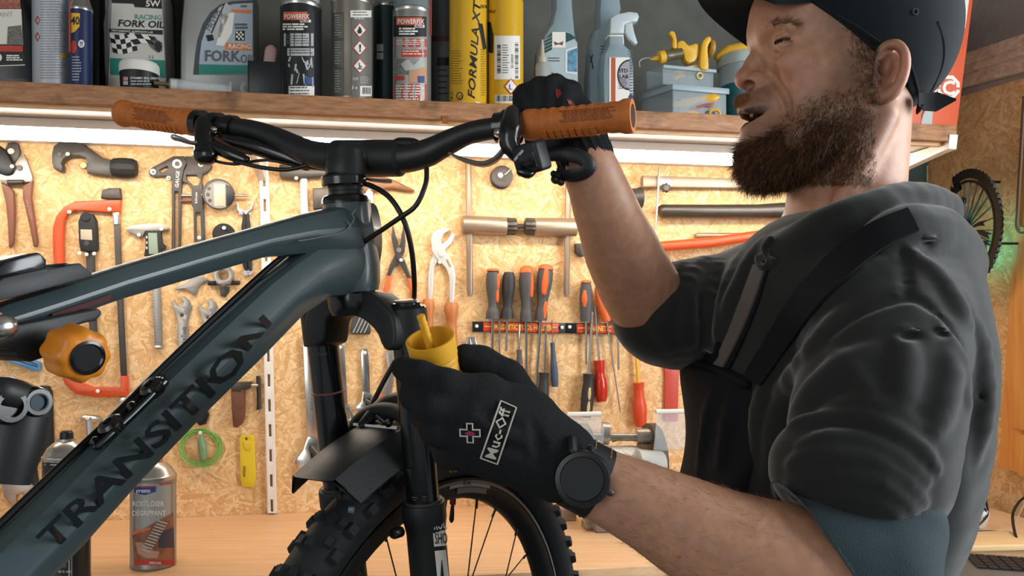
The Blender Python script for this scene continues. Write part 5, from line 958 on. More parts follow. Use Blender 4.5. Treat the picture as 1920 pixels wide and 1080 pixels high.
def shield(x0, x1, y0, y1, label):
    b = MB(); c0, c1 = G((x0+x1)/2, y0, -.05), G((x0+x1)/2, y1, -.075); w = (x1-x0)/2/F*gy
    rows = [(c0+WN*-.03, w*.8), (c0, w*.85), (c0*.6+c1*.4+WN*.012, w), (c1, w), (c1-UP*.004-WN*.004, w*.8)]
    vs = []; th = WN*.0025
    for k in (0, 1):
        for c_, w_ in rows: vs += [c_-WU*w_-th*k, c_+WU*w_-th*k]
    n = len(rows); fs = []
    for i in range(n-1): a = 2*i; fs += [(a, a+2, a+3, a+1), (2*n+a, 2*n+a+1, 2*n+a+3, 2*n+a+2), (a, 2*n+a, 2*n+a+2, a+2), (a+1, a+3, 2*n+a+3, 2*n+a+1)]
    fs += [(0, 1, 2*n+1, 2*n), (2*n-2, 4*n-2, 4*n-1, 2*n-1)]
    b.add(vs, fs); o = b.build('eye_shield', mat('shield_plastic', '#d4dada', .1, alpha=.26, spec=.8), t, fix=True, label=label)
    b = MB(); b.tube([c0-WU*w*.9+UP*.004, c0+WU*w*.9+UP*.004], .005, 10); b.build('hinge', M_WPRINT, o); return o
shield(1226, 1292, 775, 842, 'clear eye shield'); shield(1060, 1130, 780, 842, 'clear eye shield')
MB().lathe(G(1190, 875, -.07), (WU-UP*.1), [(0, 0), (.03, 0), (.036, .004), (.036, .055), (.033, .058), (0, .058)], 24).build('water_cup', mat('milky_clear', '#c9cac6', .35, alpha=.75), t)
# small block and bits
c = bench_at(1118, 990); t = thing('bench_block', 'small pale grey steel block on the bench under the watch', 'block', c); MB().box(c+UP*.008, WU*.028, WN*.018, UP*.008).build('block', M_SAT, t, bevel=.002); MB().lathe(c+UP*.016, UP, [(0, 0), (.006, 0), (.006, .002), (0, .003)], 12).build('button', M_CHR, t)
c = bench_at(1062, 975); t = thing('small_vise', 'small grey clamp on the bench behind the tyre', 'clamp', c); MB().box(c+UP*.012, WU*.02, WN*.012, UP*.012).build('body', M_SAT, t, bevel=.002); MB().tube([c+UP*.026, c+WU*.02+UP*.026, c+WU*.03+UP*.005], .002, 6, smooth=3).build('lever', M_DKCAP, t)
# right end: power dome, cables, board, laptop
c = bench_at(1815, 985); t = thing('power_tower', 'round white socket block with black plugs on the bench', 'socket block', c)
MB().lathe(c, UP, [(0, 0), (.03, 0), (.034, .002), (.04, .03), (.038, .036), (.034, .038), (0, .038)], 28).build('body', mat('white_plastic2', '#d8d2ca', .4), t, smooth=60)
for dx in (-.012, .006, .02): MB().box(c+WU*dx+UP*.052, WU*.006, WN*.008, UP*.016).build('plug', M_DKCAP, t, bevel=.002)
def cable(label, pts, r=.0022, m=None): return MB().tube(pts, r, 8, smooth=6).build('cable', m or M_DKCAP, None, label=label, cat='cable')
def B(x, y, h=.003): q = bench_at(x, y); q.z += h; return q
cable('black cable looping from the white socket block up the side wall', [c+WU*.02+UP*.066, c+WU*.012+UP*.1+WN*.02, P(1838, 905, c.y), P(1852, 955, c.y-.02), P(1845, 975, c.y-.05), B(1815, 1000), B(1775, 1003)])
cable('black cable lying along the back of the bench beside the socket block', [c+WU*.006+UP*.066, P(1822, 925, c.y-.02), P(1849, 960, c.y-.03), B(1835, 992), B(1785, 1008), B(1820, 999), B(1880, 1001), B(1887, 1012)])
cable('black cable curving down the side wall to the laptop', [P(1935, 925, 1.42*K), P(1912, 940, 1.44*K), P(1899, 965, 1.43*K), P(1903, 1000, 1.36*K), P(1913, 1027, 1.31*K)], .0028)
cable('thin pale cable behind the black one on the side wall', [P(1920, 945, 1.46*K), P(1906, 975, 1.46*K), P(1895, 998, 1.45*K), B(1880, 1003), B(1840, 1006)], .0015, mat('pale_cable', '#b9a48c', .5))
q = [bench_at(1745, 1038), bench_at(1965, 1032), bench_at(1890, 1006), bench_at(1760, 1012)]; b = MB(); b.add([v+UP*.001 for v in q]+[v+UP*.013 for v in q], [(0, 1, 2, 3), (7, 6, 5, 4), (0, 4, 5, 1), (1, 5, 6, 2), (2, 6, 7, 3), (3, 7, 4, 0)]); b.build('wooden_board', wood('maple', '#d8ac74', '#e6c491', 'x', 6, .45, 12), None, bevel=.002, label='pale wooden board lying behind the laptop', cat='board', fix=True)
# laptop: hinge towards the wall side, typing deck towards us
lf = bench_at(1755, 1062); lr = bench_at(2010, 1140); ex = Vector((1, -.28, 0)).normalized(); ey = Vector((.28, 1, 0)).normalized()
o0 = bench_at(1760, 1056); LW, LD = .34, .21
o0 = bench_at(1752, 1078)-ey*.02
t = thing('laptop', 'grey laptop keyboard at the right end of the bench', 'laptop', o0+ex*LW/2)
D = lambda a, b_, h=0: o0+ex*a-ey*(-b_)+UP*h
MB().box(D(LW/2, LD/2-.09, .008), ex*LW/2, ey*LD/2, UP*.007).build('deck', mat('laptop_grey', '#7b7875', .35, metal=.5), t, bevel=.003)
kb = MB(); dk = mat('key_black', '#1c1c1e', .5)
for rr_ in range(5):
    for cc_ in range(13):
        a = .075+cc_*.0175; b0 = LD-.09-.018-rr_*.0175
        o = MB().box(D(a, b0, .0165), ex*.0075, ey*.0075, UP*.0016).build('key', dk, t, bevel=0)
MB().box(D(.11, -.055, .0154), ex*.045, ey*.028, UP*.0006).build('trackpad', mat('trackpad', '#8c8986', .3), t)
# cabinet boards and brush-clock on the side wall
M_PINE = wood('pine_panel', '#c8823c', '#dea258', 'z', 5, .45, 16)
def on_side(pts, off): return [side(x, y, off) for x, y in pts]
def side_slab(name, pts, off, th, m, par, label=None):
    q = on_side(pts, off); n = len(q); b = MB(); b.add(q+[v-SN*th for v in q], [tuple(range(n)), tuple(range(2*n-1, n-1, -1))]+[(i, n+i, n+(i+1) % n, (i+1) % n) for i in range(n)]); return b.build(name, m, par, bevel=.002, fix=True, label=label)
t = thing('wall_cabinet', 'pine cabinet boards fixed to the side wall', 'cabinet', side(1900, 660, 0))
side_slab('side_board', [(1900, 432), (1960, 425), (1960, 905), (1872, 875), (1877, 800)], .03, .03, M_PINE, t); side_slab('front_board', [(1908, 440), (1960, 440), (1960, 815), (1893, 802), (1895, 700)], .045, .014, M_PINE, t)
side_slab('lower_board', [(1912, 815), (1960, 825), (1960, 905), (1908, 892)], .05, .018, M_PINE, t); side_slab('upper_board', [(1914, 250), (1960, 245), (1960, 425), (1904, 425)], .02, .019, M_PINE, t)
pts = on_side([(1921, 180), (1917, 245), (1914, 300), (1908, 400), (1907, 425), (1914, 436), (1925, 434)], .028); MB().tube(pts, .004, 8, smooth=4).build('wire_handle', mat('dull_bronze', '#6b5647', .4, metal=.5), t)
# wheel-shaped lamp
cl = hit(1812, 430, CORN+SN*.06, SN); fn = Vector((-1, -.02, 0)).normalized(); fx = fn.cross(UP).normalized()*-1
t = thing('wheel_lamp', 'black bicycle wheel shaped wall lamp with turquoise back light', 'lamp', cl); M_BLA = mat('black_acrylic', '#0d0e10', .4)
R = .139
def Cc(a, r, d=0): return cl+fx*(r*math.cos(a))+UP*(r*math.sin(a))+fn*d
def band(name, r0, r1, a0, a1, th, par, m=M_BLA, n=48, d=0, teeth=0):
    b = MB(); full = abs(a1-a0) > 6.2; N = n if full else n+1
    for dd in (0, th):
        b.v += [tuple(Cc(a0+(a1-a0)*i/n, r0, d+dd)) for i in range(N)]; b.v += [tuple(Cc(a0+(a1-a0)*i/n, r1*(1+(teeth if i % 2 else 0)), d+dd)) for i in range(N)]
    for i in range(n):
        j = (i+1) % N; b.f += [(i, j, N+j, N+i), (2*N+i, 3*N+i, 3*N+j, 2*N+j), (i, 2*N+i, 2*N+j, j), (N+i, N+j, 3*N+j, 3*N+i)]
    b.mi = [0]*len(b.f); return b.build(name, m, par, fix=True)
band('tyre', R*.87, R, -math.pi*.95, math.pi*.62, .006, t, teeth=.03, n=96); band('rim', R*.80, R*.84, -math.pi*.9, math.pi*.55, .005, t)
b = MB()
for i in range(11):
    a = -1.0+i*.25; b.box((Cc(a, R*.15, .003)+Cc(a+.12, R*.83, .003))/2, (Cc(a+.12, R*.83, .003)-Cc(a, R*.15, .003))/2, fn*.002, fx.cross(fn)*.0009)
    o = b.build('spoke', M_BLA, t, fix=True); b = MB()
band('hub', .001, R*.17, 0, 2*math.pi, .006, t, n=20); band('chainring', R*.72, R*.8, math.pi*.56, math.pi*.97, .005, t, teeth=.14, n=22); band('chainring', R*.45, R*.52, math.pi*.5, math.pi*1.0, .005, t, teeth=.12, n=20)
for a in (2.0, 2.35, 2.7, 3.0): b = MB(); b.box((Cc(a, R*.15, .003)+Cc(a, R*.75, .003))/2, (Cc(a, R*.75, .003)-Cc(a, R*.15, .003))/2, fn*.002, fx.cross(fn)*.0022); b.build('crank_arm', M_BLA, t, fix=True)
for i, (a, r0, r1, w) in enumerate(((-.25, .2, .78, .09), (-.75, .25, .8, .12), (-1.2, .2, .78, .13), (-1.7, .2, .8, .1), (.1, .2, .6, .1), (-.5, .5, .8, .1), (-1.0, .55, .8, .13))):
    q = [Cc(a-w, R*r0, 0), Cc(a+w*.3, R*r0*1.1, 0), Cc(a+w, R*(r0+r1)*.5, 0), Cc(a+w*.4, R*r1, 0), Cc(a-w*.2, R*r1*.8, 0), Cc(a-w*1.1, R*r1*.9, 0), Cc(a-w*.7, R*(r0+r1)*.45, 0)]
    b = MB(); n = 7; b.add(q+[v+fn*.004 for v in q], [tuple(range(n)), tuple(range(2*n-1, n-1, -1))]+[(k, n+k, n+(k+1) % n, (k+1) % n) for k in range(n)]); b.build('tree_shape', M_BLA, t, fix=True)
m = bpy.data.materials.new('turquoise_led'); m.use_nodes = True; b_ = m.node_tree.nodes['Principled BSDF']; b_.inputs['Base Color'].default_value = (.1, .6, .5, 1); b_.inputs['Emission Color'].default_value = (.02, .78, .66, 1); b_.inputs['Emission Strength'].default_value = 11
ring = [Cc(-2.3+i*.16, R*.55, -.03) for i in range(17)]; MB().tube(ring, .004, 8).build('led_strip', m, t)
for a in (-.4, 1.2, 2.6, -2.0): MB().tube([Cc(a, R*.82, 0), Cc(a, R*.82, -.055)], .003, 8).build('standoff', M_BLA, t)
# ================================================================ the mountain bike
BF = Vector((.53, .85, 0)).normalized(); BR = Vector((.85, -.53, 0)).normalized(); B0 = Vector((-.186, .9, ZC))
def BP(t, s, z): return B0+BF*t+BR*s+UP*z
def bp(x, y, s=0.0): return hit(x, y, B0+BR*s, BR)
M_FRM = mat('dark_teal_paint', '#3a474a', .38, coat=.25, var=.04, vscale=8)
M_BLK = mat('black_gloss', '#0e0f11', .22, coat=.3); M_BKM = mat('black_matte', '#16181a', .5); M_TYRE = mat('tyre_rubber', '#24282c', .65, bump=.25, bscale=250); M_HOSE = mat('black_hose', '#17120f', .4)
M_OGRIP = mat('orange_grip', '#b9672a', .6, bump=.25, bscale=160, var=.1, vscale=120); M_DECAL = mat('decal_black', '#161d20', .35)
bike = thing('mountain_bike', 'dark teal mountain bike with orange grips held in the repair stand', 'bicycle', BP(.17, 0, -.51-.366))
ND = 40
FACET = [(0, 1), (.62, .9), (1, .12), (.98, -.1), (.52, -.93), (0, -1), (-.52, -.93), (-.98, -.1), (-1, .12), (-.62, .9)]
def fsec(pt, pb, w, e=3.2, fac=0.0):
    """frame section between a top and a bottom edge pixel, half width w; fac blends from a rounded to a faceted outline"""
    a, b = bp(*pt), bp(*pb); c = (a+b)/2; h = (a-b)/2; out = []; n = len(FACET)
    for j in range(ND):
        q = 2*math.pi*j/ND; cs, sn = math.cos(math.pi/2-q), math.sin(math.pi/2-q); k = (abs(cs)**e+abs(sn)**e)**(-1/e)
        i, t = divmod(j*n/ND, 1); f0, f1 = FACET[int(i)], FACET[(int(i)+1) % n]; t = t*.86+.07
        x = cs*k*(1-fac)+(f0[0]*(1-t)+f1[0]*t)*fac; y = sn*k*(1-fac)+(f0[1]*(1-t)+f1[1]*t)*fac
        out.append(c+BR*(w*x)+h*y)
    return out
def loft(name, secs, m, par, label=None, smooth=40):
    b = MB(); b.rings(secs); return b.build(name, m, par, fix=True, smooth=smooth, label=label)
frame = loft('frame', [fsec((x, y0), (x+dx, y1), w, 3, .75 if x < 600 else .4) for x, dx, y0, y1, w in ((-200, 0, 655, 745, .02), (-60, 0, 592, 668, .02), (0, 0, 566, 636, .02), (100, 3, 536, 602, .02), (212, 4, 500, 563, .02), (350, 5, 460, 522, .021), (480, 5, 425, 484, .023), (560, 5, 402, 478, .026), (620, 4, 388, 495, .028), (665, 3, 381, 510, .028), (688, 3, 379, 520, .022))], M_FRM, bike, smooth=12)
loft('down_tube', [fsec(a, b, w, 2.6, .9 if a[0] < 500 else .5) for a, b, w in (((-230, 1208), (-130, 1300), .032), ((-60, 1050), (24, 1137), .031), ((60, 938), (140, 1020), .03), ((169, 830), (245, 903), .029), ((290, 705), (367, 778), .028), ((400, 603), (478, 670), .028), ((480, 530), (556, 590), .028), ((535, 488), (606, 558), .028), ((585, 452), (645, 556), .028), ((630, 420), (690, 550), .027))], M_FRM, frame, smooth=12)
q = lambda a, b, y: Vector(bp((a+b)/2, y))
hd = [(604, 696, 377), (604, 696, 384), (606, 698, 410), (612, 706, 450), (614, 714, 500), (612, 714, 530), (616, 711, 546)]
b = MB(); ax = (bp(652, 377)-bp(664, 546)).normalized(); sd = BR; fw = ax.cross(sd).normalized()
b.rings([[q(x0, x1, y)+(sd*math.cos(g)+fw*math.sin(g))*((x1-x0)/2/F*q(x0, x1, y).y*.97) for g in [2*math.pi*i/28 for i in range(28)]] for x0, x1, y in hd]); b.build('head_tube', M_FRM, frame, fix=True, smooth=50)
# tyre-mark flake on the head tube, dark red strip low on the top tube, lettering
for p_ in ([(560, 452), (600, 445), (640, 436), (655, 424), (652, 415)], [(652, 432), (664, 410), (660, 402), (668, 392)]): MB().tube([bp(x, y, .0295) for x, y in p_], .0007, 5, smooth=4).build('paint_flake', mat('pale_flake', '#66706c', .5), frame)
def facet_pts(a, b, w): a, b = bp(*a), bp(*b); c = (a+b)/2; h = (a-b)/2; return c+BR*w+h*.12, c+BR*(.52*w)-h*.93
f1, f2 = facet_pts((60, 938), (140, 1020), .03); f3, f4 = facet_pts((400, 603), (478, 670), .028)
fn_ = (f2-f1).cross(f3-f1).normalized(); fn_ = fn_ if fn_.y < 0 else -fn_
lettering(any_map(f1, fn_, .0024), 'TRANSITION', (97, 1037), 43, M_DECAL, frame, ang=-44.3, bold=.03, xs=1.66, name='decal_lettering')
multi_patch(lambda x, y: bp(x, y, .0203), [[(98, 588), (208, 552), (208, 562), (98, 598)]], mat('dark_red_strip', '#4a1a1a', .75), 'red_strip', frame, n=8)
# cable along the down tube and bottle mount
MB().tube([bp(x, y, 0) for x, y in ((545, 470), (500, 506), (400, 598), (300, 694), (220, 774), (120, 868), (-60, 1040))], .0032, 8, smooth=3).build('hose', M_BLK, bike)
bm_ = [(303, 712), (273, 742), (240, 774), (205, 806), (176, 832)]
mt = None
b = MB(); b.tube([bp(x-1, y-2, .010) for x, y in bm_], [.004, .005, .005, .005, .0035], 10, flat=.8, up=BR, rnd=True); mt = b.build('bottle_mount', M_BLK, bike)
b = MB(); b.tube([bp(x+6, y+5, .024) for x, y in bm_], [.004, .004, .004, .004, .0035], 10, flat=.8, up=BR, rnd=True); b.build('mount_rail', M_BLK, mt)
for x, y in ((285, 726), (208, 797)):
    n_ = (bp(x-20, y-20)-bp(x, y)).normalized(); MB().lathe(bp(x+3, y+3, .018), n_, [(.0095, -.004), (.0105, 0), (.0105, .004), (.008, .0065), (.004, .007), (.003, .004), (0, .004)], 18).build('bolt', M_BLK, mt)
for x, y in ((250, 762), (182, 828)): MB().tube([bp(x-2, y, .018), bp(x+3, y+6, .022)], .0045, 10, rnd=True).build('cross_piece', M_BLK, mt)
# rear shock link at the left edge
sk = MB().tube([bp(40, 775, .05), bp(25, 830, .05), bp(8, 905, .05)], [.018, .019, .016], 18, smooth=2).build('shock_link', M_BKM, bike)
MB().tube([bp(4, 735, .062), bp(30, 742, .06), bp(52, 752, .056)], [.0105, .011, .0115], 14, rnd=True).build('link_arm', M_BKM, sk)
for x, y, r in ((51, 752, .0105), (0, 760, .0125)):
    c = bp(x, y, .055); MB().lathe(c, BR, [(r, 0), (r, .013), (r*.85, .016), (r*.6, .016), (r*.55, .012), (0, .012)], 20).build('pivot', M_BLK, sk)
    if x > 40: MB().lathe(c, BR, [(r*.60, .0145), (r*.60, .0165), (r*.50, .0165), (r*.50, .012)], 20).build('pivot_ring', mat('blue_anodised', '#0d2836', .5), sk)
# headset, spacers, stem
def ring_y(x0, x1, y, k=1): c = q(x0, x1, y); return c, (x1-x0)/2/F*c.y*k
hs = MB(); c0, r0 = ring_y(602, 694, 378); hs.lathe(c0-ax*.002, ax, [(.001, 0), (r0, 0), (r0*.98, .003), (r0*.9, .0075), (r0*.8, .009), (.001, .009)], 28); hs.build('headset', M_BLK, bike)
c1, r1 = ring_y(616, 682, 360); b = MB(); Ls = (bp(648, 328)-bp(650, 374)).length
b.lathe(bp(650, 374), ax, [(.001, 0), (r1, 0), (r1, Ls*.3), (r1*.93, Ls*.31), (r1*.93, Ls*.34), (r1, Ls*.35), (r1, Ls*.62), (r1*.93, Ls*.63), (r1*.93, Ls*.66), (r1, Ls*.67), (r1, Ls), (.001, Ls)], 26); b.build('spacer', M_BKM, bike)
c2 = bp(645, 340); MB().lathe(c2-ax*.006, ax, [(.001, 0), (.0235, 0), (.025, .002), (.025, .010), (.0235, .012), (.001, .012)], 26).build('spacer_ring', M_BLK, bike)
# handlebar line
HB = [(228, 212, 1.06), (300, 220, 1.04), (368, 232, 1.02), (430, 238, 1.0), (480, 245, .985), (530, 264, .97), (580, 287, .95), (630, 296, .935), (690, 297, .92), (750, 297, .905), (795, 289, .895), (835, 270, .885), (880, 250, .872), (930, 240, .86), (985, 235, .85), (1085, 226, .83), (1187, 217, .81)]
HR = [.011, .011, .011, .0115, .0118, .0135, .0155, .017, .0172, .017, .0158, .0138, .012, .0115, .011, .011, .011]
hp = [P(*a) for a in HB]
bar = MB().tube(hp[:], HR, 18, smooth=4).build('handlebar', mat('bar_black', '#1b1c1e', .42), bike, smooth=60)
st = MB(); cs = P(672, 298, .93)
st.tube([bp(648, 336), bp(650, 318), bp(652, 285)], [.0225, .0235, .0205], 22, smooth=3, rnd=False); st.build('stem', M_BKM, bike)
hd_ = (hp[9]-hp[7]).normalized()
MB().tube([hp[7]-hd_*.004, hp[7], hp[8], hp[9], hp[9]+hd_*.004], [.017, .0205, .0212, .0205, .017], 22).build('bar_clamp', M_BKM, bike)
MB().tube([bp(650, 300), (bp(650, 300)+hp[8])/2, hp[8]], [.021, .019, .019], 16).build('stem_body', M_BKM, bike)
for x, y, Y in ((650, 268, .925), (694, 268, .915)): MB().lathe(P(x, y, Y), UP, [(.0065, -.008), (.0065, -.002), (.005, .001), (.003, .001), (.0025, -.001), (0, -.001)], 12).build('clamp_bolt', M_BLK, bike)
MB().tube([P(735, 272, .9), P(748, 267, .897), P(775, 268, .893), P(790, 273, .892)], [.003, .0055, .0055, .003], 10, smooth=3, rnd=True).build('bar_end_clamp', M_BLK, bike)
MB().tube([P(678, 334, .905), P(700, 338, .9), P(727, 340, .897)], [.0025, .004, .0055], 8, flat=.5, rnd=True).build('cable_guide', M_SAT, bike)
# grips
def grip(i0, i1, flip):
    a, b_ = P(*HB[i0]), P(*HB[i1]); d = b_-a; L_ = d.length
    if flip: a, d = b_, -d       # a = inner end
    u = d.normalized(); g = thing_part = None
    prof = [(.0112, 0), (.0158, .0005), (.0166, .004), (.0162, .012), (.0150, .018)]+[(.0150+.0009*((k % 4) < 2), .02+k*.0026) for k in range(int((L_-.036)/.0026))]+[(.0155, L_-.014), (.0175, L_-.009), (.0178, L_-.004), (.0168, L_), (.0118, L_), (.0112, L_-.012)]
    m_ = MB(); m_.lathe(a, u, prof, 30); o = m_.build('grip', M_OGRIP, bike, smooth=60)
    MB().lathe(a, u, [(.0113, L_-.02), (.0113, L_-.003), (.0085, L_-.003), (.008, L_-.009), (0, L_-.009)], 20).build('end_plug', M_BKM, o)
    n_ = MB(); s_, u_, _ = frame_of(u)
    for k in range(int((L_-.05)/.0075)):       # moulded pads along the underside
        for g_ in (-.6, 0, .6):
            w = (u_*-math.cos(g_)+s_*math.sin(g_)); n_.box(a+u*(.024+k*.0075)+w*.0158, u*.0028, w.cross(u)*.0035, w*.0008)
    n_.build('grip_pads', M_OGRIP, o, kind='stuff'); return o
g_l = grip(0, 2, True); g_r = grip(14, 16, False)
def grip_map(i0, i1): a, b_ = P(*HB[i0]), P(*HB[i1]); return cyl_map(a, .0161, .0006, (b_-a))
M_GPR = mat('grip_print', '#7a3f1c', .6)
for (i0, i1, x0, x1, ya, sl, gg) in ((14, 16, 1045, 1150, 208, -.085, g_r), (0, 2, 245, 320, 200, .14, g_l)):
    mp = grip_map(i0, i1); rr_ = random.Random(3); qs = []
    for r_ in range(7):
        x = x0+rr_.uniform(0, 12); y = ya+r_*3.4
        while x < x1-rr_.uniform(0, 14): w = rr_.uniform(3, 9); qs.append([(x, y+(x-x0)*sl), (x+w, y+(x+w-x0)*sl), (x+w, y+1.5+(x+w-x0)*sl), (x, y+1.5+(x-x0)*sl)]); x += w+1.6
    multi_patch(mp, qs, M_GPR, 'grip_print', gg, n=1, kind='stuff')
# left controls
def blob(name, pts, rs, m=M_BLK, par=None, flat=1, n=14, up=UP, sm=3): return MB().tube([P(*a) for a in pts], rs, n, flat=flat, up=up, smooth=sm, rnd=True).build(name, m, par or bike)
def collar(i, f, rad, th, name='clamp_collar'):
    a, b_ = hp[i], hp[i+1]; c = a+(b_-a)*f; d = (b_-a).normalized(); return MB().lathe(c-d*th/2, d, [(.010, 0), (rad, 0), (rad, th), (.010, th)], 22).build(name, M_BLK, bike)
collar(2, .12, .0175, .011); collar(2, .62, .0165, .012); collar(3, .1, .015, .01)
blob('brake_body', [(385, 235, 1.0), (385, 262, .985), (386, 290, .98)], [.013, .013, .0135])
blob('shifter_knob', [(381, 291, .968), (390, 291, .966)], [.012, .012])
blob('brake_lever', [(395, 268, .985), (360, 268, .97), (342, 262, .96), (328, 258, .958)], [.004, .004, .005, .0055], M_SAT, flat=.7)
blob('shift_lever', [(405, 260, .985), (425, 272, .975), (445, 282, .97), (470, 288, .968)], [.005, .0045, .004, .003], mat('bronze_lever', '#5a3f34', .4, metal=.4), flat=.6)
blob('master_cylinder', [(420, 262, .99), (480, 276, .98), (530, 292, .975), (575, 310, .97)], [.008, .0105, .0105, .007])
blob('shifter_body', [(400, 275, .97), (430, 288, .965), (460, 300, .962)], [.007, .008, .006]); blob('mount_bolt', [(401, 243, .982), (403, 243, .978)], [.0045, .003], M_CHR)
blob('hose', [(440, 302, .962), (490, 314, .955), (540, 318, .95), (590, 306, .945), (625, 300, .94)], [.0025]*5, M_HOSE)
blob('cable', [(395, 300, .97), (440, 308, .962), (500, 300, .97), (560, 312, .96), (610, 318, .94)], [.0018]*5, M_HOSE)
# right controls
collar(13, .55, .0185, .016); collar(13, .15, .016, .01)
blob('brake_body', [(962, 215, .84), (958, 240, .825), (955, 268, .822), (968, 290, .82)], [.010, .012, .011, .008])
sb = plate_in = None
bx = MB(); c = P(996, 296, .815); ex_ = (P(1026, 282, .80)-P(966, 300, .825)).normalized(); nz = ex_.cross(Vector((0, 1, .2))).normalized(); ny = nz.cross(ex_)
bx.box(c, ex_*.0165, ny*.011, nz*.0155); sb = bx.build('shifter_housing', M_BKM, bike, bevel=.004, seg=3)
sp = P(996, 296, .815)-ny*(.0112 if ny.y > 0 else -.0112)
bx = MB(); fy = -ny if ny.y > 0 else ny
bx.box(c+fy*.0112-ex_*.006+nz*(.006 if nz.z > 0 else -.006), (ex_*.9+nz*.45)*.0075, fy*.0004, (nz*.9-ex_*.45)*.0014); bx.build('pale_decal', M_LGREY, sb)
bx = MB(); bx.box(c+fy*.011+ex_*.002-nz*(.002 if nz.z > 0 else -.002), ex_*.010, fy*.0008, nz*.008); bx.build('cover', M_BLK, sb, bevel=.002)
blob('brake_lever', [(948, 275, .825), (930, 298, .83), (905, 308, .84), (870, 300, .85), (845, 288, .86)], [.005, .0065, .0075, .0055, .003], M_SAT, flat=.45)
blob('mount_bolt', [(934, 249, .83), (935, 249, .826)], [.005, .004], M_CHR); blob('shift_paddle', [(1000, 320, .815), (990, 326, .81), (975, 322, .81)], [.004, .005, .004])
# control hoses
blob('hose', [(800, 316, .87), (798, 345, .862), (780, 385, .86), (750, 408, .865), (700, 442, .88), (664, 466, .895)], [.0028]*6, M_HOSE, sm=6)
blob('hose', [(672, 342, .9), (700, 350, .89), (732, 372, .875), (758, 415, .87), (772, 470, .88), (777, 530, .9), (776, 566, .93)], [.003]*7, M_HOSE, sm=6)
blob('hose', [(772, 620, 1.0), (745, 670, 1.0), (718, 718, 1.0), (693, 768, .99)], [.0032]*4, M_HOSE, sm=5)
# ---------------------------------------------------------------- fork
fork = MB()
def leg_pt(x, y, s): return bp(x, y, s)
SL = .065
def cp(x, y, d=.017): return hit(x, y, B0+BF*d, BF)
co = round_pts([(610, 556), (640, 549), (690, 547), (716, 549), (744, 574), (762, 598), (764, 650), (742, 655), (731, 628), (712, 606), (688, 593), (652, 590), (634, 604), (630, 642), (600, 645), (594, 605), (602, 575)], 2)
b = MB(); a_ = [cp(x, y) for x, y in co]; n_ = len(a_); b.add([v-BF*.021 for v in a_]+[v+BF*.021 for v in a_], [tuple(range(n_)), tuple(range(2*n_-1, n_-1, -1))]+[(i, n_+i, n_+(i+1) % n_, (i+1) % n_) for i in range(n_)])
cr = b.build('fork_crown', M_BKM, bike, bevel=.006, seg=3, fix=True)
MB().lathe(bp(664, 549), ax*-1, [(.001, 0), (.031, 0), (.0315, .003), (.031, .016), (.028, .024), (.001, .025)], 26).build('crown_race', M_BLK, cr)
def leg(s, axis, lab):
    P_ = [leg_pt(x, y, s) for x, y in axis]; d = (P_[0]-P_[-1]).normalized(); top = P_[0]
    MB().tube([top, top-d*.043], [.0225, .0225], 24).build('leg_clamp', M_BKM, cr)
    MB().lathe(top, d, [(.0225, 0), (.0215, .002), (.018, .002), (.0165, .004), (.0165, .0065), (.013, .0075), (0, .0075)], 22).build('top_cap', mat('cap_silver', '#8f8a84', .3, metal=.8) if s < 0 else M_BLK, cr)
    return P_, d, top
PL, dL, tL = leg(-SL, [(598, 578), (655, 1085)], 'left'); PR, dR, tR = leg(SL, [(762, 578), (806, 1080)], 'right')
MB().lathe(tR, dR, [(.0135, .0075), (.0125, .0095), (.0, .0095)], 20).build('top_dial', mat('cap_silver'), cr)
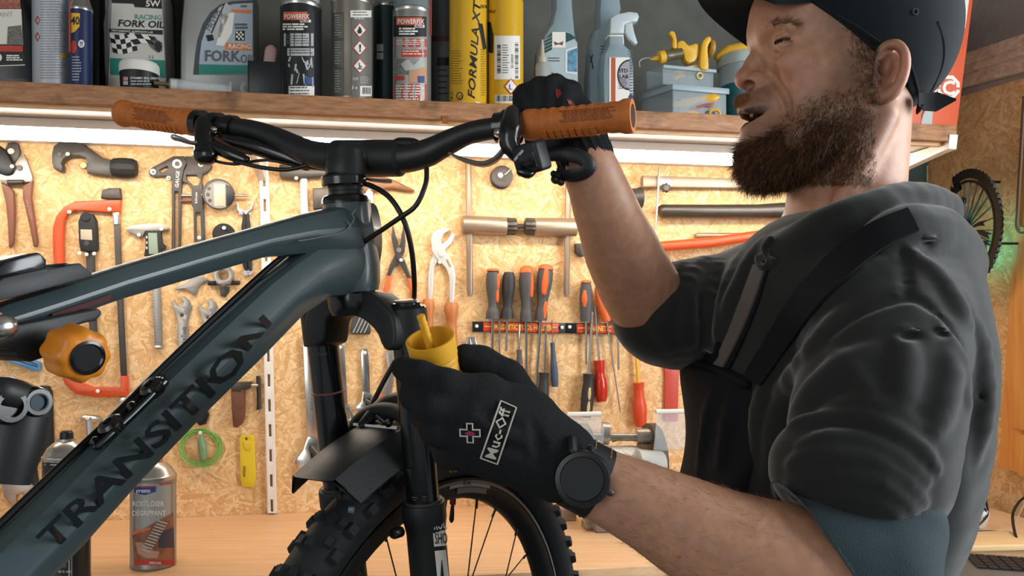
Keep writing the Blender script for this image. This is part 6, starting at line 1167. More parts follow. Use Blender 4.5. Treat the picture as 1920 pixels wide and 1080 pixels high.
for top, d, s in ((tL, dL, -SL), (tR, dR, SL)):
    y0 = .222; MB().tube([top-d*.04, top-d*(y0+.02)], .0188, 26).build('stanchion', M_BLK, bike)
    low = MB(); low.lathe(top, -d, [(.0188, y0), (.0245, y0), (.0252, y0+.003), (.0252, y0+.020), (.024, y0+.026), (.0225, y0+.036), (.0225, y0+.1), (.023, .46), (.024, .54), (.019, .555), (.0, .556)], 28); lw = low.build('lower_leg', M_BKM, bike, smooth=50)
    MB().lathe(top, -d, [(.0189, y0-.003), (.0215, y0-.003), (.0215, y0+.001), (.0189, y0+.001)], 26).build('wiper_seal', M_GUN, lw)
    if s > 0:
        mp = cyl_map(top, .0226, .0006, d); mp2 = cyl_map(top, .0226, .0012, d)
        lb = patch(mp, [(809, 967), (834, 965), (838, 1023), (814, 1025)], M_WPRINT, 'sticker', lw, n=6, nv=3); patch(mp2, [(812, 970), (833, 968), (835, 994), (814, 995)], M_KPRINT, 'sticker_print', lb, n=6)
        lettering(cyl_map(top, .0226, .0018, d), 'ROCK', (813.5, 993), 20, M_WPRINT, lb, ang=-3, bold=.02, xs=.42); lettering(mp2, 'SHOX', (815.5, 1020), 20, M_KPRINT, lb, ang=-3, bold=.01, xs=.42)
        patch(mp, [(815, 1033), (836, 1031), (842, 1085), (820, 1085)], M_WPRINT, 'sticker', lw, n=6, nv=3); patch(mp2, [(829, 1050), (833, 1085), (826, 1085), (828, 1050)], M_KPRINT, 'sticker_print', lw)
        multi_patch(cyl_map(top, .0253, .0005, d), [(772, 932, 782, 933.5), (774, 937, 780, 938), (792, 931, 800, 932.5), (793, 937, 798, 938)], M_GPRINT, 'small_print', lw)
        MB().lathe(leg_pt(771, 990, SL), -BF, [(.006, .018), (.006, .03), (.004, .033), (0, .033)], 12).build('hose_bolt', M_BLK, lw)
    else:
        mp = cyl_map(top, .0188, .0006, d); lettering(mp, 'DEBONAIR', (577, 667), 5.5, M_GPRINT, bpy.data.objects['stanchion'], ang=-1, bold=.02, xs=.95); multi_patch(mp, [(576, 646, 602, 647)], M_GPRINT, 'small_print', bpy.data.objects['stanchion'])
        c = tL-dL*.1; MB().lathe(c, -dL, [(.0188, .0), (.0202, .0005), (.0202, .002), (.0188, .0025)], 26).build('travel_ring', mat('copper_ring', '#8a5a48', .5), bike)
# brace between the lowers above the tyre
zA = lambda x, y, s: bp(x, y, s)
br_ = MB(); arc = [zA(655, 838, -.058), zA(668, 800, -.05), zA(688, 778, -.03), zA(718, 770, 0), zA(745, 774, .03), zA(762, 790, .05), zA(776, 830, .06)]
br_.tube(arc, [.012, .011, .010, .010, .010, .011, .012], 12, flat=.6, smooth=4, up=BF); bo = br_.build('fork_brace', M_BKM, bike)
for a, b_ in (((672, 800, -.04), (690, 790, -.02)), ((690, 792, -.02), (705, 778, -.008)), ((706, 779, -.006), (722, 792, .005)), ((722, 793, .005), (742, 780, .02))): MB().tube([zA(*a), zA(*b_)], .0035, 8).build('rib', M_BLK, bo)
MB().box(zA(715, 797, .0)-BF*.01, BR*.034, BF*.002, UP*.0015).build('brace_edge', M_CHR, bo); blob('bolt', [(729, 794, .93), (731, 793, .925)], [.005, .004], M_BLK, bo)
# ---------------------------------------------------------------- wheel and tyre
WT, WZ = .17, -.51
def WPt(th, R, s): return BP(WT+R*math.sin(th), s, WZ+R*math.cos(th))
wheel = None
def hoop(name, prof, m, par, n=120, smooth=50):
    b = MB(); N = len(prof)
    b.rings([[WPt(2*math.pi*i/n, R, s) for R, s in prof] for i in range(n)], closed=True); return b.build(name, m, par, fix=True, smooth=smooth)
tyre = hoop('tyre', [(.333+.0290*math.cos(a)*(1.0 if math.cos(a) > 0 else .85), .0305*math.sin(a)) for a in [2*math.pi*i/18 for i in range(18)]], M_TYRE, bike)
kb = MB()
def knob(th, a, l, w, h, dth=0):
    R0, s0 = .333+.029*math.cos(a), .0305*math.sin(a); c = WPt(th, R0, s0); up_ = (WPt(th, R0+.01*math.cos(a), s0+.01*math.sin(a))-c).normalized(); tg = (WPt(th+.01, R0, s0)-WPt(th-.01, R0, s0)).normalized(); sd_ = up_.cross(tg).normalized()
    tg = (tg+sd_*dth).normalized(); z = up_
    b = [c+tg*x*l+sd_*y*w for x, y in ((-1, -1), (1, -1), (1, 1), (-1, 1))]; t_ = [c+z*h+tg*x*l*.78+sd_*y*w*.82 for x, y in ((-1, -1), (1, -1), (1, 1), (-1, 1))]
    kb.add([v-z*.001 for v in b]+t_, [(3, 2, 1, 0), (4, 5, 6, 7), (0, 1, 5, 4), (1, 2, 6, 5), (2, 3, 7, 6), (3, 0, 4, 7)])
NK = 64
for i in range(NK):
    th = 2*math.pi*i/NK
    if i % 2: knob(th, .2, .0068, .0058, .0055); knob(th, -.2, .0068, .0058, .0055)
    else: knob(th, .30, .006, .0055, .0052, .2); knob(th, -.30, .006, .0055, .0052, -.2)
    knob(th+.5*math.pi/NK*(i % 2), .74, .0062, .0048, .0048); knob(th+.5*math.pi/NK*(i % 2), -.74, .0062, .0048, .0048)
    knob(th, 1.12+.06*(i % 2), .0075, .006, .0072); knob(th, -1.12-.06*(i % 2), .0075, .006, .0072)
kb.build('tread_knobs', M_TYRE, tyre, kind='stuff', fix=True, smooth=0)
rim = hoop('rim', [(.309, .0165), (.309, -.0165), (.304, -.0172), (.288, -.0155), (.281, -.008), (.280, 0), (.281, .008), (.288, .0155), (.304, .0172)], M_BKM, bike)
M_RDEC = mat('rim_grey', '#7b8186', .45)
def rim_arc(a0, a1, r0, r1, m, nm='rim_decal', n=16):
    b = MB()
    def s_at(R): return .0160+.0012*max(0, min(1, (R-.288)/.016))+.0012
    for i in range(n+1): th = a0+(a1-a0)*i/n; b.v += [tuple(WPt(th, r0, s_at(r0))), tuple(WPt(th, r1, s_at(r1)))]
    b.f = [(2*i, 2*i+1, 2*i+3, 2*i+2) for i in range(n)]; b.mi = [0]*n; return b.build(nm, m, rim)
rim_arc(-.25, 1.6, .3025, .306, M_RDEC, n=40); rim_arc(.0, .32, .2975, .302, M_LGREY); rim_arc(.06, .30, .289, .2965, M_RDEC)
wm = lambda x, y: bp(x, y, .0186)
lettering(wm, 'EX', (868, 909), 9, M_KPRINT, rim, ang=4, bold=.02)
lettering(lambda x, y: bp(x, y, .0312), 'LC', (842, 886), 9, mat('tyre_gold', '#c98a2c', .5), tyre, ang=-6, bold=.02, shear=.3)
hub = MB(); hub.lathe(WPt(0, 0, 0)-BR*.045, BR, [(.008, 0), (.024, .003), (.026, .006), (.014, .012), (.012, .045), (.014, .078), (.026, .084), (.024, .087), (.008, .09)], 22); hub.build('hub', M_BKM, bike)
M_SPK = mat('spoke_bronze', '#4a3428', .4, metal=.6)
for i in range(28):
    th = 2*math.pi*(i+.35)/28; sgn = 1 if i % 2 else -1; th2 = th+(1.35 if (i//2) % 2 else -1.35)
    o = MB().tube([WPt(th2, .024, .036*sgn), WPt(th, .283, .003*sgn)], .00105, 6).build('spoke', M_SPK, bike)
    MB().tube([WPt(th, .268, .005*sgn), WPt(th, .283, .003*sgn)], .002, 6).build('nipple', M_BLK, o)
thv = .115
MB().tube([WPt(thv, .282, 0), WPt(thv, .272, 0)], .0042, 10).build('valve_collar', mat('red_anodised', '#7d3326', .35, metal=.5), bike); MB().tube([WPt(thv, .273, 0), WPt(thv, .262, 0), WPt(thv, .252, 0), WPt(thv, .248, 0)], [.002, .003, .0034, .0015], 10).build('valve', M_BKM, bike)
MB().tube([WPt(0, 0, -.075), WPt(0, 0, .075)], .0085, 14).build('axle', M_BLK, bike)
# mudguard: three facets following the tyre
sec = [(-.058, .374), (-.034, .404), (-.02, .4075), (.02, .4075), (.034, .404), (.058, .374), (.056, .372), (.033, .401), (-.033, .401), (-.056, .372)]
b = MB(); rows = []
for i in range(15):
    u = i/14; th = -.60+u*.52; k = 1-.12*(1-u)**2
    lift = .008*(1-u)**2
    rows.append([WPt(th+(.05*abs(s)/.058 if i == 0 else 0), R+lift, s*k) for s, R in sec])
b.rings(rows); mg = b.build('mudguard', mat('mudguard_black', '#1f2224', .42, bump=.1, bscale=300), bike, fix=True, smooth=20)
MB().tube([WPt(-.30, .412, -.02), WPt(-.22, .425, -.012), WPt(-.14, .426, 0)], [.006, .012, .014], 12, flat=.45, up=BF, smooth=3, rnd=True).build('mudguard_mount', M_BKM, mg)
MB().tube([WPt(-.585, .378, .04), WPt(-.58, .376, .045)], .0035, 8).build('rivet', mat('slate_blue', '#5c7480', .4), mg)
# ---------------------------------------------------------------- repair stand clamp
def bslab(name, pts, s, th, m, par, bevel=.003, soft=0):
    if soft: pts = round_pts(pts, soft)
    a = [bp(x, y, s) for x, y in pts]; n = len(a); b = MB(); b.add(a+[v-BR*th for v in a], [tuple(range(n)), tuple(range(2*n-1, n-1, -1))]+[(i, n+i, n+(i+1) % n, (i+1) % n) for i in range(n)]); return b.build(name, m, par, bevel=bevel, fix=True)
cl_ = thing('repair_stand_clamp', 'black repair stand clamp gripping the top tube with an orange knob', 'bike stand', bp(60, 640, 0))
bslab('upper_jaw', v1([(-300, 310), (0, 265), (20, 245), (345, 170), (360, 180), (470, 160), (600, 132), (692, 208), (690, 238), (0, 420), (-300, 500)]), .034, .068, M_BKM, cl_)
bslab('jaw_block', v1([(-60, 190), (-10, 165), (30, 122), (280, 52), (305, 60), (352, 108), (350, 175), (20, 260), (-60, 270)]), .026, .05, M_BLK, cl_, .003); bslab('jaw_tooth', v1([(468, 165), (475, 134), (510, 132), (530, 150), (570, 148), (600, 132), (640, 165), (560, 185)]), .028, .05, M_BLK, cl_, .001)
bslab('lower_jaw', v1([(-300, 690), (0, 622), (735, 475), (766, 488), (765, 520), (722, 570), (650, 580), (580, 600), (580, 650), (420, 692), (372, 760), (366, 832), (232, 876), (130, 835), (118, 790), (40, 770), (-300, 800)]), .034, .068, M_BKM, cl_)
bslab('red_label', v1([(-40, 505), (18, 502), (28, 575), (-40, 592)]), .0415, .004, mat('clamp_red', '#8c2a22', .4), cl_, .0005); bslab('hinge', v1([(-300, 500), (12, 470), (30, 560), (10, 640), (-300, 700)]), .04, .078, M_BLK, cl_)
MB().tube([bp(-5, 614, .045), bp(8, 612, .045)], .0085, 14, rnd=True).build('hinge_bolt', M_CHR, cl_)
# lobed knob
c = bp(126, 655, .052); c2 = bp(157, 668, .075); d = (c2-c).normalized(); s_, u_, _ = frame_of(d); Lk = .03
b = MB(); rows = []
for h, r in ((-.004, .001), (-.004, .015), (-.001, .018), (.003, .0193), (.018, .0193), (.024, .0185), (.0275, .0165), (.0285, .0125), (.0285, .001)):
    rows.append([c+d*h+(s_*math.cos(-g)+u_*math.sin(-g))*r*(1+(.055*math.cos(8*g) if r > .013 else 0)) for g in [2*math.pi*i/64 for i in range(64)]])
b.rings(rows); kn = b.build('knob', mat('amber_knob', '#c9791c', .38), cl_, fix=True, smooth=60)
MB().lathe(c, d, [(.0123, .0275), (.0123, .0300), (.0105, .0305), (.0095, .0292), (0, .0292)], 28).build('knob_cap', M_BLK, kn); MB().tube([bp(118, 650, .03), c], .006, 12).build('knob_stem', M_BLK, cl_)
MB().tube([bp(-150, 630, 0), bp(-330, 660, -.02)], .02, 16).build('stand_arm', M_BKM, cl_)
# ================================================================ the mechanic: signed distance fields turned into smooth meshes
def A(v): return np.array(tuple(v), dtype=np.float32)
def smin(a, b, k):
    if k <= 0: return np.minimum(a, b)
    h = np.clip(.5+.5*(b-a)/k, 0, 1); return b+(a-b)*h-k*h*(1-h)
class Field:
    def __init__(self): self.ops = []
    def _add(self, f, lo, hi, k, op): self.ops.append((f, np.array(lo)-k-.012, np.array(hi)+k+.012, k, op)); return self
    def cap(self, a, b, ra, rb=None, k=.02, op=1, n=None, sq=1.0):
        """round cone; optionally squashed by sq along n"""
        a, b = A(a), A(b); rb = ra if rb is None else rb; ab = b-a; L2 = float(ab@ab)+1e-12; nn = None if n is None else A(Vector(n).normalized())
        def f(p):
            if nn is not None:
                t0 = np.clip(((p-a)@ab)/L2, 0, 1); q = p-a-t0[..., None]*ab; w = q@nn; q = q+nn*(w*(1/sq-1))[..., None]; return (np.sqrt((q*q).sum(-1))-(ra+(rb-ra)*t0))*(sq if sq < 1 else 1)
            t = np.clip(((p-a)@ab)/L2, 0, 1); q = p-a-t[..., None]*ab; return np.sqrt((q*q).sum(-1))-(ra+(rb-ra)*t)
        m = max(ra, rb)*max(1, sq); return self._add(f, np.minimum(a, b)-m, np.maximum(a, b)+m, k, op)
    def chain(self, pts, rs, k=.02, op=1, sm=0, **kw):
        pts = [Vector(p) for p in pts]; rs = list(rs) if isinstance(rs, (list, tuple)) else [rs]*len(pts)
        if sm: pts, rs = spline(pts, rs, sm)
        for i in range(len(pts)-1): self.cap(pts[i], pts[i+1], rs[i], rs[i+1], k if i == 0 else min(k, .012) if op > 0 and k > .012 and not kw else k, op, **kw)
        return self
    def ell(self, c, r, ax=None, k=.02, op=1):
        c = A(c); r = np.array(r, dtype=np.float32); R = np.eye(3, dtype=np.float32) if ax is None else np.array([A(Vector(x).normalized()) for x in ax])
        def f(p):
            q = (p-c)@R.T; k0 = np.sqrt(((q/r)**2).sum(-1)); k1 = np.sqrt(((q/(r*r))**2).sum(-1))+1e-9; return k0*(k0-1)/k1
        m = float(r.max()); return self._add(f, c-m, c+m, k, op)
    def raw(self, f, lo, hi, k=0, op=1): return self._add(f, lo, hi, k, op)
    def merge(self, other): self.ops += other.ops; return self
    @staticmethod
    def comb(D, d, k, op):
        if op == 1: return smin(D, d, k)
        if op == -1: return -smin(-D, d, k)          # cut away
        return -smin(-D, -d, k)                       # keep only
    def eval(self, p):
        p = np.asarray(p, dtype=np.float32); D = np.full(p.shape[:-1], 1.0, dtype=np.float32)
        for f, lo, hi, k, op in self.ops: D = self.comb(D, f(p), k, op)
        return D
    def grid(self, lo, hi, h):
        lo = np.array(lo, dtype=np.float64); n = np.ceil((np.array(hi)-lo)/h).astype(int)+1
        D = np.full(n, .2, dtype=np.float32); axs = [(lo[i]+h*np.arange(n[i])).astype(np.float32) for i in range(3)]
        for f, a, b, k, op in self.ops:
            if op == 0: i0, i1 = np.zeros(3, int), n
            else: i0 = np.clip(np.floor((a-lo)/h).astype(int), 0, n); i1 = np.clip(np.ceil((b-lo)/h).astype(int)+1, 0, n)
            if (i1 <= i0).any(): continue
            s = tuple(slice(i0[i], i1[i]) for i in range(3))
            p = np.stack(np.meshgrid(*[axs[i][s[i]] for i in range(3)], indexing='ij'), -1)
            D[s] = self.comb(D[s], f(p), k, op)
        return D, lo
def surface_nets(D, lo, h):
    S = D < 0; n = D.shape
    c = np.zeros((n[0]-1, n[1]-1, n[2]-1), np.uint8)
    for i in (0, 1):
        for j in (0, 1):
            for k in (0, 1): c += S[i:n[0]-1+i, j:n[1]-1+j, k:n[2]-1+k]
    act = (c > 0) & (c < 8); idx = np.full(c.shape, -1, np.int64); I = np.argwhere(act); idx[act] = np.arange(len(I))
    offs = np.array([(i, j, k) for i in (0, 1) for j in (0, 1) for k in (0, 1)])
    V = np.stack([D[I[:, 0]+o[0], I[:, 1]+o[1], I[:, 2]+o[2]] for o in offs], 1).astype(np.float64)
    acc = np.zeros((len(I), 3)); cnt = np.zeros(len(I))
    for a in range(8):
        for b in range(a+1, 8):
            if abs(offs[a]-offs[b]).sum() != 1: continue
            va, vb = V[:, a], V[:, b]; m = (va < 0) != (vb < 0); t = np.where(m, va/(va-vb+1e-12), 0)
            acc += np.where(m[:, None], offs[a]+(offs[b]-offs[a])*t[:, None], 0); cnt += m
    P_ = lo+(I+acc/cnt[:, None])*h; Q = []
    for ax in range(3):
        u, v = (ax+1) % 3, (ax+2) % 3
        s0 = [slice(None)]*3; s1 = [slice(None)]*3; s0[ax] = slice(0, -1); s1[ax] = slice(1, None)
        m = S[tuple(s0)] != S[tuple(s1)]; E = np.argwhere(m); E = E[(E[:, u] > 0) & (E[:, v] > 0) & (E[:, u] < n[u]-1) & (E[:, v] < n[v]-1)]
        def g(du, dv): q = E.copy(); q[:, u] -= du; q[:, v] -= dv; return idx[q[:, 0], q[:, 1], q[:, 2]]
        q = np.stack([g(1, 1), g(0, 1), g(0, 0), g(1, 0)], 1); ins = S[E[:, 0], E[:, 1], E[:, 2]]
        q[~ins] = q[~ins][:, ::-1]; Q.append(q)
    return P_, np.concatenate(Q)
def relax(V, Q, it, lam=.5):
    n = len(V); e = np.concatenate([Q[:, [0, 1]], Q[:, [1, 2]], Q[:, [2, 3]], Q[:, [3, 0]]])
    e = np.concatenate([e, e[:, ::-1]])
    for _ in range(it):
        cnt = np.bincount(e[:, 0], minlength=n)+1e-9
        M_ = np.stack([np.bincount(e[:, 0], V[e[:, 1], i], n) for i in range(3)], 1)/cnt[:, None]; V = V+(M_-V)*lam
    return V
def field_mesh(F_, lo, hi, h, it=1):
    D, lo = F_.grid(lo, hi, h); V, Q = surface_nets(D, lo, h); return (relax(V, Q, it) if it else V), Q
def to_obj(name, V, Q, m, par, kind=None, label=None, col=None, loc=None):
    me = bpy.data.meshes.new(name); me.vertices.add(len(V)); me.vertices.foreach_set('co', np.ascontiguousarray(V, dtype=np.float32).ravel())
    me.loops.add(Q.size); me.loops.foreach_set('vertex_index', np.ascontiguousarray(Q, dtype=np.int32).ravel())
    me.polygons.add(len(Q)); me.polygons.foreach_set('loop_start', np.arange(0, Q.size, 4, dtype=np.int32)); me.update(calc_edges=True)
    if col is not None:
        a = me.color_attributes.new('tint', 'FLOAT_COLOR', 'POINT'); c4 = np.ones((len(V), 4), np.float32); c4[:, :3] = col; a.data.foreach_set('color', c4.ravel())
    return link_mesh(name, me, m, par, kind, label, smooth=180, loc=loc)
def march(F_, px, py, y0, y1, off=0.0, n=90):
    """depth along a camera ray at which the field's surface is met, with its normal"""
    Y = np.linspace(y0, y1, n); d = ray(px, py); p = np.array([A(O+d*t) for t in Y]); v = F_.eval(p)
    i = np.argmax(v < 0)
    if v[i] >= 0: i = int(np.argmin(v)); t = Y[i]
    else: t = Y[i-1]+(Y[i]-Y[i-1])*v[i-1]/(v[i-1]-v[i]+1e-9) if i else Y[0]
    q = O+d*float(t); e = .0015; g = np.array([A(q+Vector(x)*e) for x in ((1, 0, 0), (-1, 0, 0), (0, 1, 0), (0, -1, 0), (0, 0, 1), (0, 0, -1))]); w = F_.eval(g)
    nn = Vector((w[0]-w[1], w[2]-w[3], w[4]-w[5])).normalized(); return q+nn*off, nn
# ---------------------------------------------------------------- materials
def skin_mat():
    m = bpy.data.materials.new('skin'); m.use_nodes = True; nt = m.node_tree; b = nt.nodes['Principled BSDF']; L = nt.links.new; N = nt.nodes.new
    at = N('ShaderNodeAttribute'); at.attribute_name = 'tint'; tc = N('ShaderNodeTexCoord')
    n = N('ShaderNodeTexNoise'); n.inputs['Scale'].default_value = 90; n.inputs['Detail'].default_value = 6; L(tc.outputs['Object'], n.inputs['Vector'])
    mr = N('ShaderNodeMapRange'); mr.inputs[1].default_value = .3; mr.inputs[2].default_value = .7; mr.inputs[3].default_value = .86; mr.inputs[4].default_value = 1.12; L(n.outputs[0], mr.inputs[0])
    mu = N('ShaderNodeMix'); mu.data_type = 'RGBA'; mu.blend_type = 'MULTIPLY'; mu.inputs[0].default_value = 1; L(at.outputs['Color'], mu.inputs[6]); L(mr.outputs[0], mu.inputs[7]); L(mu.outputs[2], b.inputs['Base Color'])
    n2 = N('ShaderNodeTexNoise'); n2.inputs['Scale'].default_value = 700; n2.inputs['Detail'].default_value = 3; L(tc.outputs['Object'], n2.inputs['Vector'])
    bp_ = N('ShaderNodeBump'); bp_.inputs['Strength'].default_value = .25; bp_.inputs['Distance'].default_value = .0008; L(n2.outputs[0], bp_.inputs['Height']); L(bp_.outputs[0], b.inputs['Normal'])
    b.inputs['Roughness'].default_value = .5; b.inputs['Subsurface Weight'].default_value = .12; b.inputs['Subsurface Radius'].default_value = (.01, .004, .002); b.inputs['Subsurface Scale'].default_value = .5; return m
M_SKIN = skin_mat()
M_HOOD = mat('faded_black_cotton', '#252625', .9, bump=.2, bscale=2600, var=.16, vscale=7, sheen=.32, spec=.2)
M_CUFF = mat('blue_grey_rib', '#2b383d', .9, bump=.5, bscale=900, sheen=.15, spec=.2)
M_BIB = mat('black_work_cloth', '#14151a', .85, bump=.3, bscale=1100, spec=.2)
M_CAP = mat('navy_black_cotton', '#151d22', .85, bump=.2, bscale=2600, var=.1, vscale=20, sheen=.1, spec=.2)
M_GLV = mat('black_knit', '#1b1c1e', .9, bump=.6, bscale=1100, var=.25, vscale=500, spec=.25)
M_BRD = mat('auburn_hair', '#4a3020', .55, var=.3, vscale=60); M_BRD2 = mat('sandy_hair', '#8a6038', .55)
man = thing('person', 'bearded man in a black cap and faded hoodie, mouth open, holding a yellow cup', 'person', (.38, 1.0, 0))
# ---------------------------------------------------------------- head frame
FH = Vector((-1, .12, .0)).normalized(); LH = Vector((-.12, -1, 0)).normalized(); UH = Vector((0, 0, 1))
HC = P(1560, 150, .96); AXH = (FH, LH, UH)
def H(x, y, s=0.0): return hit(x, y, HC+LH*s, LH)
head = Field()
def HM(x, y, t, s): q = H(x, y, t); return q if s > 0 else q-LH*(2*t)
MOUTH = (H(1416, 219), (.042, .029, .0112), (FH-UH*.22, LH, UH+FH*.22))
head.ell(H(1598, 42), (.106, .075, .082), AXH, 0).ell(H(1490, 45), (.052, .058, .060), AXH, .03).ell(H(1538, 135), (.063, .053, .085), AXH, .025)
head.ell(H(1441, 208), (.034, .030, .036), AXH, .018)
for s in (-1, 1):
    head.chain([H(1446, 262, 0), HM(1500, 262, .034, s), HM(1600, 205, .053, s)], [.026, .025, .022], .02)
    head.ell(HM(1508, 114, .046, s), (.030, .014, .018), AXH, .018); head.ell(HM(1534, 172, .038, s), (.036, .018, .036), AXH, .022)
head.ell(H(1432, 268), (.024, .026, .023), AXH, .018)
head.cap(H(1600, 210), P(1578, 440, .985), .064, .070, .03)
for s in (-1, 1): head.chain([H(1426, 62), HM(1440, 55, .022, s), HM(1480, 52, .050, s)], [.0095, .0105, .009], .014)
# nose
head.chain([H(1432, 90), H(1414, 120), H(1400, 144)], [.0090, .0092, .0120], .010).ell(H(1397, 149), (.0122, .0130, .0118), AXH, .005)
for s in (-1, 1):
    head.ell(HM(1421, 150, .0145, s), (.0130, .0075, .0108), AXH, .005); head.ell(HM(1404, 160, .0125, s), (.0098, .0080, .0056), (FH-UH*.12, LH, UH+FH*.12), .002, -1)
    head.ell(HM(1452, 82, .044, s), (.018, .014, .0115), AXH, .012, -1)
eyeL = H(1470, 82, .036)
def eye_c(s): return eyeL if s > 0 else eyeL-LH*.072
for s in (1, -1):
    e = eye_c(s); head.ell(e, (.0132, .0132, .0132), AXH, .005)
    head.chain([HM(1455, 74, .042, s), HM(1470, 70, .049, s), HM(1492, 76, .052, s)], [.0022, .0034, .0022], .005); head.chain([HM(1462, 94, .046, s), HM(1480, 94, .050, s), HM(1498, 88, .053, s)], [.0018, .003, .0018], .005)
    head.ell(e+FH*.0045+LH*(s*.0115), (.0115, .0085, .0018), (FH-LH*(s*.6), LH*s+FH*.6, UH), .0012, -1)
    head.chain([HM(1484, 79, .051, s), HM(1500, 77, .054, s), HM(1514, 75, .057, s)], [.0016, .0014, .0006], .002, -1)
    head.chain([HM(1470, 100, .046, s), HM(1486, 98, .050, s), HM(1500, 92, .052, s)], [.0008, .0014, .0006], .003, -1)
head.ell(*MOUTH[:2], MOUTH[2], .003, -1); head.ell(H(1430, 217), (.030, .020, .012), AXH, .005, -1)
for s in (1, -1):
    head.chain([H(1391, 202), HM(1404, 205, .013, s), HM(1430, 207, .022, s), HM(1455, 208, .027, s)], [.0050, .0050, .0038, .002], .004, sm=2); head.chain([H(1403, 241), HM(1416, 238, .013, s), HM(1437, 228, .022, s), HM(1456, 213, .027, s)], [.0062, .0058, .0042, .002], .005, sm=2)
    head.chain([HM(1447, 140, .024, s), HM(1466, 165, .036, s), HM(1478, 188, .041, s), HM(1479, 212, .043, s)], [.0022, .0030, .0030, .001], .006, -1, sm=3)
    head.cap(HM(1660, 215, .06, s), HM(1560, 420, .055, s), .012, .012, .018)
# ear (near side) with helix, concha and lobe; far ear mirrored
def ear(s):
    E = (lambda x, y, t=.087: H(x, y, t)) if s > 0 else (lambda x, y, t=.087: H(x, y, t)-LH*(2*t))
    head.ell(E(1668, 130, .083), (.0185, .0065, .031), (FH+UH*.12, LH-FH*.28*s*s, UH-FH*.12), .008)
    head.chain([E(1652, 112, .084), E(1655, 92, .088), E(1668, 84, .092), E(1682, 84, .095), E(1693, 96, .098), E(1697, 115, .099), E(1694, 138, .098), E(1685, 160, .095), E(1670, 176, .09), E(1653, 184, .084), E(1642, 178, .08)], [.0035, .004, .0042, .0045, .0048, .005, .005, .0052, .0065, .0068, .004], .004, sm=2)
    head.ell(E(1667, 120, .097), (.0105, .0165, .0175), (FH+UH*.25, LH, UH-FH*.25), .003, -1); head.ell(E(1658, 147, .097), (.0090, .0125, .0095), AXH, .003, -1)
    head.chain([E(1682, 108, .084), E(1685, 122, .0845), E(1678, 148, .083)], [.003, .0042, .004], .005, sm=2); head.ell(E(1641, 150, .083), (.0045, .0045, .006), AXH, .004)
ear(1); ear(-1)
V, Q = field_mesh(head, (.24, .84, ZC+.05), (.57, 1.12, ZC+.45), .00165, 1)
def fpx(V): x = CX+F*V[:, 0]/V[:, 1]; y = HOR-F*(V[:, 2]-ZC)/V[:, 1]; return x, y
def L3(h): return np.array(lin(h)[:3])
BASE = L3('#ad7e63')
def blob_w(V, c, r): d = np.sqrt(((V-np.array(c))**2).sum(1)); return np.clip(1-d/r, 0, 1)**1.2
def paint_head(V):
    c = np.tile(BASE, (len(V), 1))
    def mixc(w, col):
        nonlocal c; w = np.clip(w, 0, 1)[:, None]; c = c*(1-w)+L3(col)*w
    sv = (V-np.array(HC))@np.array(LH)
    for p, r, w, col in ((H(1395, 152), .03, .5, '#b2715a'), (H(1490, 140, .06), .045, .35, '#b87a60'), (H(1675, 120, .09), .05, .55, '#b9745c'), (H(1560, 120, .075), .06, .2, '#b58468')): mixc(blob_w(V, p, r)*w*1.6, col)
    q = (V-np.array(MOUTH[0]))@np.array([A(Vector(x).normalized()) for x in MOUTH[2]]).T; k0 = np.sqrt(((q/np.array(MOUTH[1]))**2).sum(1)); q2 = (V-np.array(H(1430, 217)))@np.array([A(x) for x in AXH]).T; k1 = np.sqrt(((q2/np.array((.030, .020, .012)))**2).sum(1))
    for s in (1, -1): mixc(blob_w(V, HM(1404, 160, .0125, s), .0085)*2.2, '#2a1713')
    for p in (H(1394, 203), HM(1412, 206, .015, 1), HM(1432, 207, .022, 1)): mixc(blob_w(V, p, .0085)*1.5, '#8c5348')
    for p in (H(1405, 236), HM(1418, 231, .014, 1), HM(1436, 223, .022, 1)): mixc(blob_w(V, p, .0095)*1.3, '#a06a58')
    mixc(np.clip((1.10-np.minimum(k0, k1*1.02))*8, 0, 1), '#1a0d0b')
    # short stubble on the jaw, cheek and scalp
    zb = V[:, 2]; x, y = fpx(V)
    jaw = [(H(1445, 275), .05), (H(1500, 280, .03), .055), (H(1545, 255, .05), .055), (H(1590, 215, .06), .05), (H(1612, 165, .068), .04), (H(1412, 190), .025), (H(1430, 192, .016), .022)]
    w = np.zeros(len(V))
    for p, r in jaw:
        for sg in (1, -1):
            q = p if sg > 0 else p-LH*(2*float((p-HC).dot(LH))); w = np.maximum(w, blob_w(V, q, r*1.25))
    mixc(np.clip(w*1.5, 0, .6), '#5b4030')
    hair = np.zeros(len(V))
    for p, r in ((H(1625, 70, .075), .05), (H(1650, 30, .078), .07), (H(1600, 20, .076), .045)):
        for sg in (1, -1):
            q = p if sg > 0 else p-LH*(2*float((p-HC).dot(LH))); hair = np.maximum(hair, blob_w(V, q, r))
    mixc(np.clip(hair*1.1, 0, .42), '#6b5240'); return c
C = paint_head(V)
parts_body = [(V, Q, C)]
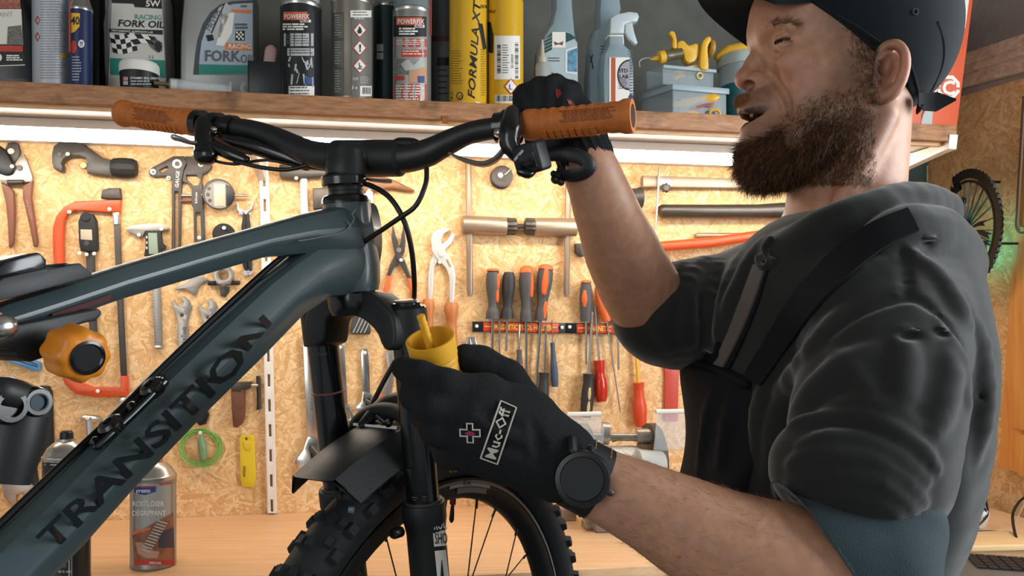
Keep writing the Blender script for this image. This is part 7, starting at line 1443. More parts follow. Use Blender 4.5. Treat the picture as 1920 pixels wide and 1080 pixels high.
# ---------------------------------------------------------------- arms (skin)
EL_N = P(1600, 1112, .705)
armf = Field().chain([P(1075, 882, .70), P(1125, 908, .70), P(1215, 950, .70), P(1308, 999, .70), P(1400, 1042, .70), P(1490, 1074, .702), EL_N], [.0235, .0268, .033, .0405, .0475, .054, .05], .012, sm=3).cap(EL_N, P(1650, 850, .76), .046, .052, .03).cap(P(1650, 850, .76), P(1660, 600, .82), .052, .055, .03)
V, Q = field_mesh(armf, (.02, .62, ZC-.34), (.5, .9, ZC+.09), .003, 2)
parts_body.append((V, Q, np.tile(BASE, (len(V), 1))))
EL_F = P(1250, 612, 1.05)
armg = Field().chain([P(1100, 300, .885), P(1118, 345, .893), P(1140, 405, .91), P(1170, 480, .95), P(1205, 550, 1.0), EL_F], [.0265, .0272, .033, .0415, .0465, .046], .012, sm=3).cap(EL_F, P(1440, 520, 1.16), .047, .056, .03)
V, Q = field_mesh(armg, (.03, .83, ZC-.09), (.45, 1.25, ZC+.23), .003, 2)
parts_body.append((V, Q, np.tile(BASE, (len(V), 1))))
# torso core that joins them under the clothes
core = Field().ell((.40, 1.0, ZC+.0), (.10, .14, .14), None, 0).ell((.385, 1.0, ZC-.22), (.10, .13, .2), None, .05).cap((.41, 1.0, ZC+.02), (.405, .985, ZC+.16), .07, .06, .05).cap((.40, 1.0, ZC+.04), P(1660, 600, .82), .06, .05, .04).cap((.40, 1.0, ZC+.04), P(1440, 520, 1.16), .06, .05, .04)
V, Q = field_mesh(core, (.2, .7, ZC-.46), (.6, 1.3, ZC+.24), .007, 1)
parts_body.append((V, Q, np.tile(BASE, (len(V), 1))))
n0 = 0; VV = []; QQ = []; CC_ = []
for v, q_, c_ in parts_body: VV.append(v); QQ.append(q_+n0); CC_.append(c_); n0 += len(v)
body = to_obj('body', np.concatenate(VV), np.concatenate(QQ), M_SKIN, man, col=np.concatenate(CC_))
# eyes, teeth
for s in (1, -1):
    e = eye_c(s)
    ey = MB().ball(e, .0122, 20, 14).build('eye', mat('shaded_eye_white', '#54443c', .12), man, smooth=180)  # eye white darkened in its colour, as shade under the squinting lids
    dirn = (FH*.78+LH*(s*.62)+UH*.0).normalized(); MB().lathe(e, dirn, [(.0068, .0101), (.0066, .0110), (.003, .0125), (0, .0126)], 18).build('iris', mat('dark_iris', '#16100c', .1), ey)
b = MB()
b.rings([[H(1406, 208)+FH*(.012*math.cos(a)-.012)+LH*(.019*math.sin(a))+UH*z_*.001+FH*k for z_, k in ((0, 0), (-5.2, 0), (-5.2, -.004), (0, -.004))] for a in [-1.3+i*.2 for i in range(14)]]); b.build('teeth', mat('teeth_white', '#c4b7a6', .3), man, fix=True)
# ---------------------------------------------------------------- beard, moustache, brows, stubble: strands on a soft core
bf = Field()
bf.chain([H(1404, 294), H(1424, 312), H(1450, 308)], [.013, .020, .018], .02)
for s in (1, -1):
    c = lambda x, y, t: H(x, y, t) if s > 0 else H(x, y, t)-LH*(2*t)
    bf.chain([H(1436, 300), c(1482, 292, .024), c(1535, 262, .046), c(1578, 226, .054)], [.023, .0215, .0165, .010], .015, sm=2); bf.chain([c(1430, 288, .012), c(1470, 262, .036), c(1500, 240, .046)], [.015, .011, .008], .012)
bf.ell(H(1440, 286), (.026, .033, .020), AXH, .015)
mf = Field()
for s in (1, -1):
    c = lambda x, y, t: H(x, y, t) if s > 0 else H(x, y, t)-LH*(2*t)
    mf.chain([H(1391, 189), c(1402, 188, .010), c(1436, 195, .024)], [.0058, .0054, .0026], .005)
bV, bQ = field_mesh(bf, (.22, .85, ZC+.12), (.47, 1.08, ZC+.33), .0025, 2)
bV = bV+np.random.randn(*bV.shape)*.0005
beard = to_obj('beard', bV, bQ, M_BRD, man)
mV, mQ = field_mesh(mf, (.22, .9, ZC+.22), (.36, 1.02, ZC+.32), .0015, 1); must = to_obj('moustache', mV, mQ, M_BRD2, man)
def strands(name, V, Q, n, length, rad, m, par, dirf, seed=1, mask=None, lift=.35):
    r = np.random.RandomState(seed); c = V[Q].mean(1); nn = np.cross(V[Q[:, 2]]-V[Q[:, 0]], V[Q[:, 3]]-V[Q[:, 1]]); nn /= np.linalg.norm(nn, axis=1)[:, None]+1e-9
    ids = np.arange(len(Q)) if mask is None else np.where(mask(c))[0]
    if len(ids) == 0: return None
    i = r.choice(ids, n); p = c[i]+r.randn(n, 3)*.0008; N_ = nn[i]; d = dirf(p)+r.randn(n, 3)*.28; d -= N_*(d*N_).sum(1)[:, None]*(1-lift); d += N_*lift; d /= np.linalg.norm(d, axis=1)[:, None]
    L_ = length*(.5+r.rand(n)); t1 = np.cross(d, N_); t1 /= np.linalg.norm(t1, axis=1)[:, None]+1e-9; t2 = np.cross(d, t1)
    curl = (t1*r.randn(n, 1)+t2*r.randn(n, 1))*.25
    out = []
    for f_, w in ((-.1, 1), (.5, .75)):
        ce = p+(d*f_+curl*f_*f_)*L_[:, None]
        for a in (0, 2.094, 4.189): out.append(ce+(t1*math.cos(a)+t2*math.sin(a))*rad*w)
    out.append(p+(d+curl)*L_[:, None]); W = np.stack(out, 1).reshape(-1, 3)
    f4 = np.array([(0, 1, 4, 3), (1, 2, 5, 4), (2, 0, 3, 5)]); f3 = np.array([(3, 4, 6), (4, 5, 6), (5, 3, 6)])
    base = (np.arange(n)*7)[:, None, None]; q4 = (f4[None]+base).reshape(-1, 4); q3 = (f3[None]+base).reshape(-1, 3)
    me = bpy.data.meshes.new(name); me.vertices.add(len(W)); me.vertices.foreach_set('co', W.astype(np.float32).ravel()); nl = q4.size+q3.size
    me.loops.add(nl); me.loops.foreach_set('vertex_index', np.concatenate([q4.ravel(), q3.ravel()]).astype(np.int32)); me.polygons.add(len(q4)+len(q3))
    me.polygons.foreach_set('loop_start', np.concatenate([np.arange(0, q4.size, 4), q4.size+np.arange(0, q3.size, 3)]).astype(np.int32)); me.update(calc_edges=True)
    return link_mesh(name, me, m, par, kind='stuff', smooth=180)
fh, uh, lh = np.array(FH), np.array(UH), np.array(LH)
strands('beard_hair', bV, bQ, 15000, .016, .00028, M_BRD, beard, lambda p: np.tile(-uh*.9+fh*.35, (len(p), 1)), 2)
strands('beard_hair', bV, bQ, 3500, .016, .00028, M_BRD2, beard, lambda p: np.tile(-uh*.9+fh*.35, (len(p), 1)), 3)
strands('moustache_hair', mV, mQ, 1500, .0065, .00024, M_BRD2, must, lambda p: np.tile(-uh*.8+fh*.7, (len(p), 1)), 4)
hV, hQ, _ = parts_body[0]
def px_mask(poly_fn, near=True): return lambda c: poly_fn(*fpx(c)) & (((c-np.array(HC))@lh > .01) if near else True)
R8 = np.random.RandomState(21)
def soft(v, w): return R8.rand(len(v)) < np.clip(v/w, 0, 1)
in_cheek = lambda x, y: (x < 1650) & (y < 345) & soft(y-(150+(1600-x)*.34), 70) & soft(x-1462-(300-y)*.12, 50) & soft(1648-x, 40)
strands('stubble', hV, hQ, 5200, .0055, .0002, M_BRD, body, lambda p: np.tile(-uh+fh*.3, (len(p), 1)), 5, px_mask(in_cheek))
strands('stubble', hV, hQ, 2200, .0055, .0002, M_BRD2, body, lambda p: np.tile(-uh+fh*.3, (len(p), 1)), 15, px_mask(in_cheek))
in_side = lambda x, y: (y > 20) & (y < 200) & soft(x-1568-y*.18, 50) & soft(1655-x, 25) & soft(200-y, 60)
strands('side_hair', hV, hQ, 2300, .0042, .00018, mat('dark_brown_hair', '#4b392c', .6), body, lambda p: np.tile(-uh-fh*.3, (len(p), 1)), 6, px_mask(in_side))
aV, aQ, _ = parts_body[1]
strands('arm_hair', aV, aQ, 1000, .007, .00011, M_BRD2, body, lambda p: np.tile(np.array([-.9, -.1, .25]), (len(p), 1)), 31, lambda c: (fpx(c)[0] > 1165) & (fpx(c)[0] < 1480) & (c[:, 1] < .72), .22)
for s in (1, -1):
    brow = Field()
    c = lambda x, y, t: H(x, y, t) if s > 0 else H(x, y, t)-LH*(2*t)
    brow.chain([c(1431, 56, .027), c(1456, 42, .049), c(1494, 44, .063)], [.0028, .003, .0014], .003, sm=2)
    wV, wQ = field_mesh(brow, (.22, .85, ZC+.3), (.42, 1.05, ZC+.42), .0016, 0); bw = to_obj('eyebrow', wV, wQ, mat('brow_brown', '#7a5840', .6), man)
    strands('brow_hair', wV, wQ, 700, .008, .00022, mat('brow_brown'), bw, lambda p: np.tile(-fh+uh*.3, (len(p), 1)), 8)
# ---------------------------------------------------------------- cap
capf = Field(); capf.ell(H(1600, 22), (.116, .086, .098), AXH, 0).ell(H(1640, 82), (.091, .074, .088), AXH, .03)
p1, p2 = H(1657, 84, .086), H(1512, -10, .076); e1 = np.array([(p2-p1).dot(FH), (p2-p1).dot(UH)]); e1 /= np.linalg.norm(e1); n1 = -FH*e1[1]*-1*-1+UH*e1[0]
n1 = (UH*e1[0]-FH*e1[1]); n1 = n1 if n1.z > 0 else -n1
p3, p4 = H(1688, 95, .08), H(1728, 205, .045); e2 = np.array([(p4-p3).dot(FH), (p4-p3).dot(UH)]); n2 = (FH*e2[1]-UH*e2[0]).normalized(); n2 = n2 if n2.dot(FH) < 0 else -n2
zlow = H(1735, 208, .0).z
def keep(p):
    a = -((p-A(p1))@A(n1)); b_ = -((p-A(p3))@A(n2)); c_ = zlow-p[..., 2]; return np.maximum(np.minimum(a, b_), c_)
capf.raw(keep, (0, 0, 0), (2, 2, 3), .002, 0)
ring = [(p1+n1*.0015)+FH*0]
cV, cQ = field_mesh(capf, (.26, .83, ZC+.2), (.58, 1.12, ZC+.5), .0024, 2)
cap_o = to_obj('cap', cV, cQ, M_CAP, man)
b = MB(); c0 = H(1600, 22); n_u = 28; n_v = 8; rows = []
root = []
zr = lambda u: 0
for i in range(n_u+1):
    u = -1+2*i/n_u; s_ = u*.070; f0 = .113*math.sqrt(max(0, 1-(s_/.0855)**2))*.985
    # height where the cap's lower edge meets this forward distance
    base = c0+FH*f0+LH*s_; dz = -((base-p1).dot(n1))/n1.z; root.append((base+UH*(dz+.004), u))
for th_ in (0, 1):
    for j in range(n_v+1):
        for p_, u in root:
            v = j/n_v; ext = .072*(1-.42*abs(u)**2.6)*v; b.v.append(tuple(p_+FH*ext+LH*(u*.004*v)+UH*(ext*.10-.007*abs(u)**2*v**.7)-UH*(.003*th_)))
W_ = n_u+1; Nn = W_*(n_v+1)
for j in range(n_v):
    for i in range(n_u): a = j*W_+i; b.f.append((a, a+1, a+W_+1, a+W_)); b.f.append((Nn+a, Nn+a+W_, Nn+a+W_+1, Nn+a+1))
edge = [i for i in range(W_)]+[j*W_+n_u for j in range(1, n_v+1)]+[n_v*W_+i for i in range(n_u-1, -1, -1)]+[j*W_ for j in range(n_v-1, 0, -1)]
for k in range(len(edge)): a, c_ = edge[k], edge[(k+1) % len(edge)]; b.f.append((a, Nn+a, Nn+c_, c_))
b.mi = [0]*len(b.f); b.build('brim', M_CAP, cap_o, fix=True, smooth=50)
e_, nn_ = march(capf, 1716, 22, .8, 1.05, .0003); MB().tube([e_+(nn_.cross(UH)*math.cos(a)+UH*math.sin(a))*.0032 for a in [i*math.pi/7 for i in range(14)]], .0009, 6, closed=True).build('eyelet', mat('eyelet_thread', '#26323a', .7), cap_o)
def seam(F_, pts, r, name, m, par, y0, y1, off=.0, sm=4): return MB().tube([march(F_, x, y, y0, y1, off)[0] for x, y in pts], r, 6, smooth=sm).build(name, m, par)
seam(capf, [(1758, 40), (1770, 80), (1768, 120), (1752, 160), (1740, 180)], .0011, 'seam', M_CAP, cap_o, .82, 1.08)
seam(capf, [(1668, 78), (1695, 100), (1712, 135), (1722, 170), (1728, 198)], .0016, 'edge_binding', M_CAP, cap_o, .82, 1.08)
seam(capf, [(1532, 6), (1570, 28), (1610, 52), (1650, 80)], .0016, 'edge_binding', M_CAP, cap_o, .82, 1.08)
b = MB(); st_ = [(H(1722, 186, .05), .0), (H(1733, 190, .035), 0), (H(1756, 190, .028), 0), (H(1792, 187, .03), 0)]; hw = [.007, .0095, .0105, .001]
b.rings([[p_+UH*w+LH*.0012, p_-UH*w*1.1+LH*.0012, p_-UH*w*1.1-LH*.0012, p_+UH*w-LH*.0012] for (p_, _), w in zip(st_, hw)]); b.build('strap', M_BIB, cap_o, fix=True)
MB().tube([H(1726, 196, .045), H(1722, 208, .04), H(1719, 214, .036)], [.004, .003, .001], 8, flat=.5).build('strap_end', M_BIB, cap_o)
# ---------------------------------------------------------------- hoodie
T0 = (.40, 1.0, ZC)
hd = Field(); hd.ell((.395, 1.0, ZC-.02), (.148, .205, .165), None, 0).ell((.375, 1.0, ZC-.22), (.150, .185, .2), None, .05).ell((.428, .99, ZC+.072), (.105, .155, .058), None, .05).ell((.435, .95, ZC-.10), (.108, .14, .2), None, .06)
hd.chain([P(1668, 600, .825), P(1655, 700, .79), P(1640, 800, .76), P(1632, 878, .746)], [.070, .075, .075, .071], .03, sm=2)
hd.chain([P(1668, 905, .745), P(1600, 890, .725), P(1540, 876, .722)], [.045, .048, .046], .02)
hd.chain([P(1460, 540, 1.16), P(1380, 570, 1.13), P(1310, 585, 1.08), P(1262, 593, 1.045), P(1234, 590, 1.02)], [.078, .073, .070, .066, .058], .03, sm=2)
# hood lying round the neck
hd.chain([P(1449, 486, .97), P(1484, 468, .915), P(1542, 436, .875), P(1622, 404, .865), P(1700, 382, .90), P(1754, 392, .96), P(1755, 400, 1.05), P(1680, 400, 1.12), P(1570, 425, 1.13), P(1492, 446, 1.08), P(1454, 470, 1.02)], [.018, .021, .0215, .0215, .022, .024, .024, .022, .02, .017, .017], .012, sm=3)
hd.chain([P(1560, 545, .845), P(1640, 470, .82), P(1712, 438, .835), P(1765, 452, .88), P(1790, 500, .93), P(1785, 545, .98)], [.014, .022, .028, .030, .030, .024], .02, sm=3)
base_h = Field().merge(hd)
def ridge(pts, r, k=.0065, y0=.6, y1=1.25, sink=.5, op=1):
    r *= 1.5 if op > 0 else 1.15
    q_ = [march(base_h, x, y, y0, y1)[0] if True else None for x, y in pts]; nrm = [march(base_h, x, y, y0, y1)[1] for x, y in pts]
    n = len(pts); rs = [r*(.35+.65*math.sin(math.pi*(i+.4)/(n-.2))) for i in range(n)]
    hd.chain([p_-m_*(r*sink if op > 0 else r*.1) for p_, m_ in zip(q_, nrm)], rs, k, op, sm=3)
near = dict(y0=.6, y1=.95); far = dict(y0=.85, y1=1.25)
for pts, r in (([(1480, 790), (1520, 740), (1575, 690), (1630, 655)], .012), ([(1560, 660), (1600, 700), (1640, 760), (1650, 785)], .007), ([(1540, 770), (1600, 762), (1660, 770), (1715, 800)], .008), ([(1520, 850), (1580, 846), (1640, 858), (1700, 895)], .008), ([(1660, 790), (1690, 735), (1700, 680), (1695, 620)], .009), ([(1745, 820), (1775, 760), (1785, 700), (1775, 650)], .011), ([(1440, 900), (1450, 820), (1475, 740), (1520, 650), (1570, 585)], .011), ([(1415, 860), (1420, 770), (1440, 700)], .007),
               ([(1500, 640), (1560, 560), (1620, 510), (1690, 480)], .009), ([(1700, 470), (1760, 520), (1800, 580), (1825, 660)], .009), ([(1760, 600), (1800, 680), (1818, 760)], .009), ([(1815, 560), (1842, 650), (1848, 760), (1835, 860)], .012)):
    ridge(pts, r, **near)
for pts, r in (([(1482, 800), (1510, 792), (1570, 786), (1625, 788), (1670, 806), (1722, 842), (1755, 880)], .0078), ([(1500, 838), (1560, 824), (1630, 834), (1690, 862), (1736, 905)], .0078), ([(1480, 875), (1510, 862), (1570, 856), (1640, 868), (1700, 905), (1732, 945)], .0078), ([(1478, 908), (1520, 894), (1590, 892), (1650, 908), (1695, 940), (1715, 970)], .0078), ([(1492, 932), (1560, 922), (1620, 932), (1668, 958), (1690, 985)], .0078), ([(1520, 955), (1570, 950), (1620, 962), (1655, 985)], .0078)): ridge(pts, r, k=.0035, sink=.15, **near)
for pts, r in (([(1318, 482), (1292, 530), (1286, 590), (1292, 640), (1302, 685)], .011), ([(1352, 492), (1335, 560), (1338, 620), (1345, 660)], .009), ([(1262, 505), (1240, 550), (1238, 600), (1258, 655)], .011), ([(1276, 492), (1256, 540), (1254, 590), (1272, 668)], .007), ([(1384, 478), (1362, 540), (1352, 610), (1348, 650)], .009), ([(1425, 452), (1398, 500), (1372, 560), (1356, 620)], .009), ([(1300, 600), (1330, 640), (1350, 660)], .007)):
    ridge(pts, r, **far)
# stitched seams as fine grooves
for pts in ([(1555, 632), (1600, 596), (1650, 572), (1700, 560), (1735, 572), (1780, 610), (1815, 670), (1838, 745)], [(1692, 470), (1698, 510), (1700, 560)]): ridge(pts, .0035, k=.004, op=-1, **near)
for x, y, r in ((1707, 632, .009), (1765, 628, .007), (1742, 455, .008)):
    q_, nn_ = march(base_h, x, y, .6, .98); hd.ell(q_+nn_*.002, (r*1.3, r, r*.6), None, .003, -1); hd.ell(q_+nn_*.003+UP*r*.55, (r*1.1, .004, .0022), None, .003, 1)
def wob(p): return p
hV, hQ = field_mesh(hd, (.1, .60, ZC-.42), (.68, 1.29, ZC+.20), .0034, 2)
rn = np.random.RandomState(11); disp = np.zeros(len(hV))
for i in range(10): d = rn.randn(3)*(30+14*i); disp += np.sin(hV@d+rn.rand()*6.28)/(1+.35*i)
hV[:, 0] += disp*.0006; hV[:, 1] -= disp*.0005; hV[:, 2] += disp*.0003
hood = to_obj('hoodie', hV, hQ, M_HOOD, man)
# ribbed cuff at the near elbow
cf = Field().chain([P(1640, 985, .73), P(1610, 1060, .712), P(1540, 1058, .706), P(1470, 1040, .703)], [.060, .063, .061, .057], .03)
V, Q = field_mesh(cf, (.2, .6, ZC-.34), (.42, .82, ZC-.1), .003, 2)
dv = np.array(Vector((-.86, -.06, -.51)).normalized())
sel = (V-np.array(P(1524, 1012, .7035)))@dv; V = V-np.clip(sel, 0, 1)[:, None]*dv
to_obj('cuff', V, Q, M_CUFF, hood, label='blue grey ribbed cuff')
def ribbon(F_, left, right, th, name, m, par, y0, y1, off=.001, sm=5):
    """a strip of cloth lying on a surface, its two edges given in pixels"""
    L_ = spline([march(F_, x, y, y0, y1, off)[0] for x, y in left], [0]*len(left), sm)[0]; R_ = spline([march(F_, x, y, y0, y1, off)[0] for x, y in right], [0]*len(right), sm)[0]
    b = MB(); rows = []
    for i in range(len(L_)):
        a, c_ = L_[i], R_[i]; mid = (a+c_)/2; t = (L_[min(i+1, len(L_)-1)]-L_[max(i-1, 0)]); nn = (c_-a).cross(t).normalized()
        if nn.y > 0: nn = -nn
        rows.append([a, a+nn*th, mid+nn*th*1.25, c_+nn*th, c_, mid-nn*th*.5])
    b.rings(rows); return b.build(name, m, par, fix=True, smooth=60)
ribbon(hd, [(1417, 500), (1395, 560), (1370, 625), (1341, 688)], [(1440, 500), (1416, 570), (1388, 635), (1358, 694)], .003, 'zip_placket', mat('washed_cotton', '#575049', .9, sheen=.3), hood, .85, 1.2, .002)
ribbon(hd, [(1442, 500), (1418, 572), (1391, 636), (1361, 696)], [(1446, 500), (1423, 574), (1396, 640), (1367, 700)], .002, 'zip', M_BIB, hood, .85, 1.2, .002)
lettering(lambda x, y: march(hd, x, y, .85, 1.2, .004)[0], 'T', (1358, 706), 13, mat('rust_thread', '#9c6a58', .7), hood, ang=8, shear=.25, bold=.0, xs=1.5, res=1)
for p_ in ([(1440, 482), (1427, 486), (1430, 502), (1442, 504), (1448, 492)], [(1450, 452), (1440, 466), (1444, 486), (1454, 494)]): MB().tube([march(hd, x, y, .85, 1.2, .004)[0] for x, y in p_], .0045, 8, smooth=4, rnd=True).build('drawcord', M_HOOD, hood)
# ---------------------------------------------------------------- bib overalls down to the shoes
ov = Field(); ov.ell((.380, 1.03, ZC-.06), (.160, .175, .155), None, 0).ell((.368, 1.0, ZC-.25), (.160, .195, .2), None, .05).ell((.38, 1.0, ZC-.43), (.155, .185, .13), None, .05)
rsel = lambda p: np.minimum(np.maximum(np.maximum(p[..., 2]-(ZC-.048-.10*(1.03-p[..., 1])), p[..., 0]-.305), np.maximum(.885-p[..., 1], p[..., 1]-1.16)), p[..., 2]-(ZC-.34))
ov.raw(rsel, (0, 0, 0), (2, 2, 3), .004, 0)
for yl, kx in ((.90, .0), (1.10, .02)): ov.chain([(.38, yl, ZC-.47), (.365+kx, yl, .42), (.38+kx, yl, .10)], [.105, .078, .072], .05)
for pts in ([(1345, 720), (1325, 780), (1315, 850), (1310, 900)], [(1375, 730), (1360, 800), (1350, 870)]):
    q_ = [march(ov, x, y, .85, 1.25) for x, y in pts]; ov.chain([a-n_*.003 for a, n_ in q_], [.003, .007, .006, .004][:len(pts)], .008, sm=3)
V, Q = field_mesh(ov, (.17, .76, .06), (.6, 1.24, ZC+.02), .0042, 2); bib = to_obj('bib_overalls', V, Q, M_BIB, man)
seamp = [(1300, 676), (1330, 684), (1365, 697), (1398, 712)]
MB().tube([march(ov, x, y+6, .85, 1.25, .001)[0] for x, y in seamp], [.009, .008, .008, .009], 10, flat=.7, smooth=4, rnd=True).build('elastic_hem', M_BIB, bib)
ribbon(hd, [(1398, 705), (1437, 640), (1495, 552), (1556, 484), (1630, 425), (1700, 395)], [(1430, 722), (1478, 655), (1532, 585), (1590, 525), (1660, 465), (1720, 435)], .003, 'shoulder_strap', M_BIB, bib, .7, 1.2, .002)
ribbon(hd, [(1304, 676), (1330, 662), (1352, 640)], [(1318, 690), (1340, 684), (1352, 668)], .003, 'shoulder_strap', M_BIB, bib, .9, 1.25, .002)
for yl, kx in ((.90, .0), (1.10, .02)):
    sf = Field().ell((.38+kx, yl, .05), (.075, .05, .055), None, 0).ell((.29+kx, yl, .035), (.10, .048, .038), None, .03); V, Q = field_mesh(sf, (.15, yl-.08, -.005), (.5, yl+.08, .12), .006, 1); V[:, 2] = np.maximum(V[:, 2], .001); to_obj('shoe', V, Q, M_BKM, man)
# ---------------------------------------------------------------- near gloved hand
gf = Field()
Wr = P(1046, 864, .70); K_ = [P(912, 738, .678), P(888, 776, .668), P(872, 815, .672), P(866, 848, .684)]
gf.ell(P(975, 810, .690), (.038, .022, .040), None, 0)
for kq, r in zip(K_, (.0165, .0175, .017, .0155)): gf.cap(Wr, kq, .0265, r, .018)
gf.chain([K_[0], P(835, 722, .664), P(790, 706, .668), P(757, 691, .682)], [.0150, .0128, .0118, .0105], .008)
gf.chain([K_[1], P(808, 762, .660), P(778, 742, .676), P(782, 718, .694)], [.0155, .0132, .0122, .0105], .006)
gf.chain([K_[2], P(818, 806, .666), P(797, 778, .684), P(806, 748, .702)], [.0150, .0130, .0118, .0102], .006)
gf.chain([K_[3], P(840, 850, .682), P(822, 822, .699), P(832, 795, .711)], [.0140, .0118, .0108, .0095], .006)
gf.chain([P(1010, 790, .712), P(948, 712, .725), P(902, 682, .724), P(872, 668, .718)], [.020, .0165, .0140, .0112], .012)
gf.chain([P(1025, 848, .70), P(1048, 863, .70)], [.0315, .0305], .012)
for pts in ([(905, 770), (940, 785), (975, 800)], [(880, 800), (930, 830), (985, 850)], [(1000, 795), (1012, 835), (1015, 870)]):
    q_ = [march(gf, x, y, .58, .8) for x, y in pts]; gf.chain([a+n_*.001 for a, n_ in q_], [.002, .003, .002], .008, -1)
V, Q = field_mesh(gf, (-.12, .62, ZC-.17), (.09, .78, ZC+.0), .0017, 2); V = V+np.random.RandomState(2).randn(*V.shape)*.00012
gl = to_obj('glove', V, Q, M_GLV, man, label='black knitted glove holding the cup')
gw = march(gf, 1085, 845, .6, .8)
ca, cb = P(1030, 852, .70), P(1050, 864, .70); d = (cb-ca).normalized(); s_, u_, _ = frame_of(d); b = MB()
b.rings([[ca+d*h+(s_*math.cos(-g)+u_*math.sin(-g))*(r*(1+.02*math.cos(20*g))) for g in [2*math.pi*i/60 for i in range(60)]] for h, r in ((-.004, .030), (0, .034), (.004, .0345), (.010, .034), (.013, .032), (.012, .028))]); b.build('rib_cuff', M_GLV, gl, fix=True)
GQ = [[march(gf, x, y, .58, .8, .0016)[0] for x in (855, 915, 975)] for y in (745, 810, 875)]
def qb(t): return (2*t-1)*(t-1), 4*t*(1-t), t*(2*t-1)
def gm(x, y):
    a, b_ = qb((x-855)/120), qb((y-745)/130); return sum((GQ[j][i]*(a[i]*b_[j]) for i in range(3) for j in range(3)), Vector((0, 0, 0)))
M_THR = mat('pale_thread', '#b9b3a8', .8, bump=.4, bscale=1500)
bx = [(938, 752), (967, 766), (933, 868), (902, 856)]
for i in range(4): a, c_ = bx[i], bx[(i+1) % 4]; MB().tube([gm(a[0]+(c_[0]-a[0])*t, a[1]+(c_[1]-a[1])*t) for t in (0, .25, .5, .75, 1)], .0009, 6, flat=.7).build('badge_edge', M_THR, gl)
lettering(gm, 'Muc-Off', (929, 861), 20, M_THR, gl, ang=-73.5, bold=.025, xs=.97, res=1)
cr_ = [(-5, -17), (5, -17), (5, -6), (17, -6), (17, 6), (5, 6), (5, 17), (-5, 17), (-5, 6), (-17, 6), (-17, -6), (-5, -6)]
MB().tube([gm(882+x*1.08+y*.05, 810+y*1.0) for x, y in cr_], .0009, 6, closed=True).build('cross_badge', M_THR, gl)
poly_patch(gm, [(872, 811), (880, 806), (888, 808), (893, 811), (886, 815), (878, 815)][::-1], mat('magenta_thread', '#8a2a4a', .8), 'badge_heart', gl)
# ---------------------------------------------------------------- watch
wc = P(1092, 897, .661); wn = Vector((-.12, -1, .06)).normalized(); t = man
wa = MB(); wa.lathe(wc, wn, [(.001, -.006), (.0215, -.006), (.0235, -.003), (.0235, .003), (.0222, .0055), (.0185, .0062), (.0178, .0050), (.001, .0050)], 44); watch = wa.build('watch', mat('watch_black', '#121315', .4), man, smooth=40, label='black round wrist watch')
MB().lathe(wc, wn, [(.0177, .0048), (.0177, .0056), (.001, .0056)], 40).build('watch_glass', mat('watch_glass', '#050607', .05, coat=.6), watch)
fa = (P(1125, 908, .70)-P(1068, 878, .70)).normalized(); wcn = P(1099, 895, .70); s_, u_, _ = frame_of(fa)
def wring(a, r): return wcn+(s_*math.cos(a)+u_*math.sin(a))*r
b = MB(); rows = []
for i in range(40):
    a = 2*math.pi*i/40; rows.append([wring(a, .0275)-fa*.0125, wring(a, 0.0325)-fa*.0125, wring(a, 0.0325)+fa*.0125, wring(a, .0275)+fa*.0125])
b.rings(rows, closed=True); band_ = b.build('watch_strap', M_BKM, watch, fix=True)
for sg in (-1, 1):
    for i in range(40):
        a = 2*math.pi*i/40; c_ = wring(a, .0314); X_ = CX+F*c_.x/c_.y; Y_ = HOR-F*(c_.z-ZC)/c_.y
        if c_.y < .70 and 828 < Y_ < 858: MB().tube([wring(a, .0328)+fa*(.0075*sg), wring(a+.11, .0328)+fa*(.0075*sg)], .0006, 5).build('stitch', mat('orange_thread', '#a5704c', .7), band_)
for sg in (-1, 1): MB().tube([wc+s_*0+u_*0+fa*(.009*sg)+UP*.019, wc+fa*(.009*sg)+UP*.027+Vector((0, .008, 0))], .004, 8, rnd=True).build('lug', M_BKM, watch); 
MB().tube([wc+fa*.022-wn*.002, wc+fa*.0265-wn*.002], .003, 10, rnd=True).build('crown_button', M_GUN, watch)
# ---------------------------------------------------------------- far gloved hand on the right grip
ff = Field(); ff.ell(P(1082, 248, .898), (.030, .022, .034), None, 0).cap(P(1104, 302, .886), P(1085, 255, .896), .0285, .028, .015)
for (x0, y0), (x1, y1), (x2, y2), (x3, y3) in (((1006, 206), (985, 178), (978, 186), (984, 206)), ((1030, 200), (1012, 165), (1004, 172), (1004, 203)), ((1058, 198), (1042, 160), (1030, 166), (1028, 200)), ((1080, 205), (1070, 172), (1058, 176), (1054, 199))):
    ff.cap(P(1082, 245, .902), P(x0, y0, .897), .018, .0125, .015); ff.chain([P(x0, y0, .897), P(x1, y1, .888), P(x2, y2, .874), P(x3, y3, .862)], [.0125, .0115, .0108, .0095], .006)
ff.chain([P(1085, 268, .893), P(1052, 272, .888), P(1022, 268, .878), P(1000, 262, .868)], [.017, .0135, .0118, .0098], .01)
V, Q = field_mesh(ff, (0, .82, ZC+.16), (.12, .96, ZC+.29), .0018, 2); V = V+np.random.RandomState(3).randn(*V.shape)*.00012
g2 = to_obj('glove', V, Q, M_GLV, man, label='black knitted glove on the handlebar grip')
ca, cb = P(1088, 275, .891), P(1108, 318, .887); d = (cb-ca).normalized(); s_, u_, _ = frame_of(d); b = MB()
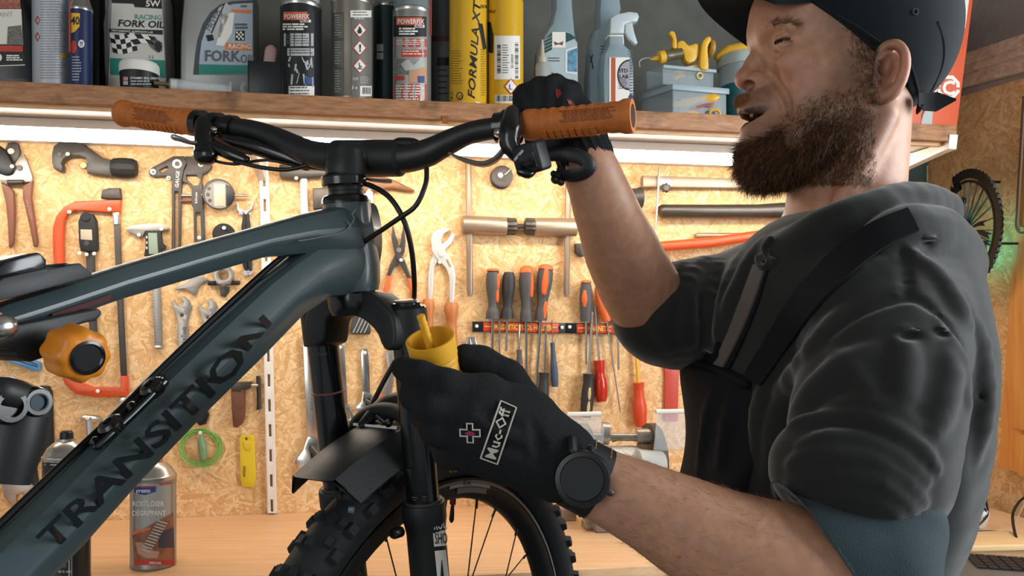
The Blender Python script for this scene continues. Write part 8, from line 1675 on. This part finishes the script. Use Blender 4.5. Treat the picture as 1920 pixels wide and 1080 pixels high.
b.rings([[ca+d*h+(s_*math.cos(-g)+u_*math.sin(-g))*(r*(1+.02*math.cos(22*g))) for g in [2*math.pi*i/66 for i in range(66)]] for h, r in ((-.002, .026), (.002, .031), (.010, .0318), (.020, .031), (.025, .030), (.024, .026))]); b.build('rib_cuff', M_GLV, g2, fix=True)
MB().tube([P(1022, 292, .862), P(1062, 289, .853), P(1092, 296, .852), P(1104, 312, .853), P(1094, 324, .856), P(1070, 330, .860), P(1052, 330, .866)], [.006, .008, .008, .008, .008, .008, .006], 10, flat=.35, smooth=4, up=Vector((0, 1, 0)), rnd=True).build('wrist_strap', M_BKM, g2)
for x, y, r in ((1049, 318, .0035), (1046, 328, .005), (1040, 336, .0045), (1050, 340, .004), (1038, 326, .0038)): MB().tube([P(x, y, .866), P(x+2, y+2, .868)], r, 8, rnd=True).build('pull_tab', M_BKM, g2)
fm = lambda x, y: march(ff, x, y, .8, .96, .0008, 40)[0]
for q_ in ([(1041, 168), (1050, 168), (1053, 178), (1046, 186), (1042, 180)], [(1062, 187), (1070, 189), (1078, 197), (1066, 196)]): poly_patch(fm, q_[::-1], mat('red_patch', '#7a2420', .6), 'red_mark', g2)
# ---------------------------------------------------------------- the yellow cup in his hand
M_CUP = mat('yellow_cup', '#e2a62c', .45, var=.03)
ca = Vector((-.17, -.46, .87)).normalized(); cc_ = P(806, 634, .700); Lc = .056; bo = cc_-ca*Lc
cup = thing('oil_cup', 'yellow plastic cup with a ridged spout stick held in the gloved hand', 'cup', bo)
MB().lathe(bo, ca, [(.001, 0), (.0186, 0), (.0192, .002), (.0196, .017), (.0202, .0175), (.0204, .030), (.0200, .031), (.0206, .032), (.0206, .036), (.0202, .037), (.0212, .0385), (.0217, Lc), (.0200, Lc), (.0192, .036), (.0180, .004), (.001, .004)], 48).build('cup', M_CUP, cup, smooth=30)
s0 = bo+ca*.006; s1 = P(789, 592, .690); d = (s1-s0); ls = d.length; d.normalize(); k = int(ls/.0028); MB().lathe(s0, d, [(.001, 0)]+[(.0034+.0005*(i % 2), i*.0028) for i in range(k)]+[(.0038, ls), (.001, ls+.001)], 16).build('spout_stick', M_CUP, cup, smooth=60)
